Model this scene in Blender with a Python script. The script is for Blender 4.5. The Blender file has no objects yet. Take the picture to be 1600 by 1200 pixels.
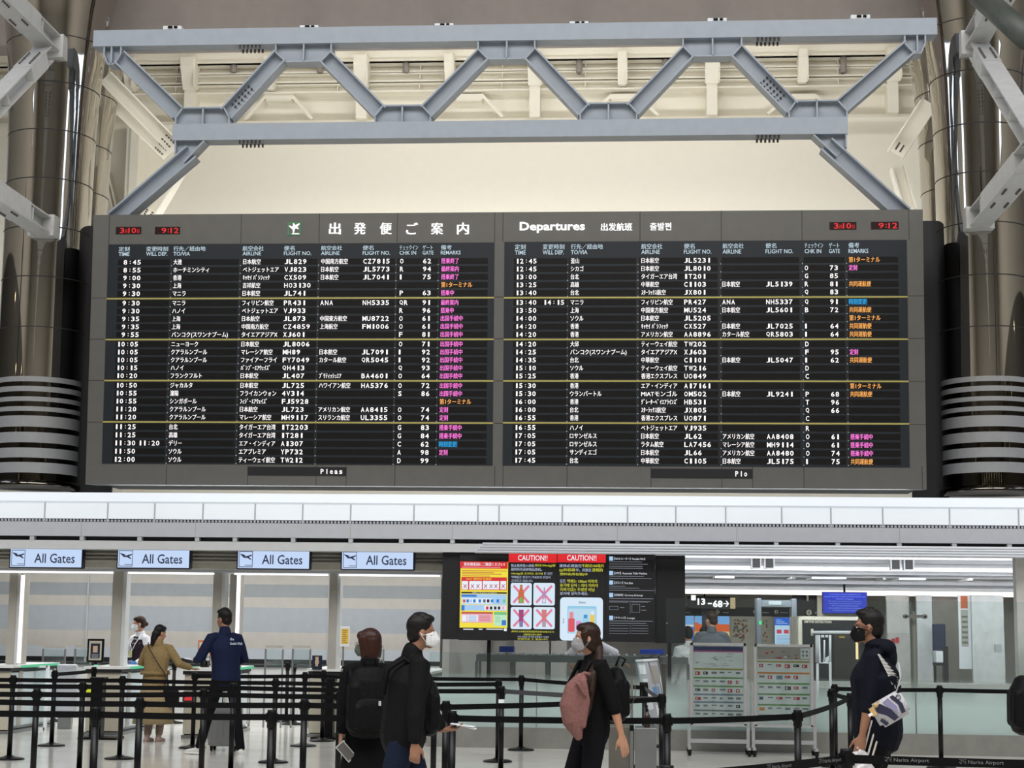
import bpy, bmesh, math, random
from mathutils import Vector, Matrix
random.seed(7)
PI = math.pi
SC = bpy.context.scene
COL = SC.collection
# ------------------------------------------------------------------ camera
FPX, YAW, PITCH, ROLL, EYE = 2645.0, 0.0773, 0.1409, 0.0121, 1.635
_F = Vector((-math.sin(YAW)*math.cos(PITCH), math.cos(YAW)*math.cos(PITCH), math.sin(PITCH)))
_R0 = Vector((math.cos(YAW), math.sin(YAW), 0)); _U0 = _R0.cross(_F)
_R = _R0*math.cos(ROLL)+_U0*math.sin(ROLL); _U = -_R0*math.sin(ROLL)+_U0*math.cos(ROLL)
cd = bpy.data.cameras.new('camera'); cam = bpy.data.objects.new('camera', cd); COL.objects.link(cam)
cd.sensor_width = 36; cd.lens = 36*FPX/1600; cd.clip_start = .1; cd.clip_end = 300
M = Matrix((_R, _U, -_F)).transposed().to_4x4(); M.translation = Vector((0, 0, EYE)); cam.matrix_world = M
SC.camera = cam
def ray(px, py): return _F+_R*((px-800)/FPX)-_U*((py-600)/FPX)
O = Vector((0, 0, EYE))
def W(px, py, Y):
    d = ray(px, py); return O+d*(Y/d.y)
def onz(px, py, z):
    d = ray(px, py); return O+d*((z-EYE)/d.z)
def prect(x0, y0, x1, y1, Y):
    xm, ym = (x0+x1)/2, (y0+y1)/2
    return W(x0, ym, Y).x, W(x1, ym, Y).x, W(xm, y1, Y).z, W(xm, y0, Y).z
# ------------------------------------------------------------------ view and light
SC.view_settings.view_transform = 'Standard'; SC.view_settings.look = 'None'
SC.view_settings.exposure = 0.0; SC.view_settings.gamma = 1; SC.view_settings.use_curve_mapping = False
wd = bpy.data.worlds.new('world'); SC.world = wd; wd.use_nodes = True
wd.node_tree.nodes['Background'].inputs[0].default_value = (.85, .92, 1, 1)
wd.node_tree.nodes['Background'].inputs[1].default_value = .22
def area(name, loc, rot, sx, sy, e, col=(1, 1, 1)):
    l = bpy.data.lights.new(name, 'AREA'); l.shape = 'RECTANGLE'; l.size = sx; l.size_y = sy; l.energy = e; l.color = col
    o = bpy.data.objects.new(name, l); o.location = loc; o.rotation_euler = [math.radians(a) for a in rot]; COL.objects.link(o); return o
area('rear_fill_up', (-.6, 27.2, 8.0), (128, 0, 0), 15, .4, 70, (1, .99, .975))  # added fill out of view behind the board, brightens the rear wall
area('rear_fill', (-2.6, 25.6, 6.9), (108, 0, 0), 16, .8, 370, (1, .99, .975))  # second added fill hidden by the board, aimed at the rear wall
area('ledge_light', (-2, 24.2, 3.52), (-20, 0, 0), 11.5, .15, 40, (.93, .97, 1))
area('gate_light', (-6.6, 26.2, 2.62), (0, 0, 0), 9.5, 2.6, 215, (1, .99, .97))
area('gate_light_rear', (-5.6, 28.6, 2.9), (0, 0, 0), 12, .8, 50, (.95, .98, 1))
for k, (yy, zz_, ee) in enumerate(((24.3, 2.57, 110), (26.5, 2.50, 110), (29.3, 2.43, 90), (31.8, 2.40, 60))): area('desk_fill_light', (5.2, yy, zz_), (48, 0, 0), 11.5, .14, ee*.75, (.97, .99, 1))  # added fill strips that brighten the security side, no fittings modelled
area('lobby_light', (5.5, 35.6, 2.58), (0, 0, 0), 14, 4, 420, (1, .98, .95))
area('rear_toplight', (-1, 27.5, 12.5), (58, 0, 0), 18, .5, 150, (1, .99, .975))
area('hall_light', (0, 2, 22.5), (14, 0, 0), 34, 20, 12500, (1, .99, .97))
# ------------------------------------------------------------------ materials
MATS = {}
def lin(c): return tuple(((v/255/12.92) if v/255 <= .04045 else ((v/255+.055)/1.055)**2.4) for v in c)
def mat(name, rgb, rough=.6, metal=0., emit=0., noise=.04, nscale=6., alpha=1., trans=0., spec=.5, bump=0.):
    if name in MATS: return MATS[name]
    m = bpy.data.materials.new(name); m.use_nodes = True; nt = m.node_tree; b = nt.nodes['Principled BSDF']
    c = lin(rgb)
    b.inputs['Roughness'].default_value = rough; b.inputs['Metallic'].default_value = metal
    b.inputs['Specular IOR Level'].default_value = spec
    if noise > 0 and not emit:
        tc = nt.nodes.new('ShaderNodeTexCoord'); n = nt.nodes.new('ShaderNodeTexNoise'); n.inputs['Scale'].default_value = nscale; n.inputs['Detail'].default_value = 4
        r = nt.nodes.new('ShaderNodeValToRGB'); r.color_ramp.elements[0].color = tuple(max(0, v*(1-noise*2)) for v in c)+(1,); r.color_ramp.elements[1].color = tuple(min(1, v*(1+noise*2)) for v in c)+(1,)
        r.color_ramp.elements[0].position = .3; r.color_ramp.elements[1].position = .7
        nt.links.new(tc.outputs['Object'], n.inputs['Vector']); nt.links.new(n.outputs['Fac'], r.inputs['Fac']); nt.links.new(r.outputs['Color'], b.inputs['Base Color'])
        if bump:
            bp = nt.nodes.new('ShaderNodeBump'); bp.inputs['Strength'].default_value = bump; bp.inputs['Distance'].default_value = .02
            nt.links.new(n.outputs['Fac'], bp.inputs['Height']); nt.links.new(bp.outputs['Normal'], b.inputs['Normal'])
    else: b.inputs['Base Color'].default_value = c+(1,)
    if emit:
        b.inputs['Emission Color'].default_value = c+(1,); b.inputs['Emission Strength'].default_value = emit
        b.inputs['Base Color'].default_value = (.01, .01, .01, 1)
    if alpha < 1: b.inputs['Alpha'].default_value = alpha
    if trans: b.inputs['Transmission Weight'].default_value = trans
    MATS[name] = m; return m
# ------------------------------------------------------------------ mesh collector
class MB:
    def __init__(s): s.v = []; s.f = []; s.m = []; s.sm = []; s.mats = []; s.xf = None
    def mi(s, m):
        if m not in s.mats: s.mats.append(m)
        return s.mats.index(m)
    def add(s, vs, fs, m, smooth=False):
        k = len(s.v); i = s.mi(m)
        s.v += [tuple(p) for p in vs]
        for f in fs: s.f.append([a+k for a in f]); s.m.append(i); s.sm.append(smooth)
    def box(s, x0, x1, y0, y1, z0, z1, m):
        v = [(x, y, z) for x in (x0, x1) for y in (y0, y1) for z in (z0, z1)]
        s.add(v, [(0, 1, 3, 2), (4, 6, 7, 5), (0, 4, 5, 1), (2, 3, 7, 6), (0, 2, 6, 4), (1, 5, 7, 3)], m)
    def cbox(s, c, sz, m, rot=None):
        c = Vector(c); v = []
        for x in (-.5, .5):
            for y in (-.5, .5):
                for z in (-.5, .5):
                    p = Vector((x*sz[0], y*sz[1], z*sz[2])); p = rot @ p if rot else p; v.append(c+p)
        s.add(v, [(0, 1, 3, 2), (4, 6, 7, 5), (0, 4, 5, 1), (2, 3, 7, 6), (0, 2, 6, 4), (1, 5, 7, 3)], m)
    def bevbox(s, x0, x1, y0, y1, z0, z1, b, m):
        bm = bmesh.new(); bmesh.ops.create_cube(bm, size=1)
        for v in bm.verts: v.co = Vector(((x0+x1)/2+v.co.x*(x1-x0), (y0+y1)/2+v.co.y*(y1-y0), (z0+z1)/2+v.co.z*(z1-z0)))
        bmesh.ops.bevel(bm, geom=bm.edges[:], offset=b, segments=2, affect='EDGES', profile=.6)
        s.frombm(bm, m)
    def frombm(s, bm, m, smooth=False):
        bm.verts.index_update(); s.add([v.co.copy() for v in bm.verts], [[v.index for v in f.verts] for f in bm.faces], m, smooth); bm.free()
    def bar(s, a, b, w, d, m, up=(0, 0, 1)):
        """rectangular bar from a to b, w across, d along the up-ish axis"""
        a = Vector(a); b = Vector(b); t = (b-a).normalized(); u = Vector(up); x = t.cross(u)
        if x.length < 1e-4: x = t.cross(Vector((0, 1, 0)))
        x.normalize(); y = x.cross(t)
        v = [p+x*(i*w/2)+y*(j*d/2) for p in (a, b) for i in (-1, 1) for j in (-1, 1)]
        s.add(v, [(0, 1, 3, 2), (4, 6, 7, 5), (0, 4, 5, 1), (2, 3, 7, 6), (0, 2, 6, 4), (1, 5, 7, 3)], m)
    def tube(s, pts, r, m, n=8, cap=True, smooth=True):
        pts = [Vector(p) for p in pts]; rs = r if isinstance(r, (list, tuple)) else [r]*len(pts); vs = []; fs = []; px = None
        for i, p in enumerate(pts):
            t = (pts[min(i+1, len(pts)-1)]-pts[max(i-1, 0)]).normalized()
            x = (px-t*px.dot(t)) if px else t.orthogonal()
            x.normalize(); px = x; y = t.cross(x)
            for k in range(n): a = 2*PI*k/n; vs.append(p+x*(math.cos(a)*rs[i])+y*(math.sin(a)*rs[i]))
        for i in range(len(pts)-1):
            for k in range(n): fs.append((i*n+k, i*n+(k+1) % n, (i+1)*n+(k+1) % n, (i+1)*n+k))
        if cap: fs.append(list(range(n))[::-1]); fs.append([(len(pts)-1)*n+k for k in range(n)])
        s.add(vs, fs, m, smooth)
    def lathe(s, prof, m, c=(0, 0), n=24, smooth=True, cap=True):
        vs = []; fs = []
        for r, z in prof:
            for k in range(n): a = 2*PI*k/n; vs.append((c[0]+r*math.cos(a), c[1]+r*math.sin(a), z))
        for i in range(len(prof)-1):
            for k in range(n): fs.append((i*n+k, i*n+(k+1) % n, (i+1)*n+(k+1) % n, (i+1)*n+k))
        if cap and prof[0][0] > 1e-4: fs.append(list(range(n))[::-1])
        if cap and prof[-1][0] > 1e-4: fs.append([(len(prof)-1)*n+k for k in range(n)])
        s.add(vs, fs, m, smooth)
    def ell(s, c, r, m, rot=None, nu=16, nv=10):
        vs = []; fs = []; c = Vector(c)
        for j in range(nv+1):
            th = PI*j/nv
            for k in range(nu):
                a = 2*PI*k/nu; p = Vector((r[0]*math.sin(th)*math.cos(a), r[1]*math.sin(th)*math.sin(a), r[2]*math.cos(th)))
                vs.append(c+(rot @ p if rot else p))
        for j in range(nv):
            for k in range(nu): fs.append((j*nu+k, (j+1)*nu+k, (j+1)*nu+(k+1) % nu, j*nu+(k+1) % nu))
        s.add(vs, fs, m, True)
    def prism(s, poly, y0, y1, m, axis='y'):
        """poly in (x,z) pushed along y, or (y,z) along x"""
        n = len(poly)
        P = (lambda a, b, t: (a, t, b)) if axis == 'y' else ((lambda a, b, t: (t, a, b)) if axis == 'x' else (lambda a, b, t: (a, b, t)))
        v = [P(a, b, y0) for a, b in poly]+[P(a, b, y1) for a, b in poly]
        s.add(v, [list(range(n))[::-1], [n+i for i in range(n)]]+[(i, (i+1) % n, n+(i+1) % n, n+i) for i in range(n)], m)
    def quad(s, x0, x1, z0, z1, y, m): s.add([(x0, y, z0), (x1, y, z0), (x1, y, z1), (x0, y, z1)], [(0, 1, 2, 3)], m)
    def pq(s, a, b, c, d, Y, m):
        x0, x1, z0, z1 = prect(a, b, c, d, Y); s.quad(x0, x1, z0, z1, Y, m)
    def build(s, name, parent=None, origin=None, label=None, rz=0):
        me = bpy.data.meshes.new(name); org = Vector(origin) if origin is not None else Vector((0, 0, 0))
        if parent is not None and origin is None:
            rt = parent
            while rt.parent is not None: rt = rt.parent
            if '_org' in rt: org = Vector(rt['_org'])
        me.from_pydata([Vector(p)-org for p in s.v], [], s.f)
        for m in s.mats: me.materials.append(m)
        me.polygons.foreach_set('material_index', s.m); me.polygons.foreach_set('use_smooth', s.sm)
        if name not in ('x',):
            bm = bmesh.new(); bm.from_mesh(me)
            if len(bm.faces) < 60000: bmesh.ops.recalc_face_normals(bm, faces=bm.faces[:])
            bm.to_mesh(me); bm.free()
        me.update(); o = bpy.data.objects.new(name, me); COL.objects.link(o)
        if parent is not None: o.parent = parent
        elif origin is not None: o.location = org; o.rotation_euler.z = rz
        if label: o['label'] = label
        return o
def tag(o, label, cat, group=None):
    o['label'] = label; o['category'] = cat
    if group: o['group'] = group
    return o
def thing(name, label, cat, loc=(0, 0, 0), rz=None, group=None):
    """Empty at the thing's base. Children built in world coordinates subtract '_org' (when no heading is given)."""
    o = bpy.data.objects.new(name, None); COL.objects.link(o); o.location = loc; o.rotation_euler.z = rz or 0; o.empty_display_size = .1
    if rz is None: o['_org'] = list(loc)
    return tag(o, label, cat, group)
def struct(o): o['kind'] = 'structure'; return o
# ------------------------------------------------------------------ lettering
_TC = {}
def text_geo(txt, bold=0.0):
    k = (txt, bold)
    if k in _TC: return _TC[k]
    cu = bpy.data.curves.new('lettering', 'FONT'); cu.body = txt; cu.size = 1; cu.resolution_u = 2; cu.offset = bold; cu.fill_mode = 'FRONT'
    ob = bpy.data.objects.new('lettering', cu); COL.objects.link(ob)
    dg = bpy.context.evaluated_depsgraph_get(); me = bpy.data.meshes.new_from_object(ob.evaluated_get(dg))
    vs = [(v.co.x, v.co.y) for v in me.vertices]; fs = [list(p.vertices) for p in me.polygons]
    bpy.data.objects.remove(ob); bpy.data.curves.remove(cu); bpy.data.meshes.remove(me)
    _TC[k] = (vs, fs); return _TC[k]
def put_text(mb, txt, m, P, width=None, em=1., align='l', bold=0.0, height=None, box=None):
    """P(u, v) -> world. Baseline-left at u=v=0 in P's frame."""
    cjk = any(ord(q) > 0x2000 for q in txt)
    vs, fs = text_geo(txt, 0 if cjk else bold)
    if not vs: return
    if cjk and bold > 0:
        d = bold*1.1; nn = len(vs); vs, fs = [(a-d, c) for a, c in vs]+[(a+d, c) for a, c in vs], fs+[[i+nn for i in f] for f in fs]
    x0 = min(v[0] for v in vs); x1 = max(v[0] for v in vs); y0 = min(v[1] for v in vs); y1 = max(v[1] for v in vs)
    sx = (width/(x1-x0)) if width else em; sy = (height/(y1-y0)) if height else em
    if height and not width: sx = sy
    yo = y0 if height else 0
    off = 0 if align == 'l' else (-(x1-x0)*sx if align == 'r' else -(x1-x0)*sx/2)
    mb.add([P((v[0]-x0)*sx+off, (v[1]-yo)*sy) for v in vs], fs, m)
def ptext(mb, txt, m, px0, py0, px1, py1, Y, bold=.0, fitw=True):
    """lettering that fills the rectangle, standing on the plane y = Y"""
    x0, x1, z0, z1 = prect(px0, py0, px1, py1, Y)
    put_text(mb, txt, m, lambda u, v: (x0+u, Y, z0+v), width=(x1-x0) if fitw else None, height=z1-z0, bold=bold)
def remesh(mb, voxel, smooth=3, fac=.5):
    me = bpy.data.meshes.new('x'); me.from_pydata([Vector(p) for p in mb.v], [], mb.f)
    bm = bmesh.new(); bm.from_mesh(me); bmesh.ops.recalc_face_normals(bm, faces=bm.faces[:]); bm.to_mesh(me); bm.free()
    ob = bpy.data.objects.new('x', me); COL.objects.link(ob)
    md = ob.modifiers.new('r', 'REMESH'); md.mode = 'VOXEL'; md.voxel_size = voxel; md.use_smooth_shade = True
    if smooth: sm = ob.modifiers.new('s', 'SMOOTH'); sm.factor = fac; sm.iterations = smooth
    out = bpy.data.meshes.new_from_object(ob.evaluated_get(bpy.context.evaluated_depsgraph_get()))
    bpy.data.objects.remove(ob); bpy.data.meshes.remove(me)
    for p in out.polygons: p.use_smooth = True
    return out
def link_mesh(me, name, m, parent=None, label=None):
    me.name = name; me.materials.clear()
    for x in (m if isinstance(m, (list, tuple)) else [m]): me.materials.append(x)
    o = bpy.data.objects.new(name, me); COL.objects.link(o)
    if parent is not None: o.parent = parent
    if label: o['label'] = label
    return o
# ------------------------------------------------------------------ palette
m_floor = mat('polished_stone', (218, 216, 209), .14, nscale=1.3, noise=.05)
m_cream = mat('cream_paint', (229, 224, 209), .7, noise=.006)
m_truss = mat('grey_blue_paint', (152, 160, 170), .45, noise=.02)
m_truss_lit = mat('truss_paint_lit', (196, 196, 194), .5, noise=.03)  # side truss tone: brightness of its lit top surfaces put into the colour
m_ceil = mat('taupe_paint', (142, 133, 127), .8, noise=.02)
m_case = mat('board_casing_paint', (100, 98, 94), .42, metal=.2, noise=.02)
m_seam = mat('dark_seam', (38, 37, 36), .7, noise=0)
m_panel = mat('board_dark_panel', (24, 31, 38), .4, noise=.03)
m_cell = mat('board_cell_black', (9, 9, 11), .3, noise=.02)
m_white = mat('white_panel', (236, 240, 244), .35, noise=.01)
m_white_glow = mat('white_panel_added_glow', (236, 242, 248), .3, noise=.005); _b = m_white_glow.node_tree.nodes['Principled BSDF']; _b.inputs['Emission Color'].default_value = (.86, .92, 1, 1); _b.inputs['Emission Strength'].default_value = .2  # faint emission added so the glossy white panels look brightly lit
m_fasc = mat('grey_fascia', (186, 189, 196), .5, noise=.015)
m_fasc2 = mat('pale_fascia', (200, 202, 203), .5, noise=.015)
m_dark = mat('near_black', (16, 17, 22), .5, noise=.02)
m_black = mat('black_plastic', (10, 10, 12), .42, noise=.03, spec=.2)
m_blackm = mat('black_metal', (12, 12, 14), .36, noise=.03, spec=.25)
m_steel = mat('brushed_steel', (150, 152, 152), .35, metal=.8, noise=.03)
m_taupe = mat('taupe_frame', (168, 164, 156), .45, noise=.02)
m_beige = mat('beige_laminate', (186, 180, 163), .5, noise=.03)
m_cool = mat('cool_white_glass', (205, 216, 220), .2, noise=.02)
m_mirror = mat('mirror_steel', (176, 172, 166), .035, metal=1., noise=.01, nscale=1.2)
m_mirrord = mat('dark_mirror_steel', (92, 88, 82), .05, metal=1., noise=.02)
m_frostband = mat('satin_steel_band', (146, 147, 148), .6, metal=.15, noise=.02)
m_led = mat('led_white', (255, 255, 255), emit=1.6)
m_ledwarm = mat('led_warm_white', (255, 247, 238), emit=1.5)
m_text = mat('led_text_white', (255, 250, 250), emit=1.25)
m_head = mat('column_title_pale_blue', (205, 226, 238), emit=.85)
m_pink = mat('led_text_pink', (250, 120, 215), emit=1.3)
m_orange = mat('led_text_orange', (255, 176, 90), emit=1.15)
m_cyan = mat('led_text_blue', (0, 170, 235), emit=1.0)
m_red = mat('led_text_red', (235, 35, 40), emit=1.0)
m_ylw = mat('yellow_rule', (176, 164, 92), .4, noise=0)
m_green = mat('green_line', (60, 150, 90), .4, noise=0)
def glass(name, rgb, a, rough=.03):
    if name in MATS: return MATS[name]
    m = bpy.data.materials.new(name); m.use_nodes = True; nt = m.node_tree; nt.nodes.remove(nt.nodes['Principled BSDF'])
    out = nt.nodes['Material Output']; g = nt.nodes.new('ShaderNodeBsdfGlossy'); g.inputs['Roughness'].default_value = rough; g.inputs['Color'].default_value = (1, 1, 1, 1)
    t = nt.nodes.new('ShaderNodeBsdfTransparent'); t.inputs['Color'].default_value = (.93, .97, .965, 1)
    d = nt.nodes.new('ShaderNodeBsdfDiffuse'); d.inputs['Color'].default_value = lin(rgb)+(1,)
    f = nt.nodes.new('ShaderNodeFresnel'); f.inputs['IOR'].default_value = 1.45
    m1 = nt.nodes.new('ShaderNodeMixShader'); m1.inputs[0].default_value = a; m2 = nt.nodes.new('ShaderNodeMixShader')
    nt.links.new(t.outputs[0], m1.inputs[1]); nt.links.new(d.outputs[0], m1.inputs[2]); nt.links.new(f.outputs[0], m2.inputs[0]); nt.links.new(m1.outputs[0], m2.inputs[1]); nt.links.new(g.outputs[0], m2.inputs[2])
    nt.links.new(m2.outputs[0], out.inputs['Surface']); MATS[name] = m; return m
m_glass = glass('clear_glass', (190, 205, 205), .07)
def frosted(name, rgb, z0, z1, hi=.9):
    """glass whose frosting fades out between heights z0 and z1 (a printed dot gradient)"""
    m = glass(name, rgb, hi, .12); nt = m.node_tree
    g = nt.nodes.new('ShaderNodeNewGeometry'); sp = nt.nodes.new('ShaderNodeSeparateXYZ'); mr = nt.nodes.new('ShaderNodeMapRange')
    mr.inputs['From Min'].default_value = z0; mr.inputs['From Max'].default_value = z1; mr.inputs['To Min'].default_value = hi; mr.inputs['To Max'].default_value = .015
    nt.links.new(g.outputs['Position'], sp.inputs[0]); nt.links.new(sp.outputs['Z'], mr.inputs['Value'])
    mix = [n for n in nt.nodes if n.type == 'MIX_SHADER'][0]; nt.links.new(mr.outputs[0], mix.inputs[0])
    tr = nt.nodes.new('ShaderNodeBsdfTranslucent'); tr.inputs['Color'].default_value = lin(rgb)+(1,)
    df = [n for n in nt.nodes if n.type == 'BSDF_DIFFUSE'][0]; ad = nt.nodes.new('ShaderNodeMixShader'); ad.inputs[0].default_value = .45
    nt.links.new(df.outputs[0], ad.inputs[1]); nt.links.new(tr.outputs[0], ad.inputs[2]); nt.links.new(ad.outputs[0], mix.inputs[2])
    return m
m_frost = frosted('frosted_barrier_glass', (222, 241, 238), .62, .98)
# ------------------------------------------------------------------ shell
b = MB(); b.box(-45, 45, -22, 46, -.1, 0, m_floor); struct(b.build('floor'))
b = MB(); b.box(-16, 13, 31, 31.2, 2.95, 11.25, m_cream); struct(b.build('wall_rear'))
# hall shell behind and beside the camera: the bright window walls the columns mirror
m_hallwall = mat('hall_wall_grey', (176, 170, 158), .7, noise=.03)
m_hallceil = mat('hall_ceiling_dark', (120, 116, 110), .8, noise=.03)
m_daylight = mat('daylight_glazing', (214, 230, 255), emit=4.5)
def hall_window(n, x, y0, y1, z0, z1, xs, nb=7):
    b = MB(); b.box(x-.02, x+.02, y0, y1, z0, z1, m_daylight)
    for i in range(nb+1):
        y = y0+(y1-y0)*i/nb; b.box(x-.12, x+.12, y-.05, y+.05, z0, z1, m_hallwall)
    for i in range(6):
        z = z0+(z1-z0)*i/5; b.box(x-.12, x+.12, y0, y1, z-.04, z+.04, m_hallwall)
    struct(b.build('window_%d' % n))
hall_window(1, -24.5, 12.5, 24, 15.6, 23.4, -1); hall_window(2, 24.5, 12.5, 24, 15.6, 23.4, 1); hall_window(3, -24.5, 0, 4, 15.6, 23.4, -1, 3); hall_window(4, 24.5, 0, 4, 15.6, 23.4, 1, 3)
m_halldark = mat('hall_wall_dark', (74, 71, 64), .6, noise=.03)
for nm, x0, x1, y0, y1 in (('wall_left', -25, -24.7, -22, 36), ('wall_right', 24.7, 25, -22, 36), ('wall_front', -25, 25, -22.2, -22)):
    b = MB(); b.box(x0, x1, y0, y1, 0, 10.2, m_halldark); b.box(x0, x1, y0, y1, 10.2, 24, m_hallwall); struct(b.build(nm))
b = MB(); b.box(-25, 25, -22, 25.2, 23.8, 24, m_hallceil); struct(b.build('ceiling'))
m_spot = mat('downlight_warm', (255, 232, 190), emit=14)
b = MB()
for i in range(9):
    for k in range(3): x = -20+5*i+(k % 2)*1.6; z = 6.2+1.7*k; b.box(x-.09, x+.09, -21.95, -21.9, z-.09, z+.09, m_spot)
for k in range(6):
    for sx in (-24.6, 24.6): y = -14+6*k; z = 7+1.3*(k % 3); b.box(sx-.05, sx+.05, y-.09, y+.09, z-.09, z+.09, m_spot)
struct(b.build('trim_10', label='small warm downlights on the hall walls'))
# upper bulkhead above the truss and the coffered rear ceiling
b = MB(); zt = W(800, 60, 26.4).z
b.add([(-16, 26.4, zt), (13, 26.4, zt), (13, 26.0, zt+1.25), (-16, 26.0, zt+1.25), (-16, 24.8, 24), (13, 24.8, 24), (-16, 26.9, zt), (13, 26.9, zt), (-16, 26.9, 24), (13, 26.9, 24)],
      [(0, 1, 2, 3), (3, 2, 5, 4), (0, 6, 7, 1), (6, 8, 9, 7), (4, 5, 9, 8)], m_ceil)
struct(b.build('ceiling', label='taupe bulkhead above the roof truss'))
def zy(y, Y): return W(800, y, Y).z
b = MB(); b.box(-16, 13, 31, 31.2, 11.25, zy(58, 31)+.4, m_cream); b.box(-16, 13, 26.9, 31.2, zy(58, 31)+.4, zy(58, 31)+.6, m_cream); struct(b.build('ceiling', label='cream upper ledges over the rear wall'))
b = MB(); b.box(-16, 13, 30.94, 31, zy(113, 30.94), zy(90, 30.94), m_ceil); struct(b.build('trim_11', label='taupe band high on the rear wall'))
b = MB(); b.prism([(31, zy(183, 30.7)), (30.74, zy(184.5, 30.74)), (30.70, zy(189, 30.7)), (30.70, zy(195.5, 30.7)), (31, zy(195.5, 31))], -16, 13, m_cream, axis='x'); struct(b.build('trim_1'))
LBB = {143: 'lowest cream steel beam across the rear wall', 127: 'middle cream steel beam across the rear wall', 112: 'topmost cream steel beam across the rear wall'}
for yy, Y in ((143, 30.84), (127, 30.88), (112, 30.9)):
    b = MB(); z = zy(yy, Y); b.box(-16, 13, Y-.13, 31, z-.02, z+.012, m_cream); b.box(-16, 13, Y, Y+.03, z, z+.15, m_cream); b.box(-16, 13, Y-.1, 31, z+.14, z+.16, m_cream)
    x = -15.2
    while x < 13: b.box(x-.008, x+.008, Y-.09, Y, z, z+.15, m_cream); x += 1.57
    tag(b.build('wall_beam', origin=(0, Y, z)), LBB[yy], 'beam', 'cream beams across the rear wall')
b = MB(); z0_, z1_ = zy(92, 30.55), zy(84, 30.55); b.box(-16, 13, 30.55, 31, z0_, z0_+.03, m_cream); b.box(-16, 13, 30.6, 30.7, z0_, z1_+.2, m_cream)
tag(b.build('light_cove', origin=(0, 30.6, z0_)), 'pale cove strip running just under the roof truss top chord', 'cove')
RX = [(205, 0), (298, 1), (424, 0), (566, 1), (703, 0), (836, 1), (972, 0), (1112, 1), (1253, 0), (1394, 1)]
WHO = ['beside the mirrored column at the date clock end', 'over the first lower truss node', 'above the take-off symbol', 'above the large Japanese title', 'past the large Japanese title', 'over the middle of the board', 'above the Korean title', 'beside the fourth lower node', 'over the fifth lower node', 'beside the far end of the truss']
for (px, wide), who in zip(RX, WHO):
    b = MB(); X = W(px, 140, 30.7).x; w = .20 if wide else .13
    zb_ = zy(184, 30.7) if wide else zy(134, 30.6)
    b.box(X-w/2, X+w/2, 30.62, 31, zb_, zy(128, 30.6), m_cream)
    b.prism([(30.6, zy(134, 30.6)), (30.35, zy(96, 30.35)), (30.35, zy(82, 30.35)), (31, zy(82, 31)), (31, zy(134, 31))], X-w*.62, X+w*.62, m_cream, axis='x')
    b.box(X+w*.62, X+w*.62+.02, 30.4, 30.6, zy(131, 30.5), zy(84, 30.4), m_cream)
    tag(b.build('wall_rib', origin=(X, 30.7, 11)), ('wide' if wide else 'narrow')+' cream upright rib '+who, 'rib', 'upright cream ribs of the rear wall')
for px, who in ((365, 'near the first truss diagonals'), (500, 'beyond the second upper node'), (634, 'midway to the board centre'), (905, 'past the third upper node'), (1040, 'before the fourth upper node'), (1318, 'near the last diagonal')):
    b = MB(); A = W(px, 113, 30.7); b.tube([(A.x, 30.7, A.z), (A.x, 30.7, zy(92, 30.7))], .06, m_ceil, 10); b.box(A.x-.03, A.x+.03, 30.7, 30.95, A.z+.02, A.z+.06, m_ceil)
    tag(b.build('wall_stub', origin=(A.x, 30.7, A.z)), 'short round taupe stub high on the rear wall '+who, 'stub', 'round stubs high on the rear wall')
for px, who in ((436, 'above the first lower node'), (733, 'above the third lower node'), (975, 'above the fourth lower node'), (1253, 'above the last lower node')):
    b = MB(); x0, x1, z0, z1 = prect(px-22, 147, px+22, 158, 30.8)
    b.prism([(x0, z1), (x0, z0+.04), (x0+.08, z0), (x1-.08, z0), (x1, z0+.04), (x1, z1)], 30.78, 30.85, m_cream); b.box(x0+.02, x1-.02, 30.76, 31, z0-.01, z0+.01, m_cream)
    b.bar((x0+.03, 30.8, z1-.02), (x0-.38, 30.82, zy(183, 30.8)), .04, .06, m_cream); b.bar((x1-.03, 30.8, z1-.02), (x1+.38, 30.82, zy(183, 30.8)), .04, .06, m_cream)
    b.box(x0, x1, 30.85, 31, z0+.02, z1, m_cream)
    tag(b.build('wall_bracket', origin=(x0, 30.8, z0)), 'cream haunched bracket on the rear wall '+who, 'bracket', 'haunched brackets on the rear wall')
for px, py, who in ((272, 47, 'beside the columns at the date clock end'), (485, 46, 'over the second upper node'), (695, 43, 'before the third upper node'), (905, 40, 'past the third upper node'), (1120, 35, 'over the fourth upper node'), (1343, 30, 'before the last upper node')):
    A = W(px, py, 26.2); t = thing('bulkhead_fitting', 'small white light fitting on the taupe bulkhead '+who, 'light fitting', A, group='fittings on the taupe bulkhead')
    b = MB(); b.box(A.x-.15, A.x+.15, A.y-.12, A.y+.1, A.z-.03, A.z+.03, m_white); b.build('housing', t)
    b = MB(); b.tube([(A.x-.06, A.y-.14, A.z), (A.x+.01, A.y-.14, A.z)], .02, m_black, 6); b.tube([(A.x+.04, A.y-.14, A.z), (A.x+.09, A.y-.14, A.z)], .02, m_black, 6); b.build('lens', t)

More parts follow.
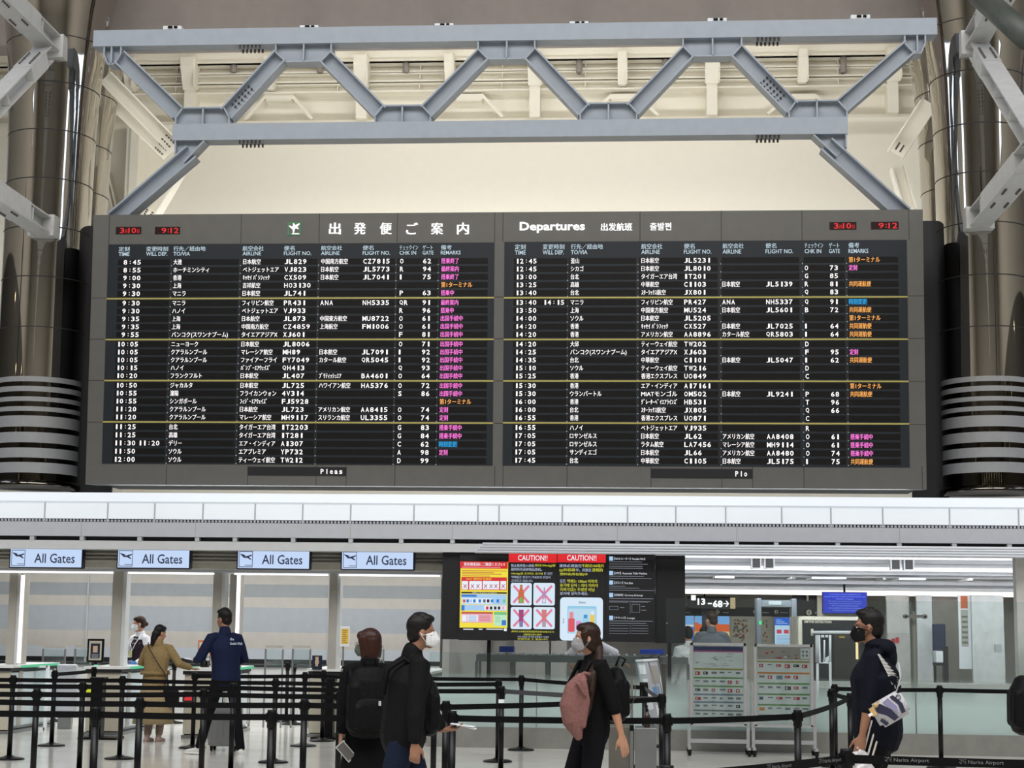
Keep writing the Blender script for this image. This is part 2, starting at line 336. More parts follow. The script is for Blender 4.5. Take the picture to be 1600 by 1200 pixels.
# ------------------------------------------------------------------ roof truss over the board
YT = 24.0
def ibeam(b, p0, p1, h, w, m, up=(0, 0, 1), tw=.02, tf=.025):
    """wide-flange beam: web faces the viewer, flanges run deep (along y)"""
    p0 = Vector(p0); p1 = Vector(p1); t = (p1-p0).normalized(); dep = Vector((0, 1, 0)); n = t.cross(dep).normalized()
    for s in (-1, 1):
        b.bar(p0+n*(s*(h/2-tf/2)), p1+n*(s*(h/2-tf/2)), tf, w, m, up=dep)
    b.bar(p0, p1, h-2*tf+.004, tw, m, up=dep)
T = thing('roof_truss', 'grey steel roof truss spanning above the departures board', 'truss', W(800, 215, YT))
def pt(px, py, Y=YT): return W(px, py, Y)
b = MB()
a, c = pt(150, 64.5), pt(1462, 45.5); zu = (a.z+c.z)/2
b.box(a.x, c.x, YT-.13, YT+.16, zu-.125, zu+.125, m_truss); b.build('top_chord', T)
b = MB(); a, c = pt(273, 210.5), pt(1323, 199.5); zl = (a.z+c.z)/2
b.box(a.x, c.x, YT-.13, YT+.16, zl-.125, zl+.125, m_truss); b.build('bottom_chord', T)
def gusset(top, pxs, y0, y1):
    """plate with side flanges and a centre stiffener, hanging below (top) or standing above the chord"""
    b = MB(); x = [pt(p, (y0+y1)/2).x for p in pxs]; ze = (zu-.125) if top else (zl+.125)
    zo = ze-.27 if top else ze+.25; zm = ze-.12 if top else ze+.10
    poly = [(x[0], ze), (x[0], zm), (x[1], zo), (x[2], zo), (x[3], zm), (x[3], ze)]
    b.prism(poly, YT-.016, YT+.022, m_truss)
    for p, q in zip(poly[:-1], poly[1:]): b.bar((p[0], YT+.015, p[1]), (q[0], YT+.015, q[1]), .022, .27, m_truss, up=(0, 1, 0))
    xm = (x[1]+x[2])/2; b.box(xm-.012, xm+.012, YT-.12, YT+.15, min(ze, zo), max(ze, zo), m_truss)
    b.build('gusset_plate', T)
gusset(True, (166, 172, 183, 192), 78, 107)
for p in ((433, 449, 504, 519), (748, 763, 822, 836), (1067, 1082, 1144, 1158)): gusset(True, p, 77, 105)
gusset(True, (1412, 1426, 1437, 1444), 60, 90)
for p in ((278, 288, 352, 361), (588, 600, 660, 674), (907, 920, 982, 995), (1232, 1243, 1308, 1322)): gusset(False, p, 168, 196)
DG = [((190, 92), (281, 180)), ((440, 90), (356, 181)), ((511, 92), (596, 179)), ((756, 88), (667, 178)), ((828, 86), (913, 176)), ((1075, 84), (988, 175)), ((1150, 82), (1237, 172)), ((1421, 76), (1314, 169))]
for p, q in DG:
    b = MB(); ibeam(b, pt(*p), pt(*q), .235, .26, m_truss); b.build('diagonal', T)
for (p, q), side in ((((302, 240), (180, 345)), -1), (((1290, 228), (1412, 338)), 1)):
    b = MB(); ibeam(b, pt(*p), pt(*q), .24, .27, m_truss); b.build('knee_brace', T)
    g = MB(); ze = zl-.125; x0 = pt(275 if side < 0 else 1323, 230).x; x1 = pt(322 if side < 0 else 1270, 230).x
    xs = x0-side*.02; g.prism([(xs, ze), (xs, ze-.2), (xs-side*.14, ze-.33), (x1, ze)], YT-.018, YT+.026, m_truss)
    g.bar((xs, YT+.015, ze), (xs, YT+.015, ze-.2), .022, .27, m_truss, up=(0, 1, 0)); g.bar((xs-side*.14, YT+.015, ze-.33), (x1, YT+.015, ze), .022, .27, m_truss, up=(0, 1, 0)); g.build('gusset_plate', T)
m_bolt = mat('bolt_dark', (92, 86, 82), .5, metal=.3, noise=0)
b = MB()
def bolts(b, p, q, nx, ny, spread, r=.016):
    p, q = Vector(p), Vector(q); t = (q-p).normalized(); n = t.cross(Vector((0, 1, 0)))
    for i in range(nx):
        for j in range(ny):
            c = p.lerp(q, i/max(1, nx-1))+n*(spread*(j-(ny-1)/2)); b.tube([c, c+Vector((0, -.035, 0))], r, m_bolt, 6)
def undbolts(b, px, z, Y=YT):
    X = pt(px, 90).x if z > 9 else pt(px, 230).x
    for i in range(6):
        for j in range(2):
            c = Vector((X+(i-2.5)*.06, YT-.08+.2*j, z)); b.tube([c, c-Vector((0, 0, .05))], .016, m_bolt, 6)
for px in (392, 1200): undbolts(b, px, zu-.125); undbolts(b, px, zl-.125)
d = pt(440, 90); e = pt(356, 181)
bolts(b, d.lerp(e, .55)+Vector((0, -.005, 0)), d.lerp(e, .85)+Vector((0, -.005, 0)), 6, 3, .06)
d = pt(1150, 82); e = pt(1237, 172)
bolts(b, d.lerp(e, .5)+Vector((0, -.005, 0)), d.lerp(e, .8)+Vector((0, -.005, 0)), 6, 3, .06)
b.build('bolts', T)

# ------------------------------------------------------------------ mirrored columns
def column(name, lab, X, Y, R, rows, strip=True, top=None):
    t = thing(name, lab, 'column', (X, Y, zbase), group='mirrored steel columns')
    zs = [W((60 if X < 0 else 1540), y, Y).z for y in rows]
    b = MB(); z0 = W(60 if X < 0 else 1540, 597, Y).z if strip else zbase
    zt = 14.0; prof = []
    prof += [(R, z0), (R, 7.0), (R*1.01, 8.2), (R*1.03, 9.0), (R*1.07, 9.7), (R*1.14, 10.3), (R*1.27, 10.95), (R*1.5, 11.7), (R*1.9, zt)]
    def rad(z):
        for (r0, a), (r1, c) in zip(prof[:-1], prof[1:]):
            if a <= z <= c: return r0+(r1-r0)*(z-a)/(c-a)
        return R
    cuts = [z for z in zs if z > z0+.1]
    full = sorted(prof+[(rad(z), z) for z in cuts], key=lambda p: p[1])
    # finer profile
    fine = []
    for (r0, a), (r1, c) in zip(full[:-1], full[1:]):
        for k in range(3): fine.append((r0+(r1-r0)*k/3, a+(c-a)*k/3))
    fine.append(full[-1]); b.lathe(fine, m_mirror, (X, Y), 96, cap=False); b.build('mirror_cladding', t)
    b = MB()
    for z in cuts: r = rad(z)+.0025; b.lathe([(r, z-.008), (r, z+.008)], m_seam, (X, Y), 96, cap=False)
    for a in (-90-12, ):
        aa = math.radians(a if X < 0 else -90+2)
        c = Vector((X+math.cos(aa)*(R+.002), Y+math.sin(aa)*(R+.002), 0)); b.tube([c+Vector((0, 0, z0)), c+Vector((0, 0, 8.3))], .006, m_seam, 4)
    b.build('joint_lines', t)
    if strip:
        b = MB(); b.lathe([(R-.004, zbase+.12), (R-.004, z0)], m_mirrord, (X, Y), 96, cap=False); b.build('dark_mirror_band', t)
        for y0, y1 in ((597, 605), (612, 620), (628, 635), (643, 650), (657, 674), (682, 698), (706, 721), (728, 744)):
            za, zb = W(60 if X < 0 else 1540, y1, Y).z, W(60 if X < 0 else 1540, y0, Y).z
            b = MB(); b.lathe([(R, za), (R, zb)], m_frostband, (X, Y), 96, cap=False); b.build('satin_band', t)
        b = MB(); b.lathe([(R+.05, zbase), (R+.05, zbase+.12)], m_mirrord, (X, Y), 64); b.build('base_ring', t)
    return t
zbase = W(70, 768, 25).z
column('mirrored_column', 'mirrored steel column beside the date clock end of the board, flared at its top', -9.18, 25, .645, [78, 148, 220, 294, 368, 444, 521])
column('mirrored_column', 'mirrored steel column at the remarks end of the board, flared at its top', 5.03, 25, .655, [53, 130, 211, 285, 362, 442, 521])
column('mirrored_column', 'mirrored column partly hidden behind the flared one at the date clock end', W(113, 200, 27).x, 27.0, .63, [92, 160, 238, 310], strip=False)
column('mirrored_column', 'mirrored column partly hidden behind the flared one at the remarks end', W(1500, 200, 27).x, 27.0, .63, [90, 155, 230, 305], strip=False)

# ------------------------------------------------------------------ side trusses running from the columns towards the hall
def side_truss(lab, X, s):
    pxu, pyu, pxl, pyl = (82, 68, 62, 352) if s < 0 else (1522, 62, 1533, 340)
    Y0 = 24.2; U = W(pxu, pyu, Y0); L = W(pxl, pyl, Y0); X = (U.x+L.x)/2; zu_, zl_ = U.z, L.z
    t = thing('side_truss', lab, 'truss', (X, 18, zl_), group='trusses running out from the mirrored columns')
    def ib(p, q, h, w, nm):
        b = MB(); p, q = Vector(p), Vector(q); tt = (q-p).normalized(); n = Vector((1, 0, 0)); k = tt.cross(n).normalized()
        for sg in (-1, 1): b.bar(p+k*sg*(h/2-.012), q+k*sg*(h/2-.012), w, .024, m_truss_lit, up=k)
        b.bar(p, q, .02, h-.02, m_truss_lit, up=k)
        for f in (.06, .22, .5, .75):
            c = p.lerp(q, f)
            for sg in (-1, 1): b.bar(c+n*(sg*w/4)-k*(h/2-.03), c+n*(sg*w/4)+k*(h/2-.03), w/2-.01, .018, m_truss_lit, up=tt)
        # splice plates and bolts
        for f0 in (.1, .16):
            for i in range(4):
                for j in (-1, 1):
                    c = p.lerp(q, f0)+tt*(.07*i)+n*(j*w*.3)
                    b.tube([c-k*(h/2+.035), c+k*(h/2+.035)], .017, m_bolt, 6)
        b.bar(p.lerp(q, .07), p.lerp(q, .24), w+.01, h+.02, m_truss_lit, up=k)
        b.build(nm, t)
    YL = 12.0
    ib((X, Y0, zu_), (X, YL, zu_), .26, .3, 'upper_chord'); ib((X, Y0, zl_), (X, YL, zl_), .26, .3, 'lower_chord')
    n = 4; ys = [Y0-.25-3.2*i for i in range(n)]
    for i in range(n-1):
        p = (X, ys[i], zu_-.25 if i % 2 == 0 else zl_+.15); q = (X, ys[i+1], zl_+.15 if i % 2 == 0 else zu_-.25); ib(p, q, .24, .26, 'diagonal')
    b = MB(); b.box(X-.2, X+.2, Y0-.02, Y0+.22, zu_-.22, zu_+.14, m_truss_lit); b.box(X-.2, X+.2, Y0-.02, Y0+.22, zl_-.16, zl_+.16, m_truss_lit); b.build('end_plates', t)
side_truss('pale steel truss reaching out from the column at the date clock end', -9, -1)
side_truss('pale steel truss reaching out from the column at the remarks end', 5, 1)
b = MB(); b.tube([W(1530, -8, 20), W(1606, 60, 18.6)], .14, mat('olive_dark_paint', (70, 76, 70), .5), 14)
tag(b.build('ceiling_pipe', origin=W(1560, 20, 19.5)), 'dark olive round pipe crossing the corner above the remarks end column', 'pipe')
# cream braces behind the board
def brace(lab, p, q, Y0, Y1, w=.24):
    b = MB(); a, c = W(p[0], p[1], Y0), W(q[0], q[1], Y1); ibeam(b, a, c, w, .26, m_cream)
    d = c.lerp(a, .12); bolts(b, d+Vector((0, -.14, 0)), c.lerp(a, .02)+Vector((0, -.14, 0)), 4, 2, .1)
    tag(b.build('cream_brace', origin=c), lab, 'brace', 'cream braces behind the board')
brace('upper cream brace sloping down from the column to the truss end', (165, 120), (274, 232), 26.3, 26.9, .26)
brace('lower cream brace sloping beside the upper one behind the board', (165, 150), (262, 243), 27.5, 28.0, .2)
brace('short cream brace with bolts standing behind the first knee brace', (286, 252), (232, 345), 26.4, 26.4, .22)
brace('thin cream brace rising just beside the column at the date clock end', (168, 270), (186, 345), 30.86, 30.86, .1)
brace('cream brace behind the remarks end of the truss, sloping to the column', (1452, 160), (1400, 240), 26.3, 26.9, .28)
brace('bolted pale brace standing behind the last knee brace', (1402, 262), (1424, 345), 26.4, 26.4, .22)
b = MB(); a = W(208, 250, 30.4); b.box(a.x-.11, a.x+.11, 30.3, 31, 3.4, W(208, 185, 30.4).z, m_cream); b.box(a.x-.02, a.x+.14, 30.25, 30.3, W(208, 345, 30.4).z, W(208, 185, 30.4).z, m_cream)
tag(b.build('cream_post', origin=(a.x, 30.4, 9)), 'upright cream steel post against the rear wall beside the truss end', 'post')
# ------------------------------------------------------------------ departures board
Bz0, Bz1, BY0, BY1 = 3.56, 7.505, 23.9, 23.7
BX0, BX1 = -8.02, 3.955
bn = Vector((0, -(Bz1-Bz0), (BY1-BY0))).normalized()  # outward normal
if bn.y > 0: bn = -bn
bup = Vector((0, BY1-BY0, Bz1-Bz0)).normalized()
B0 = Vector((0, BY0, Bz0))
def buv(px, py):
    d = ray(px, py); t = (B0-O).dot(bn)/d.dot(bn); p = O+d*t; return p.x, (p-B0).dot(bup)
def bp(u, v, off=0.): return B0+Vector((u, 0, 0))+bup*v+bn*off
def bquad(mb, u0, u1, v0, v1, off, m): mb.add([bp(u0, v0, off), bp(u1, v0, off), bp(u1, v1, off), bp(u0, v1, off)], [(0, 1, 2, 3)], m)
def bbox(mb, u0, u1, v0, v1, o0, o1, m):
    v = [bp(u, w, o) for u in (u0, u1) for w in (v0, v1) for o in (o0, o1)]
    mb.add(v, [(0, 1, 3, 2), (4, 6, 7, 5), (0, 4, 5, 1), (2, 3, 7, 6), (0, 2, 6, 4), (1, 5, 7, 3)], m)
H = (bp(0, 0)-bp(0, 0)).length
HV = (Vector((0, BY1, Bz1))-B0).length
BD = thing('departures_board', 'huge grey departures board with two black timetables', 'departures board', (0, BY0, Bz0))
b = MB(); bbox(b, BX0, BX1, 0, HV, -.55, 0, m_case)
for yy in (465.7, 530, 594.5, 659.6):   # seams on the side strips and the centre strip
    for a, c in ((BX0, buv(168, yy)[0]), (buv(773, yy)[0], buv(787, yy)[0]), (buv(1419, yy)[0], BX1)):
        v = buv(168, yy)[1]; bquad(b, a, c, v-.004, v+.004, .002, m_seam)
for x in (171, 377, 499, 621, 773, 786, 1000, 1127, 1253, 1420):
    u = buv(x, 350)[0]; bquad(b, u-.004, u+.004, buv(800, 378)[1], HV, .002, m_seam)
for x in (260, 387, 494, 541, 617, 773, 786, 886, 1017, 1128, 1176, 1256, 1441):
    u = buv(x, 745)[0]; bquad(b, u-.004, u+.004, 0, buv(x, 728)[1], .002, m_seam)
b.build('casing', BD)
b = MB(); b.box(BX0+.03, BX1-.03, 24.3, 25.4, Bz0+.05, Bz1-.15, m_dark); b.build('rear_housing', BD)
for x0, x1, nm in ((-8.62, -8.0, 'date clock end'), (3.94, 4.46, 'remarks end')):
    f = MB(); f.box(x0, x1, 25.05, 25.1, zbase-.1, W(800, 345, 25.1).z-.05, m_dark); tag(f.build('gap_dark_sheet', origin=(x0, 25, zbase)), 'narrow dark panel closing the gap to the column at the '+nm, 'panel', 'filler panels beside the board')  # dark sheet added to hide the bright wall seen through the gap
# sections: LED coordinates measured in the row at y = 466
ROWH = 12.75
def section(px0, px1, rows, cols, tops, lines, name):
    u0, u1 = buv(px0, 466)[0], buv(px1, 466)[0]
    vt, vb = buv((px0+px1)/2, tops[0])[1], buv((px0+px1)/2, tops[1])[1]
    pn = MB(); bbox(pn, u0, u1, vb, vt, -.02, .006, m_panel)
    cx = [(cols['slot'][i], cols['slot'][i+1]) for i in range(0, len(cols['slot']), 2)]
    lv = [buv((px0+px1)/2, y)[1] for y in lines]   # block tops then bottom
    rv = []
    for k in range(5):
        v_a, v_b = lv[k]-.012, lv[k+1]+.012
        if k == 4: v_b = lv[5]
        for i in range(5):
            rv.append((v_a-(v_a-v_b)*(i+.5)/5, (v_a-v_b)/5))
    for v, h in rv:
        for a, c in cx: bquad(pn, buv(a, 466)[0], buv(c, 466)[0], v-h*.36, v+h*.36, .009, m_cell)
        for a, c in cx[1:]:
            q = buv(a, 466)[0]-.012; bquad(pn, q-.012, q+.002, v-h*.5, v-h*.4, .010, m_fasc)
    P = pn.build('timetable_panel', BD, label='black timetable half titled in '+name)
    # column titles
    for (jp, en, x0, x1j, x1e) in cols['heads']:
        ua, uj, ue = buv(x0, 388)[0], buv(x1j, 388)[0], buv(x1e, 388)[0]; v1 = vt-(vt-lv[0])*.17; v2 = vt-(vt-lv[0])*.88; mid = vt-(vt-lv[0])*.53
        hb = MB(); put_text(hb, jp, m_head, lambda a, c: bp(ua+a, mid+c, .014), width=uj-ua, height=(v1-mid)*.98, bold=.012)
        put_text(hb, en, m_head, lambda a, c: bp(ua+a, v2+c, .014), width=ue-ua, height=(mid-v2)*.82, bold=.012)
        hb.build('column_title', P)
    for y in lines[1:5]:
        v = buv((px0+px1)/2, y)[1]; lb = MB(); bbox(lb, u0, u1, v-.013, v+.009, .006, .014, m_ylw); lb.build('yellow_divider', P)
    em = .085
    for (v, h), r in zip(rv, rows):
        rb = MB(); base = v-h*.30
        for key, txt in zip(('t', 'w', 'to', 'a1', 'f1', 'a2', 'f2', 'c', 'g', 'r'), r):
            if not txt: continue
            mm = m_text
            if key == 'r':
                mm = m_orange if txt in ('第1ターミナル', '共同運航便') else (m_cyan if txt == '時刻変更' else m_pink)
            n = 0
            for ch in txt: n += .5 if ('｡' <= ch <= 'ﾟ' or ch == ' ') else (.72 if ch in '()' else 1)
            if key in ('t', 'w'): n = 5 if len(txt) == 5 else 4
            pitch = 7.15
            x0 = cols[key]
            if key == 't' and len(txt) == 4: x0 += 7.6
            wpx = n*pitch-(1.2 if not key in ('c',) else 1)
            if txt == 'I': wpx = 2.8
            if txt in ('O', 'R', 'P', 'Q', 'F', 'S', 'G', 'C', 'A', 'D', 'B', 'T'): wpx = 5.6
            if len(txt) <= 7 and txt.isascii() and key in ('f1', 'f2'): wpx = len(txt)*7.2-1.4
            if key == 'g': wpx = 13
            if txt[0] == '1' and key in ('t', 'w'): x0 += 1; wpx -= 1.4
            ua, ub = buv(x0, 466)[0], buv(x0+wpx, 466)[0]
            asc = all(ord(q) < 128 for q in txt)
            if asc and len(txt) > 1:
                pu = (ub-ua+.010)/len(txt); x_ = ua
                for ch in txt:
                    wf = {'1': .34, 'I': .42, ':': .18, 'M': .86, 'W': .9}.get(ch, .76); dx = pu*(.86-wf)/2 if ch in '1I:' else 0
                    if ch == '1': dx = pu*.3
                    put_text(rb, ch, mm, lambda a, c: bp(x_+dx+a, base+(h*.1 if ch == ':' else 0)+c, .014), width=pu*wf, height=h*(.40 if ch == ':' else .60), bold=.014); x_ += pu
            elif asc: put_text(rb, txt, mm, lambda a, c: bp(ua+a, base+c, .014), width=(ub-ua)*.95, height=h*.60, bold=.014)
            else: put_text(rb, txt, mm, lambda a, c: bp(ua+a, base+.004+c, .014), width=ub-ua, em=h*.74, bold=.014)
            if key == 'r' and txt == '時刻変更': bquad(rb, ua-.01, ub+.01, base-.006, base+h*.64, .011, mat('cyan_field', (0, 90, 140), emit=.55))
        rb.build('flight_row', P)
N = ''
J = '日本航空'; S = '出国手続中'; T1 = '第1ターミナル'; KY = '共同運航便'
LR = [('8:45', N, '大連', J, 'JL829', '中国南方航空', 'CZ7815', 'O', '62', '搭乗終了'),
 ('8:55', N, 'ホーチミンシティ', 'ベトジェットエア', 'VJ823', J, 'JL5773', 'R', '94', '最終案内'),
 ('9:00', N, '香港', 'ｷｬｾｲ ﾊﾟｼﾌｨｯｸ', 'CX509', J, 'JL7041', 'I', '75', '搭乗終了'),
 ('9:30', N, '上海', '吉祥航空', 'HO3130', N, N, N, N, T1),
 ('9:30', N, 'マニラ', J, 'JL741', N, N, 'P', '63', '搭乗中'),
 ('9:30', N, 'マニラ', 'フィリピン航空', 'PR431', 'ANA', 'NH5335', 'QR', '91', '最終案内'),
 ('9:30', N, 'ハノイ', 'ベトジェットエア', 'VJ933', N, N, 'R', '96', '搭乗中'),
 ('9:35', N, '上海', J, 'JL873', '中国東方航空', 'MU8722', 'O', '61', S),
 ('9:35', N, '上海', '中国南方航空', 'CZ4859', '上海航空', 'FM1006', 'O', '61', S),
 ('9:55', N, 'バンコク(スワンナプーム)', 'タイエアアジアX', 'XJ601', N, N, 'F', '81', S),
 ('10:05', N, 'ニューヨーク', J, 'JL8006', N, N, 'O', '71', S),
 ('10:05', N, 'クアラルンプール', 'マレーシア航空', 'MH89', J, 'JL7091', 'I', '92', S),
 ('10:05', N, 'クアラルンプール', 'ファイアーフライ', 'FY7049', 'カタール航空', 'QR5045', 'I', '92', S),
 ('10:15', N, 'ハノイ', 'ﾊﾞﾝﾌﾞｰｴｱｳｪｲｽﾞ', 'QH413', N, N, 'Q', '93', S),
 ('10:20', N, 'フランクフルト', J, 'JL407', 'ﾌﾞﾘﾃｨｯｼｭｴｱ', 'BA4601', 'O', '64', S),
 ('10:50', N, 'ジャカルタ', J, 'JL725', 'ハワイアン航空', 'HA5376', 'O', '72', S),
 ('10:55', N, '瀋陽', 'フライカンウォン', '4V314', N, N, 'S', '86', S),
 ('10:55', N, 'シンガポール', 'ﾌｨｼﾞｰｴｱｳｪｲｽﾞ', 'FJ5928', N, N, N, N, T1),
 ('11:20', N, 'クアラルンプール', J, 'JL723', 'アメリカン航空', 'AA8415', 'O', '74', '定刻'),
 ('11:20', N, 'クアラルンプール', 'マレーシア航空', 'MH9117', 'スリランカ航空', 'UL3355', 'O', '74', '定刻'),
 ('11:25', N, '台北', 'タイガーエア台湾', 'IT2203', N, N, 'G', '83', '搭乗手続中'),
 ('11:25', N, '高雄', 'タイガーエア台湾', 'IT281', N, N, 'G', '84', '搭乗手続中'),
 ('11:30', '11:20', 'デリー', 'エア・インディア', 'AI307', N, N, 'C', '62', '時刻変更'),
 ('11:50', N, 'ソウル', 'エアプレミア', 'YP732', N, N, 'A', '98', '定刻'),
 ('12:00', N, 'ソウル', 'ティーウェイ航空', 'TW212', N, N, 'D', '99', N)]
RR = [('12:45', N, '釜山', J, 'JL5231', N, N, N, N, T1), ('12:45', N, 'シカゴ', J, 'JL8010', N, N, 'O', '73', '定刻'),
 ('13:00', N, '台北', 'タイガーエア台湾', 'IT201', N, N, 'G', '85', N), ('13:25', N, '高雄', '中華航空', 'CI103', J, 'JL5139', 'R', '81', KY),
 ('13:40', N, '台北', 'ｽﾀｰﾗｯｸｽ航空', 'JX801', N, N, 'Q', '83', N), ('13:40', '14:15', 'マニラ', 'フィリピン航空', 'PR427', 'ANA', 'NH5337', 'Q', '91', '時刻変更'),
 ('13:50', N, '上海', '中国東方航空', 'MU524', J, 'JL5601', 'B', '72', KY), ('14:00', N, 'ソウル', J, 'JL5205', N, N, N, N, T1),
 ('14:20', N, '香港', 'ｷｬｾｲ ﾊﾟｼﾌｨｯｸ', 'CX527', J, 'JL7025', 'I', '64', KY), ('14:20', N, '香港', 'アメリカン航空', 'AA8896', 'カタール航空', 'QR5803', 'I', '64', KY),
 ('14:20', N, '大邱', 'ティーウェイ航空', 'TW202', N, N, 'D', N, N), ('14:25', N, 'バンコク(スワンナプーム)', 'タイエアアジアX', 'XJ603', N, N, 'F', '95', '定刻'),
 ('14:35', N, '台北', '中華航空', 'CI101', J, 'JL5047', 'I', '62', KY), ('15:10', N, 'ソウル', 'ティーウェイ航空', 'TW216', N, N, 'D', N, N),
 ('15:25', N, '香港', '香港エクスプレス', 'UO849', N, N, 'C', N, N), ('15:30', N, '香港', 'エア・インディア', 'AI7161', N, N, N, N, T1),
 ('15:30', N, 'ウランバートル', 'MIATモンゴル', 'OM502', J, 'JL9241', 'P', '68', KY), ('16:00', N, '香港', 'ｸﾞﾚｰﾀｰﾍﾞｲｴｱﾗｲﾝｽﾞ', 'HB531', N, N, 'T', '96', N),
 ('16:00', N, '台北', 'ｽﾀｰﾗｯｸｽ航空', 'JX805', N, N, 'Q', '66', N), ('16:55', N, '香港', '香港エクスプレス', 'UO871', N, N, 'C', N, N),
 ('16:55', N, 'ハノイ', 'ベトジェットエア', 'VJ935', N, N, 'R', N, N), ('17:05', N, 'ロサンゼルス', J, 'JL62', 'アメリカン航空', 'AA8408', 'O', '61', '搭乗手続中'),
 ('17:05', N, 'ロサンゼルス', 'ラタム航空', 'LA7456', 'マレーシア航空', 'MH9114', 'O', '61', '搭乗手続中'), ('17:05', N, 'サンディエゴ', J, 'JL66', 'アメリカン航空', 'AA8480', 'O', '74', '搭乗手続中'),
 ('17:45', N, '台北', '中華航空', 'CI105', J, 'JL5175', 'I', '75', KY)]
HD = lambda q: [('定刻', 'TIME', q[0], q[0]+17, q[0]+17), ('変更時刻', 'WILL DEP.', q[1], q[1]+34, q[1]+33), ('行先／経由地', 'TO/VIA', q[2], q[2]+50, q[2]+26),
                ('航空会社', 'AIRLINE', q[3], q[3]+33, q[3]+29), ('便名', 'FLIGHT NO.', q[4], q[4]+17, q[4]+43), ('航空会社', 'AIRLINE', q[5], q[5]+33, q[5]+29), ('便名', 'FLIGHT NO.', q[6], q[6]+17, q[6]+43),
                ('チェックイン', 'CHK IN', q[7], q[7]+29, q[7]+26), ('ゲート', 'GATE', q[8], q[8]+16, q[8]+17), ('備考', 'REMARKS', q[9], q[9]+17, q[9]+31)]
section(167, 772, LR, dict(t=184.5, w=222, to=270, a1=379, f1=444, a2=501, f2=567, c=624.5, g=660.5, r=689, slot=[183.5, 264, 268.5, 372, 376.5, 495, 499, 616.5, 620, 684, 686, 762], heads=HD((186, 229, 271.5, 379.5, 444, 502, 567, 624.5, 660.5, 689))), (380.5, 726), (401.5, 465.9, 530.4, 594.9, 660.0, 725.5), 'Japanese')
section(787.5, 1418, RR, dict(t=804.5, w=848, to=891.5, a1=1002, f1=1069, a2=1128.5, f2=1197, c=1257.5, g=1297, r=1326.5, slot=[802.5, 886, 888.5, 994, 998.5, 1121.5, 1128, 1249, 1256, 1320, 1325, 1404], heads=HD((804.5, 848, 892, 1002, 1068.5, 1129, 1196, 1257, 1295, 1325.5))), (376.5, 729), (399.5, 464.5, 530.2, 595.5, 661.3, 727), 'English, Chinese and Korean')
def btitle(txt, px0, py0, px1, py1, m=None, nm='title_lettering', bold=.02, par=None):
    b = MB(); ua, vb_ = buv(px0, py1); ub, vt_ = buv(px1, py0)
    put_text(b, txt, m or m_led, lambda a, c: bp(ua+a, vb_+c, .012), width=ub-ua, height=vt_-vb_, bold=bold); return b
b = MB()
for ch, x in zip('出発便ご案内', (514, 553, 593.5, 634.5, 673.5, 714)):
    ua, v0 = buv(x, 366.5); ub, v1 = buv(x+19, 348); put_text(b, ch, m_led, lambda a, c: bp(ua+a, v0+c, .012), width=ub-ua, height=v1-v0, bold=.025)
b.build('title_lettering', BD, label='large glowing Japanese title')
btitle('Departures', 812, 346.5, 914, 364.5, bold=.025).build('title_lettering', BD, label='glowing English title')
btitle('出发航班', 939, 348.5, 988, 361).build('title_lettering', BD, label='small glowing Chinese title')
btitle('출발편', 1015.5, 348, 1049, 360).build('title_lettering', BD, label='small glowing Korean title')
# take-off pictogram in a green-edged square
b = MB(); u0, v0 = buv(449.5, 367.5); u1, v1 = buv(470, 347.5); s = u1-u0
bquad(b, u0, u1, v0, v1, .008, m_green); bquad(b, u0+.016, u1-.016, v0+.016, v1-.016, .010, m_case)
P2 = lambda pts: [bp(u0+s*x, v0+(v1-v0)*y, .013) for x, y in pts]
for poly in ([(.08, .72), (.2, .74), (.33, .66), (.78, .86), (.9, .92), (.93, .85), (.85, .76), (.55, .45), (.5, .18), (.42, .16), (.4, .42), (.2, .6)], [(.42, .62), (.4, .9), (.47, .93), (.62, .72)], [(.7, .66), (.88, .5), (.82, .45), (.6, .55)], [(.34, .06), (.9, .06), (.9, .13), (.34, .13)]):
    b.add(P2(poly), [list(range(len(poly)))], m_led)
b.build('takeoff_pictogram', BD)
m_clock = mat('clock_window_black', (38, 10, 12), .3, noise=0)
for x0, y0, x1, y1, tx in ((181, 354.5, 221, 366, 'd'), (242, 354.5, 281.5, 366, 't'), (1296, 347, 1338, 359, 'd'), (1361, 346.5, 1404, 358.5, 't')):
    b = MB(); ua, va = buv(x0, y1); ub, vb_ = buv(x1, y0); bbox(b, ua, ub, va, vb_, -.01, .006, m_clock); w = ub-ua; h = vb_-va
    c = b.build('clock_window', BD); q = MB()
    def pr(t, f0, f1, hh=.74, dv=.12): put_text(q, t, m_red, lambda a, e: bp(ua+w*f0+a, va+h*dv+e, .011), width=w*(f1-f0), height=h*hh, bold=.01)
    if tx == 'd': pr('3', .17, .33); pr('月', .35, .46, .5); pr('10', .50, .80); pr('日', .84, .93, .5)
    else: pr('9', .27, .46); pr(':', .52, .57, .5, .22); pr('12', .63, .95)
    q.build('red_digits', c)
for x0, y0, x1, y1, tx, f0, f1 in ((387, 730, 541.5, 743, 'Pleas', .74, .975), (1017, 733, 1176, 747, 'Plo', .83, .96)):
    b = MB(); ua, va = buv(x0, y1); ub, vb_ = buv(x1, y0); bbox(b, ua, ub, va, vb_, -.01, .006, m_dark); w = ub-ua; h = vb_-va
    c = b.build('message_ticker', BD); q = MB(); n = len(tx)
    for i, ch in enumerate(tx):
        cw = w*(f1-f0)/n; uu = ua+w*f0+cw*i; hh = .56 if ch in 'Pl' else .42
        put_text(q, ch, m_text, lambda a, e: bp(uu+a+(cw*.25 if ch == 'l' else 0), va+h*.22+e, .011), width=cw*(.66 if ch != 'l' else .2), height=h*hh, bold=.02)
    q.build('ticker_letters', c)
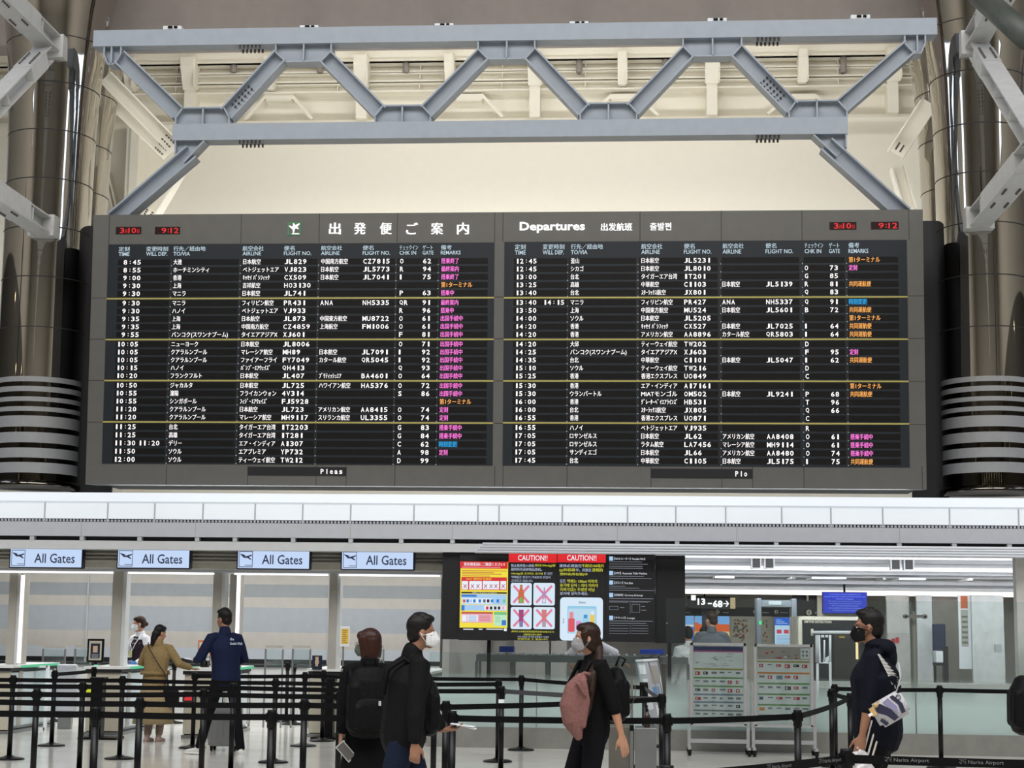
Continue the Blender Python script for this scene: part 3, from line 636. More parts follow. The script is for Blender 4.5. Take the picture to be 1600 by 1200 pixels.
# ------------------------------------------------------------------ canopy under the board
YF = 23.5
def zf(y, Y=YF): return W(800, y+5.5, Y).z
CX0, CX1 = -17.0, 13.0
z_ledge, z_mid, z_dot, z_slit, z_low = zf(769.5), zf(783), zf(811), zf(840), zf(858)
b = MB(); b.prism([(YF, z_mid+.01), (YF+.10, z_ledge+.02), (26, z_ledge+.02), (26, z_ledge-.1), (YF+.05, z_mid-.02)], CX0, CX1, m_white_glow, axis='x'); struct(b.build('trim_2', label='glossy white top edge of the canopy'))
b = MB(); b.prism([(YF+.03, z_dot+.012), (YF+.03, z_mid-.012), (YF+.12, z_mid-.012), (YF+.12, z_dot+.012)], CX0, CX1, m_white_glow, axis='x')
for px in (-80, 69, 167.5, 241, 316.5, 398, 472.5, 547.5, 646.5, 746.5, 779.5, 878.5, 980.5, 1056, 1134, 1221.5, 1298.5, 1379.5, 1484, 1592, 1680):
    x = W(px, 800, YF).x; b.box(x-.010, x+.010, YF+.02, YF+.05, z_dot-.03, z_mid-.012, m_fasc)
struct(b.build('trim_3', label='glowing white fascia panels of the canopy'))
b = MB(); b.box(CX0, CX1, YF+.05, YF+.12, z_dot-.035, z_dot+.012, m_dark)
x = CX0
while x < CX1: b.box(x, x+.028, YF+.03, YF+.06, z_dot-.026, z_dot+.002, m_fasc); x += .05
struct(b.build('trim_4', label='perforated dark strip under the white fascia'))
b = MB(); b.box(CX0, CX1, YF-.02, YF+.3, z_slit+.02, z_dot-.035, m_fasc)
for px in (128, 306, 548, 707, 965, 1151, 1405): x = W(px, 825, YF).x; b.box(x-.004, x+.004, YF-.022, YF, z_slit+.02, z_dot-.035, m_taupe)
struct(b.build('trim_5', label='plain grey fascia of the canopy'))
b = MB(); b.box(CX0, CX1, YF+.1, YF+.3, z_slit-.04, z_slit+.02, m_dark)
for px in (-30, 50, 128, 218, 308, 367, 458, 548, 627, 707, 805, 883, 965, 1058, 1151, 1213, 1309, 1405, 1491, 1577): x = W(px, 842, YF).x; b.box(x-.03, x+.03, YF-.01, YF+.12, z_slit-.04, z_slit+.02, m_fasc)
struct(b.build('trim_6', label='dark slit with grey spacers along the canopy'))
b = MB(); b.box(CX0, CX1, YF, YF+.35, z_low, z_slit-.04, m_fasc2); struct(b.build('trim_7', label='pale lower fascia of the canopy'))
XS = W(700, 880, YF).x
b = MB(); b.box(CX0, CX1, YF+.3, YF+.36, z_low, z_ledge-.1, m_fasc2); b.box(CX0, XS, YF+.3, 31.2, z_low+.36, z_low+.42, m_fasc2); struct(b.build('ceiling', label='canopy ceiling over the gates'))
# header over the gates (recess with conduit)
YG = 24.4
b = MB(); b.box(CX0, XS, 24.15, 24.3, zf(888, 24.15), z_low+.4, mat('header_beige', (196, 192, 180), .5)); b.box(CX0, XS, YG-.02, YG+.25, zf(893.5, YG), zf(879, YG), m_fasc)
struct(b.build('wall_header', label='taupe header over the gates'))
b = MB()
for yy in (866, 872, 877): z = zf(yy, YG); b.tube([(CX0, 24.12, z), (XS, 24.12, z)], .02, m_taupe, 8)
tag(b.build('conduit', origin=(-5, YG, zf(872, YG))), 'three taupe conduit pipes along the header behind the gate signs', 'conduit')
b = MB(); z = zf(895.5, YG)
for p, q in ((-30, 176), (200, 334), (366, 512), (530, 687)):
    x0, x1 = W(p, 895, YG).x, W(q, 895, YG).x; b.box(x0, x1, YG, YG+.06, z-.012, z+.012, m_led)
struct(b.build('trim_8', label='thin lit line under the gate header'))
# posts between the gates
def zfl(py, px, Y): return W(px, py, Y).z
posts = [(14.5, 31, 895, 'at the far end beside the first counter'), (176, 197, 893, 'beside the masked attendant'), (333, 351, 877, 'behind the man in navy'), (514.5, 531.5, 895, 'next to the yellow notice')]
for p, q, top, who in posts:
    x0, x1 = W(p, 905, YG).x, W(q, 905, YG).x; zt = zfl(top, p, YG)
    b = MB(); b.box(x0, x0+(x1-x0)*.72, YG+.02, YG+.2, .967, zt, m_taupe); b.box(x0+(x1-x0)*.72, x1, YG+.04, YG+.24, .967, zt, m_fasc2)
    tag(b.build('gate_post', origin=(x0, YG, 0)), 'taupe metal gate post '+who, 'post', 'gate posts')
    if top == 877:
        g = MB(); g.box(x0-.12, x1+.12, YG-.01, YG+.03, zt, zt+.08, m_taupe)
        tag(g.build('post_cap_plate', origin=(x0, YG, zt)), 'taupe cap plate on the tallest gate post', 'plate')
for p, q, y1, who in ((31, 35, 1043, 'by the far first gate post'), (369, 373.5, 1043, 'behind the head of the man in navy')):
    x0, x1 = W(p, 905, YG).x, W(q, 905, YG).x; t = thing('light_post', 'lit white vertical strip light '+who, 'light', (x0, YG+.1, 0), group='vertical strip lights')
    b = MB(); b.box(x0, x1, YG+.05, YG+.1, .98, zfl(898, p, YG), m_led); b.build('light_strip', t)
    b = MB(); b.box(x0-.15 if p > 100 else x0-.004, x0, YG+.25 if p > 100 else YG+.05, YG+.3 if p > 100 else YG+.2, .967, zfl(896, p, YG), m_taupe); b.box(x0, x1+.01, YG+.11, YG+.3, .967, zfl(896, p, YG), m_taupe); b.build('housing', t)
# hanging gate signs
m_sign = mat('sign_face_lit', (196, 216, 248), emit=.98); m_signt = mat('sign_ink_navy', (44, 50, 76), emit=.9); m_signk = mat('sign_frame_navy', (22, 24, 44), .4)
YSG = 23.8
for px, who in ((72, 'leading edge of the row, over the first counter'), (240, 'second along, over the masked attendant'), (427.5, 'third along, past the man in navy'), (590, 'last along, nearest the black screens')):
    dy = (px-72)*.006; x0, x1, z0, z1 = prect(px-58, 856+dy, px+58, 888.5+dy, YSG)
    t = thing('gate_sign', 'lit pale blue All Gates sign, '+who, 'sign', ((x0+x1)/2, YSG, z0), group='All Gates signs')
    b = MB(); b.bevbox(x0, x1, YSG, YSG+.12, z0, z1, .02, m_signk); b.build('frame', t)
    b = MB(); b.quad(x0+.022, x1-.022, z0+.022, z1-.022, YSG-.003, m_sign)
    w = x1-x0; h = z1-z0
    def P(a, c): return (x0+w*a, YSG-.008, z0+h*c)
    put_text(b, 'All Gates', m_signt, lambda u, v: (x0+w*.345+u, YSG-.008, z0+h*.27+v), width=w*.545, height=h*.46, bold=.012)
    for q in (((.035, .12), (.22, .15)), ((.035, .86), (.22, .89))): b.add([P(q[0][0], q[0][1]), P(q[1][0], q[0][1]), P(q[1][0], q[1][1]), P(q[0][0], q[1][1])], [(0, 1, 2, 3)], m_signt)
    for a in (.035, .213): b.add([P(a, .12), P(a+.008, .12), P(a+.008, .89), P(a, .89)], [(0, 1, 2, 3)], m_signt)
    for poly in ([(.045, .76), (.06, .77), (.12, .64), (.205, .73), (.212, .68), (.14, .57), (.10, .57)], [(.14, .58), (.19, .48), (.205, .49), (.17, .62)], [(.105, .66), (.075, .74), (.085, .745), (.13, .68)], [(.115, .2), (.21, .2), (.21, .23), (.115, .23)]):
        b.add([P(*c) for c in poly], [list(range(len(poly)))], m_signt)
    b.build('face', t)
    b = MB(); xa = x0+w*.72; b.tube([(xa+.2*w*i/8-.0, YSG+.06, z1-.01+.055*math.sin(PI*i/8)) for i in range(9)], .008, m_black, 6)
    b.build('cable', t); b = MB()
    for f in (.2, .8): b.tube([(x0+w*f, YSG+.07, z1-.02), (x0+w*f, YSG+.07, z_low+.41)], .008, m_steel, 6)
    b.build('hanger', t)
# frosted glass partitions with bands behind the gates
YP = 29.6
m_bandp = mat('pale_rose_film', (208, 203, 196), .3, noise=.02); m_bandg = mat('grey_film', (168, 173, 178), .25, noise=.02); m_bandb = mat('blue_grey_film', (186, 192, 200), .25, noise=.02); m_bandl = mat('light_blue_film', (204, 211, 219), .3, noise=.01)
bands = [(893, 912, m_bandp), (912, 932, m_bandg), (932, 948, m_bandp), (948, 986.5, m_bandb), (986.5, 1012, m_bandp), (1012, 1028.5, m_bandl), (1028.5, 1036, m_dark), (1036, 1075, m_fasc2)]
cuts = [-60, 137, 333, 514, 690]
names = ['beyond the first All Gates sign', 'behind the masked attendant', 'between the man in navy and the yellow notice', 'beside the black screens']
for i in range(4):
    x0, x1 = W(cuts[i], 950, YP).x, W(cuts[i+1], 950, YP).x; t = thing('glass_partition', 'banded frosted glass partition '+names[i], 'partition', ((x0+x1)/2, YP, 0), group='banded glass partitions')
    b = MB()
    for y0, y1, m in bands: b.box(x0+.015, x1-.015, YP, YP+.03, W(300, y1, YP).z, W(300, y0, YP).z, m)
    b.box(x0+.015, x1-.015, YP, YP+.03, 0, W(300, 1075, YP).z, m_fasc2); b.build('banded_glass', t)
    b = MB(); b.box(x0-.012, x0+.015, YP-.03, YP+.035, 0, W(300, 880, YP).z, m_fasc2); b.build('frame', t)
b = MB(); b.box(CX0, XS, YP+.04, YP+.1, W(300, 900, YP).z, z_low+.42, m_fasc2); struct(b.build('wall_gates'))
# small framed glass desk screens
for px0, px1, who in ((66.5, 101, 'beside the first strip light'), (116.5, 141, 'just behind the framed notice'), (414.5, 441.5, 'first past the man in navy'), (457, 484.5, 'next to the small portrait notice'), (582, 599, 'partly behind the head of the short-haired woman')):
    Y = 26.4; x0, x1, z0, z1 = prect(px0, 1010, px1, 1043, Y); t = thing('desk_screen', 'small clear desk screen in a grey frame '+who, 'screen', ((x0+x1)/2, Y, 0), group='clear desk screens')
    b = MB(); b.box(x0, x1, Y, Y+.03, z1-.02, z1+.015, m_taupe); b.build('top_rail', t)
    for x in (x0, x1): b = MB(); b.box(x-.012, x+.012, Y, Y+.03, 0, z1-.04, m_steel); b.build('upright', t)
    b = MB(); b.box(x0+.015, x1-.015, Y+.012, Y+.018, z0, z1-.05, m_glass); b.build('pane', t)
# low white desk behind the gates
b = MB(); x0, x1 = W(-60, 1050, 29).x, W(660, 1050, 29).x; b.box(x0, x1, 28.8, 29.3, .0, .86, m_fasc2); b.box(x0, x1, 28.75, 29.35, .86, .9, m_dark)
tag(b.build('back_desk', origin=(-6, 29, 0)), 'long low white desk with a dark top edge behind the gates', 'desk')
# check counters
m_ctop = mat('counter_top_white', (226, 228, 226), .3, noise=.01); m_gglow = mat('green_edge_light', (80, 205, 150), emit=.75); m_gglow2 = mat('green_light_bright', (70, 240, 180), emit=1.1)
def counter(lab, px0, px1, ybot, depth, group='check counters', glow=True):
    A = onz(px0, ybot, 0); B = onz(px1, ybot, 0); Y = (A.y+B.y)/2; x0, x1 = A.x, B.x
    t = thing('check_counter', lab, 'counter', ((x0+x1)/2, Y, 0), group=group)
    b = MB(); b.box(x0, x1, Y, Y+.06, .06, .90, m_beige); b.build('front_panel', t)
    b = MB(); b.box(x1-.02, x1, Y+.07, Y+depth, .10, .86, m_cool); b.box(x0, x0+.02, Y+.07, Y+depth, .10, .86, m_cool); b.box(x1-.03, x1+.01, Y+.35, Y+.5, .1, .88, m_taupe); b.box(x1-.03, x1+.01, Y+depth-.1, Y+depth, .1, .88, m_taupe); b.build('glass_sides', t)
    b = MB(); b.box(x0+.03, x1-.03, Y+.05, Y+depth-.05, .06, .87, m_fasc2); b.build('carcass', t)
    b = MB(); b.box(x0+.01, x1-.01, Y+.03, Y+depth, 0, .06, m_dark); b.box(x0-.02, x1+.03, Y+.0, Y+depth+.02, .0, .045, m_steel); b.build('plinth', t)
    b = MB(); b.box(x0-.04, x1+.05, Y-.05, Y+depth+.05, .93, .965, m_ctop); b.box(x0-.02, x1+.02, Y-.03, Y+depth, .88, .93, m_dark); b.build('worktop', t)
    if glow:
        g = MB(); g.box(x1+.05, x1+.065, Y+.3, Y+depth, .925, .96, m_gglow); g.build('lit_edge', t)
    return t, x0, x1, Y
counter('pale check counter cut by the picture edge under the first sign', -42, 13, 1147, 1.9)
counter('pale check counter between the framed notice and the woman in the trench coat', 130, 186, 1149, 1.8)
counter('pale check counter behind the man in navy', 283, 340, 1154, 1.9)
counter('pale check counter beyond the short-haired woman', 480, 541, 1152, 1.6)
counter('narrow check counter beside the low glass barrier', 600, 668, 1160, 1.9, glow=False)
# notices on the counters
m_photo1 = mat('notice_navy', (24, 34, 58), .4); m_skinp = mat('notice_portrait', (196, 168, 140), .5); m_orgp = mat('notice_orange', (206, 120, 84), .5)
def framed(name, lab, px0, py0, px1, py1, Y, mf, content):
    x0, x1, z0, z1 = prect(px0, py0, px1, py1, Y); t = thing(name, lab, 'notice', ((x0+x1)/2, Y, .965))
    b = MB(); b.bevbox(x0, x1, Y, Y+.03, z0, z1, .008, mf); b.build('frame', t)
    b = MB(); content(b, x0, x1, z0, z1, Y-.004); b.build('print', t)
    b = MB(); b.box((x0+x1)/2-.05, (x0+x1)/2+.05, Y+.0, Y+.14, .965, .985, m_dark); b.box((x0+x1)/2-.02, (x0+x1)/2+.02, Y+.03, Y+.05, .97, z0+.1, m_dark); b.build('stand', t); return t
def c1(b, x0, x1, z0, z1, Y):
    w, h = x1-x0, z1-z0; b.quad(x0+w*.12, x1-w*.12, z0+h*.09, z1-h*.09, Y, m_beige); b.quad(x0+w*.22, x1-w*.22, z0+h*.17, z1-h*.2, Y-.002, m_photo1); b.quad(x0+w*.36, x1-w*.36, z0+h*.42, z1-h*.3, Y-.004, m_skinp)
    for k in range(3): b.quad(x0+w*.3, x1-w*.3, z0+h*(.21+.06*k), z0+h*(.23+.06*k), Y-.004, m_fasc)
framed('framed_notice', 'framed photo notice in a pale mount standing on the counter before the attendant post', 136, 998, 162, 1035, 24.6, m_black, c1)
def c2(b, x0, x1, z0, z1, Y):
    w, h = x1-x0, z1-z0; b.quad(x0+w*.1, x1-w*.1, z0+h*.1, z1-h*.12, Y, m_skinp)
    for i in range(2):
        for j in range(2):
            xa, za = x0+w*(.16+.36*i), z0+h*(.16+.36*j); b.quad(xa, xa+w*.3, za, za+h*.3, Y-.002, m_white)
            b.add([(xa+w*.04, Y-.004, za+h*.05), (xa+w*.08, Y-.004, za+h*.04), (xa+w*.26, Y-.004, za+h*.24), (xa+w*.22, Y-.004, za+h*.26)], [(0, 1, 2, 3)], m_orgp)
            b.add([(xa+w*.22, Y-.004, za+h*.04), (xa+w*.26, Y-.004, za+h*.05), (xa+w*.08, Y-.004, za+h*.26), (xa+w*.04, Y-.004, za+h*.24)], [(0, 1, 2, 3)], m_orgp)
    b.quad(x0+w*.1, x1-w*.1, z0+h*.0, z0+h*.1, Y-.002, m_white)
framed('prohibited_items_notice', 'orange notice of crossed-out items on a stand before the man in navy', 309, 1000, 329.5, 1024, 24.4, m_orgp, c2)
b = MB(); x0, x1, z0, z1 = prect(310, 1024, 327, 1032, 24.45); b.box(x0, x1, 24.45, 24.6, z0, z1, m_white); b.box(x0+.03, x1-.03, 24.46, 24.58, .965, z0, m_black)
tag(b.build('document_reader', origin=(x0, 24.5, .965)), 'small white document reader under the orange notice', 'reader')
def c3(b, x0, x1, z0, z1, Y):
    w, h = x1-x0, z1-z0; b.quad(x0+w*.06, x1-w*.06, z0+h*.05, z1-h*.05, Y, m_photo1)
    for p, q, r, s in ((.34, .62, .66, .9), (.3, .42, .7, .62), (.36, .24, .62, .42)): b.quad(x0+w*p, x0+w*r, z0+h*q, z0+h*s, Y-.003, m_skinp)
framed('portrait_notice', 'small navy portrait notice on the counter beyond the short-haired woman', 487.5, 1024, 503, 1046.5, 24.3, m_photo1, c3)
framed('portrait_notice', 'small dark portrait notice by the mask of the man in black', 651, 1027, 663, 1050, 24.4, m_photo1, c3)
for px, who in ((300.5, 'under the papers handed over by the man in navy'), (150, 'beside the framed photo notice'), (660, 'beside the elbow of the man in black')):
    b = MB(); y = 1049 if px == 300.5 else (1045 if px == 150 else 1054); c = W(px, y, (24.3 if px == 660 else 23.95) if px != 150 else 24.5); r = .09 if px == 300.5 else (.07 if px == 134 else .03)
    b.lathe([(r*.9, .966), (r, .975), (r, c.z+.015), (r*.7, c.z+.03), (0, c.z+.035)], m_gglow2, (c.x, c.y), 20)
    tag(b.build('indicator_light', origin=(c.x, c.y, .966)), 'round green indicator light '+who, 'light', 'green indicator lights')
# yellow notice beside the last post
x0, x1, z0, z1 = prect(532, 979, 546, 1008, 24.35); t = thing('yellow_notice', 'yellow printed notice in a white holder beside the gate post', 'notice', ((x0+x1)/2, 24.35, z0))
b = MB(); b.bevbox(x0-.005, x1, 24.35, 24.38, z0-.02, z1, .008, m_white); b.box(x0+.03, x0+.05, 24.37, 24.39, 0.93, z0, m_steel); b.build('holder', t)
b = MB(); b.quad(x0+.012, x1-.012, z0+.02, z1-.03, 24.345, mat('notice_yellow', (236, 196, 84), .5))
for k in range(7): b.quad(x0+.03, x1-.03-.01*(k % 3), z1-.06-.028*k, z1-.05-.028*k, 24.342, mat('notice_text_brown', (170, 130, 50), .5))
b.build('print', t)
# swing gate between the counters with yellow marks and small pieces
m_yg = mat('tag_lime', (214, 226, 40), emit=.8); m_redg = mat('tag_red', (226, 50, 60), emit=.8)
for px, py, m, nm, lab in ((136, 1079, m_yg, 'entry_arrow_light', 'lime green arrow light on the counter front before the framed notice'), (295, 1090, m_redg, 'stop_light', 'red no-entry light low on the counter beside the man in navy')):
    c = W(px, py, {136: 23.98, 295: 23.68}[px]); b = MB(); b.add([(c.x-.07, c.y, c.z-.04), (c.x+.05, c.y, c.z-.04), (c.x+.07, c.y, c.z+.01), (c.x, c.y, c.z+.06), (c.x-.06, c.y, c.z)], [(0, 1, 2, 3, 4)], m); b.prism([(c.x-.09, c.z-.06), (c.x+.09, c.z-.06), (c.x+.09, c.z+.08), (c.x-.09, c.z+.08)], c.y+.005, c.y+.03, m_dark)
    tag(b.build(nm, origin=c), lab, 'light')
b = MB(); x0, x1, z0, z1 = prect(88, 1038, 119, 1060, 25.2); b.bevbox(x0, x1, 25.2, 25.3, z0-.5, z1, .03, m_fasc); b.box(x0+.05, x1-.05, 25.22, 25.28, 0, z0-.48, m_steel)
tag(b.build('barrier_gate', origin=(x0, 25.2, 0)), 'grey rounded flap gate in the passage behind the first belt posts', 'gate')
t = thing('glass_gate', 'white framed glass gate standing beside the green-edged counter', 'gate', W(66, 1100, 24.9)*1.0)
t.location.z = 0; t['_org'] = list(t.location)
b = MB(); x0, x1, z0, z1 = prect(44, 1040, 73, 1115, 24.9); b.box(x1-.02, x1+.02, 24.88, 24.93, 0, z1, m_white); b.box(x0, x1, 24.88, 24.93, z1-.03, z1, m_white); b.box(x0, x1, 24.88, 24.93, 0, .04, m_white); b.build('frame', t)
b = MB(); b.box(x0, x1-.02, 24.90, 24.91, .06, z1-.04, m_glass); b.build('pane', t)
for px0, px1, who in ((113, 160, 'in the passage behind the lime arrow light'), (404, 478, 'in the passage past the man in navy')):
    b = MB(); A, B = onz(px0, 1112, 0), onz(px1, 1112, 0)
    for k in range(4): x = A.x+(B.x-A.x)*k/3; b.box(x-.015, x+.015, 26.60, 26.63, 0, .8, m_steel)
    b.box(A.x, B.x, 26.61, 26.62, .06, .78, m_glass)
    tag(b.build('passage_screen', origin=(A.x, 26.6, 0)), 'low glass screen with steel uprights '+who, 'screen', 'low glass passage screens')

# ------------------------------------------------------------------ security side: slatted ceiling, lobby wall
XE = CX1
m_slat = mat('slat_silver', (196, 199, 202), .35, metal=.15, noise=.02); m_slatw = mat('slat_white_sheen', (220, 224, 232), .35, noise=.01)
b = MB()
for i in range(4):
    Y = YF-.06-.11*i; z = W(1250, 866.5-4.1*i, Y).z; b.tube([(W(742+4*i, 862, Y).x, Y, z), (XE, Y, z)], .021, m_slatw, 10)
steps = [(867, 24.3), (873, 24.9), (879, 25.5), (885, 26.1), (891, 26.8), (897, 27.5), (902, 28.3), (907, 29.2), (912, 30.2), (917, 31.3), (921, 32.4)]
for i, (y, Y) in enumerate(steps):
    z = W(1300, y+.5, Y).z; Y1 = steps[i+1][1] if i < 10 else 33.0; z1 = W(1300, steps[i-1][0]-1 if i else 860, Y).z
    m = (m_slatw, m_slat, m_fasc)[i % 3]  # alternating tones stand in for reflection bands on the polished ceiling
    b.box(XS-.2, XE, Y, Y+.06, z, z1+.08, m); b.box(XS-.2, XE, Y+.06, Y1-.06, z+.03, z+.05, m_slat)
struct(b.build('ceiling', label='slatted silver ceiling over the security desks'))
b = MB()
for px, Y, w in ((1130, 27.5, .5), (1236, 26.9, .08), (1290, 27.8, .9), (1375, 28.6, .08), (1418, 28, .7), (1508, 27, .08)):
    x = W(px, 900, Y).x; z = W(1300, 905, Y).z; b.box(x-w*.3, x+w*.3, Y-.5, Y+.5, z-.012, z+.02, m_slatw if w > .1 else m_slat)
tag(b.build('ceiling_inlay', origin=(5, 27.5, 2.6)), 'small pale inlays in the slatted ceiling over the security desks', 'ceiling panel')
b = MB(); b.box(XS-.2, XE, YF+.1, 40, z_low+.08, z_low+.14, m_fasc); struct(b.build('ceiling', label='upper slab over the security desks'))
YL = 33.2
b = MB(); zz = W(1300, 926, YL).z; b.box(XS-.3, XE, YL-.15, YL, zz-.05, zz+.04, m_ledwarm); struct(b.build('trim_9', label='warm lit cove line above the security hall'))
b = MB(); b.box(XS-.3, XE, YL, YL+.1, zz+.04, z_low+.14, m_fasc); struct(b.build('wall_lintel'))
YW = 39.5
m_lobby = mat('lobby_wall_grey', (212, 209, 204), .5, noise=.02)
b = MB(); b.box(XS-6, 18, YW, YW+.2, 0, 3.4, m_lobby); struct(b.build('wall_lobby'))
b = MB(); b.box(XS-.3, 18, YL+.1, YW, zz+.25, zz+.35, m_lobby); struct(b.build('ceiling', label='lobby ceiling'))
b = MB(); b.box(XS-.16, XS-.06, YG, YW, 0, z_low+.1, m_lobby); struct(b.build('wall_side'))
b = MB(); b.box(XE, XE+.1, YF, YW, 0, z_low+.1, m_lobby); struct(b.build('wall_east'))
# speaker clusters under the slatted ceiling
for px, py, who in ((1192, 879, 'nearer the black screens'), (1410, 881, 'further along, over the man in the dark hoodie')):
    c = W(px, py, 25.0); t = thing('ceiling_speaker', 'twin square ceiling fittings, '+who, 'light fitting', c, group='twin ceiling fittings')
    for k in (-1, 1):
        b = MB(); b.box(c.x+k*.095-.075, c.x+k*.095+.075, c.y, c.y+.14, c.z-.09, c.z+.09, m_fasc); b.box(c.x+k*.095-.055, c.x+k*.095+.055, c.y-.004, c.y, c.z-.075, c.z+.075, m_dark); b.box(c.x-.01, c.x+.01, c.y+.02, c.y+.06, c.z+.05, z_low+.09, m_fasc)
        h = b.build('housing', t)
        for j in (-1, 1): b = MB(); b.lathe([(.026, 0), (.03, .02), (0, .022)], m_led, (0, 0), 12); q = b.build('lamp', h); q.location = (k*.095, -.006, .035*j); q.rotation_euler = (PI/2, 0, 0)

# ------------------------------------------------------------------ glass barriers
def barrier(name, lab, px0, px1, ytop, Y, mid=()):
    x0, x1 = W(px0, 1100, Y).x, W(px1, 1100, Y).x; zt = W((px0+px1)/2, ytop, Y).z
    t = thing(name, lab, 'barrier', ((x0+x1)/2, Y, 0), group='glass barriers')
    b = MB(); b.box(x0, x1, Y-.02, Y+.3, 0, .27, mat('barrier_plinth', (142, 141, 136), .35, metal=.3)); b.build('plinth', t)
    xs = [x0]+[W(m, 1100, Y).x for m in mid]+[x1]
    for a, c in zip(xs[:-1], xs[1:]): b = MB(); b.box(a+.008, c-.008, Y+.05, Y+.062, .27, zt, m_frost); b.build('glass_panel', t)
    return t
YB = 22.95
barrier('low_glass_barrier', 'low frosted glass barrier behind the woman with long hair', 668, 1006, 1021, YB, (838,))
barrier('tall_glass_barrier', 'tall frosted glass barrier with clear upper half behind the man in the dark hoodie', 1040, 1660, 938, YB+.05, (1240, 1432))
X = W(1432, 1100, YB).x; t = thing('glass_fin', 'steel glass fin post with a cross arm on the tall barrier', 'post', (X, YB+.1, 0))
b = MB(); b.box(X-.035, X+.045, YB+.14, YB+.2, .27, W(1430, 955, YB).z, m_taupe); b.box(X-.03, X-.015, YB+.13, YB+.2, .3, W(1430, 940, YB).z, m_steel); b.build('fin', t)
b = MB(); c = W(1430.5, 963, YB); b.box(c.x-.115, c.x+.115, YB+.02, YB+.05, c.z-.018, c.z+.018, m_steel); b.build('arm', t)
for k in (-1, 1): b = MB(); b.tube([(c.x+k*.125, YB-.0, c.z), (c.x+k*.125, YB+.09, c.z)], .032, m_steel, 16); b.tube([(c.x+k*.125, YB-.006, c.z), (c.x+k*.125, YB, c.z)], .016, m_dark, 12); b.build('clamp', t)
# tall corner post at the end of the security hall
b = MB(); x0 = W(1590, 900, 23.6).x; b.box(x0, x0+.5, 23.7, 23.9, 0, z_low, m_lobby); struct(b.build('wall_end'))

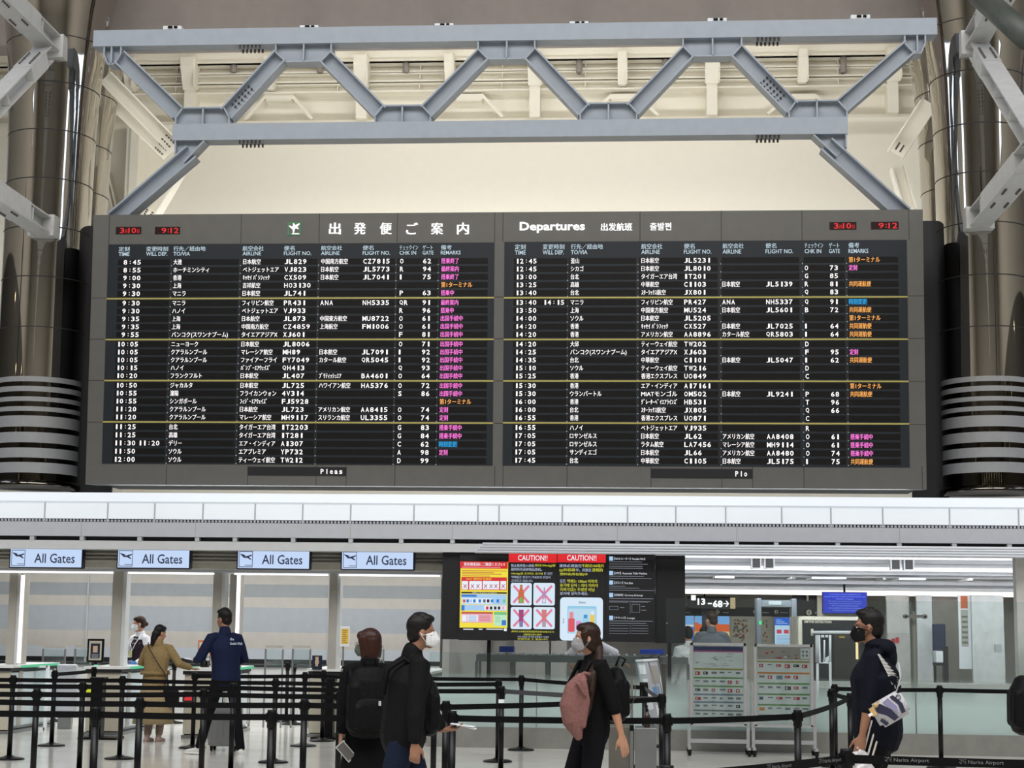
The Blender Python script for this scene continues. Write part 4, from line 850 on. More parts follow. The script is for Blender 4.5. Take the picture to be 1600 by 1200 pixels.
# ------------------------------------------------------------------ black screen bank
YS = 23.55
t = thing('screen_bank', 'bank of black notice screens standing on poles above the low barrier', 'display', W(860, 1000, YS)*1)
t.location.z = 0; t['_org'] = list(t.location)
def sq(mb, a, b_, c, d, m, k=1): x0, x1, z0, z1 = prect(a, b_, c, d, YS); mb.quad(x0, x1, z0, z1, YS-.006-.004*k, m)
for x0p, y0p, x1p, y1p, dy, nm in ((690, 863, 718, 999, .05, 'side_cabinet'), (717.5, 863, 794.5, 1000.5, 0, 'notice_screen'), (794.5, 864.5, 870.5, 1001, 0, 'caution_screen'), (870.5, 865, 947, 1001.5, 0, 'caution_screen'), (947, 865, 1024, 1003, 0, 'information_screen'), (1024, 867.5, 1071, 1005, .06, 'side_cabinet')):
    x0, x1, z0, z1 = prect(x0p, y0p, x1p, y1p, YS); b = MB(); b.box(x0, x1-.002, YS+dy, YS+.16, z0, z1, m_dark); cab = b.build(nm, t)
    g = MB()
    if nm == 'notice_screen':
        E = lambda n, rgb, s=.95: mat(n, rgb, emit=s)
        R_, Yl, Wt, Lb, Bl, Gn, Pk, Dk, Or = E('scr_red', (214, 34, 40)), E('scr_yellow', (244, 226, 60)), E('scr_white', (236, 242, 252)), E('scr_lightblue', (168, 206, 244)), E('scr_blue', (44, 120, 204)), E('scr_green', (120, 196, 130)), E('scr_pink', (236, 170, 190)), E('scr_dark', (30, 24, 24), .5), E('scr_brown', (190, 90, 60))
        sq(g, 719, 877.5, 793.5, 981, Yl); sq(g, 719, 877.5, 793.5, 888.5, R_, 2)
        x0, x1, z0, z1 = prect(725, 879, 789, 884.5, YS); put_text(g, '保安検査前にご確認ください！', Wt, lambda u, v: (x0+u, YS-.02, z0+v), width=x1-x0, height=z1-z0, bold=.02)
        for y, w in ((886.5, 60), (892, 70), (894.5, 50), (897, 62), (900, 44)): sq(g, 722, y-.5, 722+w, y+.5, Pk if y < 888 else Or, 3)
        sq(g, 721, 902, 792, 922, R_, 2); x0, x1, z0, z1 = prect(729, 903, 768, 906.5, YS); put_text(g, 'NO!! 爆発物 危険物', Yl, lambda u, v: (x0+u, YS-.02, z0+v), width=x1-x0, height=z1-z0)
        for a, c in ((722, 731.5), (733.5, 753), (754.5, 780), (782, 791)): sq(g, a, 908, c, 921, Wt, 3)
        for x in (727, 738.5, 747, 759, 767.5, 775, 786.5):
            x0, x1, z0, z1 = prect(x-3, 913, x+3, 919, YS)
            for s in (0, 1): g.add([(x0+(x1-x0)*(s), YS-.024, z0), (x0+(x1-x0)*(s)+.012*(1-2*s), YS-.024, z0), (x1-(x1-x0)*(s), YS-.024, z1), (x1-(x1-x0)*(s)-.012*(1-2*s), YS-.024, z1)], [(0, 1, 2, 3)], R_ if s else E('scr_slate', (90, 96, 130)))
        sq(g, 721, 925, 792, 927.5, Dk, 2); x0, x1, z0, z1 = prect(738, 925.3, 776, 927.2, YS); put_text(g, 'お預けできません Prohibited', Wt, lambda u, v: (x0+u, YS-.022, z0+v), width=x1-x0, height=z1-z0)
        sq(g, 721, 928.5, 792, 944.5, Lb, 2); sq(g, 721, 929, 745, 932.5, Bl, 3); sq(g, 722, 935, 770, 943, Wt, 3)
        for x, m in ((725.5, Or), (731, Bl), (736, Lb), (741.5, Bl), (750, Bl), (757, E('scr_slate', (90, 96, 130))), (763, Dk), (769, Bl), (778, Bl), (788, Gn)): sq(g, x-2, 936.5, x+2, 941.5, m, 4)
        sq(g, 721, 945.5, 792, 954, Lb, 2); sq(g, 721, 945.5, 726, 954, Bl, 3); sq(g, 757, 946.5, 791, 953, Wt, 3)
        for x, m in ((761.5, R_), (767.5, Dk), (774, Dk), (780, Dk), (786.5, Pk)): sq(g, x-2, 947.5, x+2, 952.5, m, 4)
        sq(g, 721, 956, 770, 973, Pk, 2); sq(g, 721, 956, 770, 959, Or, 3); sq(g, 722, 961, 729, 971, Wt, 3); sq(g, 730.5, 961, 747, 971, Wt, 3); sq(g, 772, 956, 792, 978, E('scr_mint', (190, 232, 200)), 2); sq(g, 772, 956, 792, 961, Gn, 3); sq(g, 784, 969, 791, 977, Bl, 3)
        for y in (962, 964.5, 967, 969.5): sq(g, 732, y, 745, y+.7, Bl, 4); sq(g, 749, y, 766, y+.7, Or, 4); sq(g, 774, y+2, 782, y+2.7, Gn, 4)
        for a, c in ((724, 740), (748, 754), (760, 786)): sq(g, a, 982.5, c, 984, Wt, 2)
        sq(g, 787.5, 982, 792, 986, Wt, 3)
    elif nm == 'caution_screen':
        off = 0 if x0p < 800 else 76
        sq(g, x0p+.5, y0p+.5, x1p-.5, 879, mat('scr_red2', (226, 32, 38), emit=.95), 1); x0, x1, z0, z1 = prect((809.5 if not off else 886), 867.5, (855.5 if not off else 932), 876, YS); put_text(g, 'CAUTION!!', Wt, lambda u, v: (x0+u, YS-.016, z0+v), width=x1-x0, height=z1-z0, bold=.012)
        def ln(tx, a, y0, c, y1, m): x0, x1, z0, z1 = prect(a, y0, c, y1, YS); put_text(g, tx, m, lambda u, v: (x0+u, YS-.016, z0+v), width=x1-x0, height=z1-z0, bold=.015)
        YY = mat('scr_yellowgreen', (214, 214, 70), emit=.9); WW = mat('scr_softwhite', (190, 200, 226), emit=.85)
        if not off:
            ln('禁止携带登入体积', 798.5, 881.5, 835, 886, WW); ln('超过100ml(g)容', 836, 881.5, 868, 886, YY); ln('器的所有液体物品登机。', 798.5, 887.5, 847, 892, WW)
            ln('100ml(g)를 초과하는 용기에', 799, 894.5, 848, 898.5, YY); ln('든 모든', 850, 894.5, 863.5, 898.5, WW); ln('액체물은 항공기 기내로의 반입이', 799, 900, 860, 904, WW); ln('금지되고 있습니다.', 799, 905.5, 833, 909.5, WW)
            m_card = mat('scr_card', (216, 234, 250), emit=.95); m_x = mat('scr_crosspink', (236, 130, 160), emit=.85)
            def card(a, y0, c, y1, col1, col2, shape):
                x0, x1, z0, z1 = prect(a, y0, c, y1, YS); w, h = x1-x0, z1-z0; r = .025
                pts = []
                for cx, cz, a0 in ((x1-r, z1-r, 0), (x0+r, z1-r, 90), (x0+r, z0+r, 180), (x1-r, z0+r, 270)):
                    for q in range(4): an = math.radians(a0+q*30); pts.append((cx+r*math.cos(an), YS-.012, cz+r*math.sin(an)))
                g.add(pts, [list(range(len(pts)))], m_card)
                for sgn in (0, 1):
                    p = [(.1, .16), (.17, .08), (.9, .84), (.83, .92)]
                    if sgn: p = [(1-u, v) for u, v in p]
                    g.add([(x0+w*u, YS-.016, z0+h*v) for u, v in p], [(0, 1, 2, 3)], m_x)
                for p, m in ((shape, col1), ([(u*.6+.2, v*.3+.1) for u, v in shape], col2)): g.add([(x0+w*u, YS-.02-.002*(m is col2), z0+h*v) for u, v in p], [list(range(len(p)))], m)
            bottle = [(.38, .1), (.62, .1), (.64, .55), (.56, .78), (.56, .92), (.44, .92), (.44, .78), (.36, .55)]; tube_ = [(.42, .1), (.58, .1), (.62, .88), (.38, .88)]; spray = [(.42, .1), (.58, .1), (.58, .55), (.54, .62), (.54, .8), (.48, .8), (.48, .62), (.42, .55)]
            card(798, 911, 831, 946, mat('scr_bottle_orange', (216, 110, 60), emit=.8), mat('scr_bottle_green', (120, 196, 90), emit=.8), bottle)
            card(833.5, 911, 867, 946, mat('scr_tube_mauve', (190, 150, 200), emit=.8), m_card, spray); card(798, 948.5, 831, 983, mat('scr_tube_magenta', (170, 70, 130), emit=.8), mat('scr_tube_blue', (110, 140, 200), emit=.8), tube_); card(833.5, 948.5, 867, 983, mat('scr_can_pink', (226, 130, 130), emit=.8), mat('scr_can_grey', (160, 180, 200), emit=.8), tube_)
            ln('(即使以上的物品重量或容积未满100毫升以下)', 799, 985.5, 866, 988.8, YY); ln('也被禁止带入机内', 818, 990, 846, 993, YY); ln('단속 물질은 용기에 상관없이 기내에', 809, 993.8, 857, 996.6, WW); ln('반입하실 수 없습니다', 809, 997.2, 856, 1000, YY)
        else:
            ln('液体必须放在', 874, 881.5, 909, 886.5, WW); ln('不超过100毫升', 909, 881.5, 944, 886.5, YY); ln('(g)的容器', 874, 888, 899, 893.5, YY); ln('中，并放在', 900, 888, 924, 893.5, WW); ln('透明的', 925, 888, 942, 893.5, YY); ln('塑料袋(带拉链)中', 875, 895, 918, 900, YY)
            ln('모든', 875, 905.5, 884, 911, WW); ln('액체는 100ml 이하의', 886, 905.5, 933, 911, YY); ln('용기에 담아 1 리터 이하의', 875, 912, 934, 917.5, YY); ln('지퍼가있는 투명한 비닐', 875, 918.5, 929, 924, YY); ln('봉지에 넣어주세요.', 875, 925, 919, 930, WW)
            def rr(a, y0, c, y1, m, k, r=.05):
                x0, x1, z0, z1 = prect(a, y0, c, y1, YS); pts = []
                for cx, cz, a0 in ((x1-r, z1-r, 0), (x0+r, z1-r, 90), (x0+r, z0+r, 180), (x1-r, z0+r, 270)):
                    for q in range(4): an = math.radians(a0+q*30); pts.append((cx+r*math.cos(an), YS-.01-.003*k, cz+r*math.sin(an)))
                g.add(pts, [list(range(len(pts)))], m)
            rr(875, 933.5, 942, 1001, m_card, 0); rr(886.5, 947, 932, 990, mat('scr_bag_blue', (150, 208, 236), emit=.9), 1, .02); rr(888, 951, 930.5, 989, mat('scr_bag_pale', (190, 224, 244), emit=.9), 2, .02)
            ln('20cm', 904, 939.5, 915, 943, mat('scr_ink', (90, 104, 130), emit=.6)); ln('20', 879.5, 966, 881.5, 974, mat('scr_ink', (90, 104, 130), emit=.6))
            rr(888, 966, 898, 987.5, mat('scr_b_red', (226, 84, 100), emit=.9), 3, .02); rr(890, 956, 896, 967, mat('scr_b_rose', (236, 140, 150), emit=.9), 3, .01); rr(900, 970, 908.5, 985, mat('scr_b_lilac', (216, 150, 210), emit=.9), 3, .02); rr(912, 960.5, 918, 966, mat('scr_b_blue', (60, 150, 214), emit=.9), 4, .005); rr(910, 966, 920, 974, mat('scr_b_sky', (160, 214, 240), emit=.9), 3, .02); rr(922, 960, 929, 978, mat('scr_b_yellow', (240, 206, 90), emit=.9), 3, .01); rr(923.5, 955, 928, 961, m_card, 4, .01)
    elif nm == 'information_screen':
        LG = mat('scr_lines', (150, 156, 166), emit=.6)
        def ln2(tx, a, y0, c, y1): x0, x1, z0, z1 = prect(a, y0, c, y1, YS); put_text(g, tx, Wt, lambda u, v: (x0+u, YS-.016, z0+v), width=x1-x0, height=z1-z0)
        for y, tx, w in ((869.5, '【Wi-Fi ルーター】Portable Wi-Fi', 1008), (892, '【ATM】Automatic Teller Machine', 1011), (907, '【ポスト】Post Box', 989), (926.5, '【両替所】Currency Exchange', 1004.5), (962, '【ラウンジ】Lounges', 992)):
            sq(g, 952, y, 958, y+6.5, Lb, 1); ln2(tx, 960, y+1.6, w, y+5.8)
        for y, x in ((878, 1003), (881.5, 1012), (885, 1004), (888, 1004.5), (900.5, 1006), (904, 1018), (916, 977), (919, 999), (922.5, 1022), (935.5, 1021), (939.5, 1017), (970.5, 1020), (974, 1010)): sq(g, 952, y-.5, x, y+.4, LG, 1)
        for y in (941, 977.5, 982, 986, 990): sq(g, 952, y-.4, 982, y+.3, LG, 1); sq(g, 986.5, y-.4, 1013, y+.3, LG, 1)
        for a, c, y0, y1 in ((952, 966, 947, 953), (987, 1000, 944, 957)): sq(g, a, y0, c, y1, LG, 1); sq(g, a+.6, y0+.6, c-.6, y1-.6, m_dark, 2)
        sq(g, 969, 949, 975.5, 950, LG, 1); sq(g, 1002, 947, 1008, 948, LG, 1); sq(g, 1002, 953, 1010, 954, LG, 1)
        for y0, y1 in ((940, 959), (976, 991)): sq(g, 984.5, y0, 985, y1, LG, 1)
    elif x0p > 1000:
        c_ = W(1042, 974, YS); g.tube([(c_.x, YS+dy-.012, c_.z), (c_.x, YS+dy, c_.z)], .013, m_steel, 12)
    if g.v: g.build('door_lock' if x0p > 1000 else 'screen_image', cab)
for px in (764, 1046):
    x = W(px, 1010, YS+.1).x; b = MB(); b.box(x-.025, x+.025, YS+.08, YS+.13, 0.02, W(px, 990, YS).z, m_black); b.box(x-.2, x+.2, YS-.05, YS+.3, 0, .02, m_black); b.build('pole', t)

# ------------------------------------------------------------------ wheeled information stands
m_sf = mat('stand_frame_grey', (176, 178, 178), .35, metal=.4)
m_cover = glass('cover_film', (230, 230, 230), .01, .02)
def stand(lab, px0, px1, ytop, ybot, yw, style):
    Yb = 22.35; x0, x1, z0, z1 = prect(px0, ytop, px1, ybot, Yb); t = thing('information_stand', lab, 'notice stand', ((x0+x1)/2, Yb, 0), group='wheeled information stands'); w, h = x1-x0, z1-z0
    b = MB(); b.box(x0, x1, Yb, Yb+.03, z0, z1, m_white)
    for a, c, d, e in ((x0-.01, x0+.03, z0-.0, z1+.02), (x1-.03, x1+.01, z0, z1+.02)): b.box(a, c, Yb-.02, Yb+.04, d, e, m_sf)
    for d in (z0, z1): b.box(x0, x1, Yb-.02, Yb+.04, d-.015, d+.02, m_sf)
    b.build('panel_frame', t)
    b = MB(); q = lambda a, c, d, e, m, k=1: b.quad(x0+.04+(w-.08)*a, x0+.04+(w-.08)*d, z0+.03+(h-.06)*(1-e), z0+.03+(h-.06)*(1-c), Yb-.002-.002*k, m)
    pp = mat('print_paper', (232, 234, 236), .5); nav = mat('print_navy', (52, 58, 112), .5); mg = mat('print_magenta', (176, 84, 130), .5); ol = mat('print_olive', (178, 160, 84), .5); gr = mat('print_green', (112, 160, 96), .5); bl = mat('print_slate', (130, 146, 170), .5); rd = mat('print_red', (196, 60, 60), .5); gy = mat('print_grey', (130, 132, 138), .5); og = mat('print_orange', (224, 140, 60), .5); bk = mat('print_black', (40, 40, 44), .5)
    q(0, 0, 1, 1, pp, 0); rnd = random.Random(style)
    if style == 1:
        q(0, 0, 1, .05, nav); q(0, .05, 1, .07, mg)
        for k in range(16): a = rnd.uniform(.3, .8); c = rnd.uniform(.09, .25); q(a, c, a+rnd.uniform(.03, .12), c+.006, gy)
        for k in range(3): q(.05+.02*k, .2, .06+.02*k, .22, gy)
        rows = [(.285, ol, [rd, bk, gy, gy, gy, gy]), (.40, gr, [gy, gy, gy, gy, rd, rd]), (.51, gr, [bk, gy, rd, gy, rd, rd]), (.62, bl, [rd, gy, gy, gy, gy, gy]), (.72, bl, [gy, gy, gy, gy, gy, bk]), (.83, gy, [gy]*6)]
    else:
        q(0, 0, 1, .15, mat('print_photo_taupe', (176, 164, 158), .5)); q(.83, .0, 1, .14, pp, 2)
        for k in range(10): a = rnd.uniform(.1, .75); c = rnd.uniform(.02, .13); q(a, c, a+.05, c+.02, rnd.choice((rd, gy, pp)), 2)
        for k in range(4): q(.86+.07*(k % 2), .03+.05*(k//2), .90+.07*(k % 2), .06+.05*(k//2), gy, 3)
        rows = [(.17, ol, [rd, gy, rd, rd, bk, rd]), (.32, og, [gy, rd, bl, rd, rd, pp]), (.46, gr, [gy, gy, gy, bk, rd, gy]), (.60, gr, [nav, gy, rd, gy, rd, gy]), (.74, gr, [og, gy, gy, gy, gy, gy]), (.88, gy, [gy]*5)]
    for y, bar_, cs in rows:
        q(0, y, 1, y+.022, bar_)
        for i, m in enumerate(cs):
            a = .03+i*.165
            if m is pp: continue
            hh = rnd.uniform(.03, .05) if m is not gy else rnd.uniform(.012, .03); q(a, y+.045, a+rnd.uniform(.06, .12), y+.045+hh, m)
            if m in (rd, bk): q(a+.02, y+.055, a+.05, y+.045+hh-.01, pp, 2)
    b.build('printed_sheet', t)
    b = MB(); b.box(x0+.03, x1-.03, Yb-.014, Yb-.010, z0+.02, z1-.02, m_cover); b.build('clear_cover', t)
    b = MB(); zw = .09
    for x in (x0-.02, x1+.02): b.box(x-.02, x+.02, Yb+.0, Yb+.03, zw, z0+h*.55, m_sf); b.box(x-.02, x+.02, Yb-.22, Yb+.25, zw-.02, zw+.02, m_sf)
    b.box(x0, x1, Yb, Yb+.03, zw+.06, zw+.11, m_sf); b.build('stand_frame', t)
    for x in (x0-.02, x1+.02):
        for y in (Yb-.2, Yb+.23):
            b = MB(); b.tube([(x-.018, y, .035), (x+.018, y, .035)], .035, m_black, 14); b.box(x-.025, x+.025, y-.02, y+.02, .03, zw-.01, m_black); b.build('caster', t)
    return t
stand('wheeled information stand with a purple header sheet behind the belt posts', 1079, 1166, 1007, 1133, 1172, 1)
stand('wheeled information stand with a photo header and coloured rows next to the arch', 1179, 1270, 1009, 1135, 1176, 2)
# A-frame leaflet board and steel podium
t = thing('leaflet_board', 'leaning white leaflet board behind the long-haired woman', 'notice board', onz(1015, 1172, 0)); t['_org'] = list(t.location)
A = onz(1048, 1170, 0); Yb = A.y
Pq = lambda px, py, dy=0: W(px, py, Yb+dy)
b = MB(); c4 = [Pq(994, 1033), Pq(1027, 1033), Pq(1042, 1120), Pq(1012, 1128)]; c4b = [p+Vector((0, .03, 0)) for p in c4]
b.add(c4+c4b, [(0, 1, 2, 3), (7, 6, 5, 4), (0, 4, 5, 1), (1, 5, 6, 2), (2, 6, 7, 3), (3, 7, 4, 0)], m_fasc); b.build('board', t)
b = MB(); v = lambda a, c: c4[0].lerp(c4[1], a).lerp(c4[3].lerp(c4[2], a), c)+Vector((0, -.006, 0))
for a, c, w_, h_, m in ((.08, .06, .3, .16, m_white), (.1, .3, .28, .14, m_white), (.55, .08, .38, .3, m_taupe), (.55, .45, .3, .12, mat('leaflet_blue', (110, 150, 200), .5)), (.55, .6, .3, .1, mat('leaflet_blue', (110, 150, 200), .5)), (.12, .52, .3, .3, m_white), (.55, .76, .35, .18, m_white)): b.add([v(a, c), v(a+w_, c), v(a+w_, c+h_), v(a, c+h_)], [(0, 1, 2, 3)], m)
b.build('leaflets', t)
b = MB(); b.tube([Pq(993, 1033), Pq(1028, 1031)], .02, m_white, 8); b.tube([Pq(1028, 1031), A], .014, m_steel, 8); b.tube([Pq(1013, 1034), Pq(1040, 1120), onz(1030, 1172, 0)], .01, m_steel, 8); b.tube([Pq(994, 1033, .02), onz(1008, 1172, 0)+Vector((0, .05, 0))], .014, m_steel, 8); b.build('legs', t)
A = onz(990, 1215, 0); Yd = A.y
x0, x1 = W(951, 1150, Yd).x, W(1026, 1150, Yd).x
zt = W(990, 1136, Yd).z
t = thing('steel_podium', 'brushed steel podium beside the hand of the long-haired woman', 'podium', ((x0+x1)/2, Yd, 0))
xm = W(992, 1150, Yd).x
b = MB(); b.bevbox(x0, xm-.01, Yd+.02, Yd+.5, 0, zt, .006, mat('podium_steel_dark', (112, 110, 102), .4, metal=.5)); b.bevbox(xm, x1, Yd, Yd+.45, 0, zt-.01, .006, m_steel); b.build('body', t)
b = MB(); b.box(xm-.05, xm-.02, Yd-.02, Yd+.02, 0, zt+.55, m_steel); b.box(xm-.055, xm-.015, Yd-.025, Yd+.025, .50, .56, m_black); b.build('pole', t)
t = thing('sanitiser_bottle', 'small brown bottle with a black pump on the steel podium', 'bottle', (W(1011, 1130, Yd+.2).x, Yd+.2, zt))
x = t.location.x; b = MB(); z = zt-.01; b.lathe([(.034, z), (.036, z+.02), (.036, z+.12), (.02, z+.15), (.014, z+.16), (.014, z+.18)], mat('bottle_brown', (60, 42, 34), .25), (x, Yd+.2), 20); b.build('body', t)
b = MB(); b.lathe([(.016, z+.17), (.016, z+.2), (.006, z+.2), (.006, z+.23), (0, z+.235)], m_black, (x, Yd+.2), 14); b.box(x-.03, x+.01, Yd+.19, Yd+.21, z+.22, z+.235, m_black); b.build('pump', t)
t = thing('tray_table', 'small dark camera on a bracket beside the leaflet board', 'camera', W(1006, 1082, 20.6)); b = MB(); c = W(1006, 1082, 20.6); b.bevbox(c.x-.05, c.x+.05, c.y, c.y+.08, c.z-.08, c.z+.12, .01, m_black); b.build('camera_body', t); b = MB(); b.tube([c+Vector((0, .04, 0)), c+Vector((0, .3, .02)), (c.x, c.y+.3, 0)], .015, m_black, 8); b.build('bracket', t); t.name = 'bracket_camera'

# ------------------------------------------------------------------ security hall contents
m_ivory = mat('ivory_panel', (222, 216, 200), .5)
def poster(name, lab, a, y0, c, y1, Y, bgc, fn, cat='poster'):
    x0, x1, z0, z1 = prect(a, y0, c, y1, Y); t = thing(name, lab, cat, ((x0+x1)/2, Y, z0)); b = MB(); b.box(x0, x1, Y, Y+.05, z0, z1, bgc); b.build('panel', t)
    b = MB(); fn(b, x0, x1, z0, z1, Y-.006); b.build('picture', t); return t
def mosaic(seed, cols, n, m0=None):
    def fn(b, x0, x1, z0, z1, Y):
        r = random.Random(seed); w, h = x1-x0, z1-z0
        if m0: b.quad(x0+w*.04, x1-w*.04, z0+h*.03, z1-h*.03, Y, m0)
        for k in range(n): a, c = r.uniform(.08, .8), r.uniform(.06, .86); s = r.uniform(.04, .14); b.quad(x0+w*a, x0+w*min(.94, a+s), z0+h*c, z0+h*min(.95, c+s*.6), Y-.004-.0005*k, r.choice(cols))
    return fn
E = lambda n, rgb, s=.9: mat(n, rgb, emit=s)
sky, sand, brick, lake = E('ad_sky', (120, 170, 226)), E('ad_sand', (226, 196, 130)), E('ad_brick', (214, 96, 44)), E('ad_lake', (70, 110, 200))
def scene_ad(b, x0, x1, z0, z1, Y):
    h = z1-z0; b.quad(x0, x1, z0+h*.65, z1, Y, sky); b.quad(x0, x1, z0+h*.35, z0+h*.65, Y, brick); b.quad(x0, x1, z0, z0+h*.35, Y, sand); b.quad(x0, x0+(x1-x0)*.5, z0+h*.5, z0+h*.72, Y-.004, brick)
def lake_ad(b, x0, x1, z0, z1, Y):
    h = z1-z0; b.quad(x0, x1, z0+h*.6, z1, Y, sky); b.quad(x0, x1, z0, z0+h*.6, Y, lake); b.quad(x0, x1, z0+h*.55, z0+h*.62, Y-.004, E('ad_cream', (236, 226, 214))); b.quad(x0, x1, z0+h*.3, z0+h*.4, Y-.004, brick)
YV = 36.0
poster('advert_screen', 'lit advert with a lake scene nearest the black screens', 1071, 962, 1084, 1000, YV, m_dark, lake_ad, 'advert')
poster('advert_screen', 'narrow lit advert with orange rooftops beside the pillar', 1086, 962, 1097, 1000, YV, m_dark, scene_ad, 'advert')
poster('advert_screen', 'wide lit advert behind the head of the man in the grey jumper', 1105, 962, 1139.5, 1000, YV, m_dark, scene_ad, 'advert')
b = MB(); x0, x1, z0, z1 = prect(1068, 949, 1240, 963, YV); b.box(x0, x1, YV-.02, YV+.05, z0, z1, m_dark); b.box(x0, x1, YV-.0, YV+.08, 0, z0, m_ivory)
for px in (1121, 1180, 1213):
    c = W(px, 956, YV-.03); b.lathe([(0, 0), (.04, 0)], m_led, (0, 0), 3); b.tube([(c.x, c.y, c.z), (c.x, c.y-.01, c.z)], .045, m_ivory, 16); b.box(c.x-.006, c.x+.006, c.y-.02, c.y-.011, c.z-.025, c.z+.025, m_dark)
for px, w in ((1075, 8), (1134, 10), (1196, 12), (1225, 14)): c = W(px, 957, YV-.03); b.box(c.x-w*.006, c.x+w*.006, c.y-.004, c.y, c.z-.012, c.z+.006, m_fasc)
tag(b.build('service_wall', origin=(3, YV, 0)), 'ivory service wall with a black header band behind the scanner arch', 'wall panel')
b = MB(); x0, x1, z0, z1 = prect(1097, 944, 1106, 1010, YV-.5); b.box(x0, x1, YV-.5, YV-.4, 0, z1, mat('pillar_navy', (26, 38, 66), .4)); tag(b.build('navy_pillar', origin=(x0, YV-.5, 0)), 'narrow navy pillar between the lit adverts', 'pillar')
poster('map_poster', 'ivory floor plan poster beside the man in the grey jumper', 1142, 963, 1173, 1005, YV-.06, m_ivory, mosaic(5, [mat('map_line', (120, 120, 110), .5), mat('map_line2', (160, 150, 120), .5), mat('map_red', (190, 90, 60), .5)], 60, mat('map_paper', (224, 220, 204), .5)))
poster('notice_poster', 'ivory poster with a red emblem inside the scanner arch', 1189, 963, 1207, 1006, YV-.06, m_ivory, mosaic(8, [mat('map_red', (190, 90, 60), .5), mat('map_line', (120, 120, 110), .5)], 12))
def bluead(b, x0, x1, z0, z1, Y):
    w, h = x1-x0, z1-z0; b.quad(x0, x1, z0, z1, Y, E('kiosk_pale', (190, 220, 244))); b.quad(x0, x1, z0+h*.72, z1, Y-.003, E('kiosk_blue', (40, 100, 214)))
    for a in (.12, .56): b.quad(x0+w*a, x0+w*(a+.3), z0+h*.42, z0+h*.56, Y-.003, E('kiosk_red', (206, 70, 90)))
    for k in range(7): b.quad(x0+w*.1, x0+w*.9, z0+h*(.06+.045*k), z0+h*(.075+.045*k), Y-.003, E('kiosk_line', (110, 150, 196)))
    for k in range(3): b.quad(x0+w*.1, x0+w*(.8-.2*k), z0+h*(.78+.06*k), z0+h*(.8+.06*k), Y-.006, E('kiosk_pale', (190, 220, 244)))
poster('blue_kiosk_screen', 'lit blue and white screen inside the scanner arch', 1210.5, 965, 1236, 1008, YV-.2, m_photo1, bluead, 'screen')
# hanging gate number sign
YH = 34.5
x0, x1, z0, z1 = prect(1074, 932, 1141, 951, YH); t = thing('gate_number_sign', 'hanging black sign showing gate numbers up to 68 with an arrow', 'sign', ((x0+x1)/2, YH, z0))
b = MB(); b.box(x0, x1, YH, YH+.12, z0, z1, m_dark); b.build('cabinet', t)
b = MB(); b.pq(1080, 930, 1087, 938, YH-.01, m_led)
for tx, a, y0, c, y1 in (('13', 1090, 935, 1102, 945), ('–', 1106, 942, 1112.5, 944), ('68', 1114, 938, 1129, 949), ('→', 1130, 938.5, 1139, 948)): ptext(b, tx, m_led, a, y0, c, y1, YH-.012, bold=.03)
b.build('lettering', t)
b = MB(); c = W(1101, 930, YH); b.tube([(c.x, YH+.06, z1), (c.x, YH+.06, zz+.3)], .015, m_black, 6); b.build('hanger', t)
x0, x1, z0, z1 = prect(1141.5, 934, 1149, 951, YH+.1); b = MB(); b.box(x0, x1, YH+.1, YH+.2, z0, z1, mat('sign_amber', (214, 190, 150), emit=.7)); tag(b.build('amber_sign', origin=(x0, YH, z0)), 'small amber lit sign beside the gate number sign', 'sign')
# scanner arch
YA = 29.5
x0, x1, z0, z1 = prect(1182.5, 935, 1245.5, 1060, YA); t = thing('scanner_arch', 'grey walk-through metal detector arch behind the glass', 'scanner', ((x0+x1)/2, YA, 0)); m_arch = mat('arch_grey', (138, 146, 156), .4)
xa = W(1190, 950, YA).x; xb = W(1237, 950, YA).x
for a, c in ((x0, xa), (xb, x1)): b = MB(); b.bevbox(a, c, YA, YA+.5, 0, z1, .02, m_arch); b.build('side_panel', t)
b = MB(); zl_ = W(1214, 948, YA).z; b.box(xa, xb, YA+.02, YA+.48, zl_, z1-.03, m_arch); b.pq(1201, 939, 1221, 945, YA+.01, m_cool); b.build('header', t)
for px, py in ((1188, 973), (1243.5, 974)): c = W(px, py, YA); b = MB(); b.box(c.x-.022, c.x+.022, YA-.01, YA, c.z-.03, c.z+.03, mat('arch_green_lamp', (60, 230, 130), emit=1.2)); b.build('status_lamp', t)
# baggage scanner with its maker's lettering
YM = 27.6
x0, x1, z0, z1 = prect(1247, 963, 1368, 1085, YM); t = thing('baggage_scanner', 'large black and ivory baggage x-ray machine behind the tall glass', 'scanner', ((x0+x1)/2, YM, 0))
b = MB(); b.bevbox(x0, x1, YM, YM+1.6, 0.0, z1, .06, m_ivory); b.build('housing', t)
b = MB(); a0, a1, c0, c1 = prect(1254, 969, 1362, 1080, YM); b.box(a0, a1, YM-.02, YM, .1, c1, m_dark); b.build('front_panel', t)
b = MB(); ptext(b, 'SMITHS DETECTION', m_ivory, 1256.5, 969.5, 1299, 973.5, YM-.03, bold=.02); b.build('lettering', t)
b = MB(); a0, a1, c0, c1 = prect(1303, 994, 1345, 1060, YM); b.box(a0, a1, YM-.03, YM-.02, c0, c1, mat('tunnel_dark', (34, 32, 28), .6)); b.box(a0, a1, YM-.035, YM-.02, c1-.02, c1+.06, mat('tunnel_lintel', (52, 46, 38), .5)); b.build('tunnel_mouth', t)
b = MB(); b.pq(1337, 998, 1341, 1030, YM-.04, mat('scanner_lamp', (255, 226, 170), emit=1.1)); b.build('lamp_strip', t)
b = MB(); b.pq(1311, 994, 1320, 997, YM-.045, mat('scanner_amber', (150, 120, 60), .5)); b.build('emblem_strip', t)
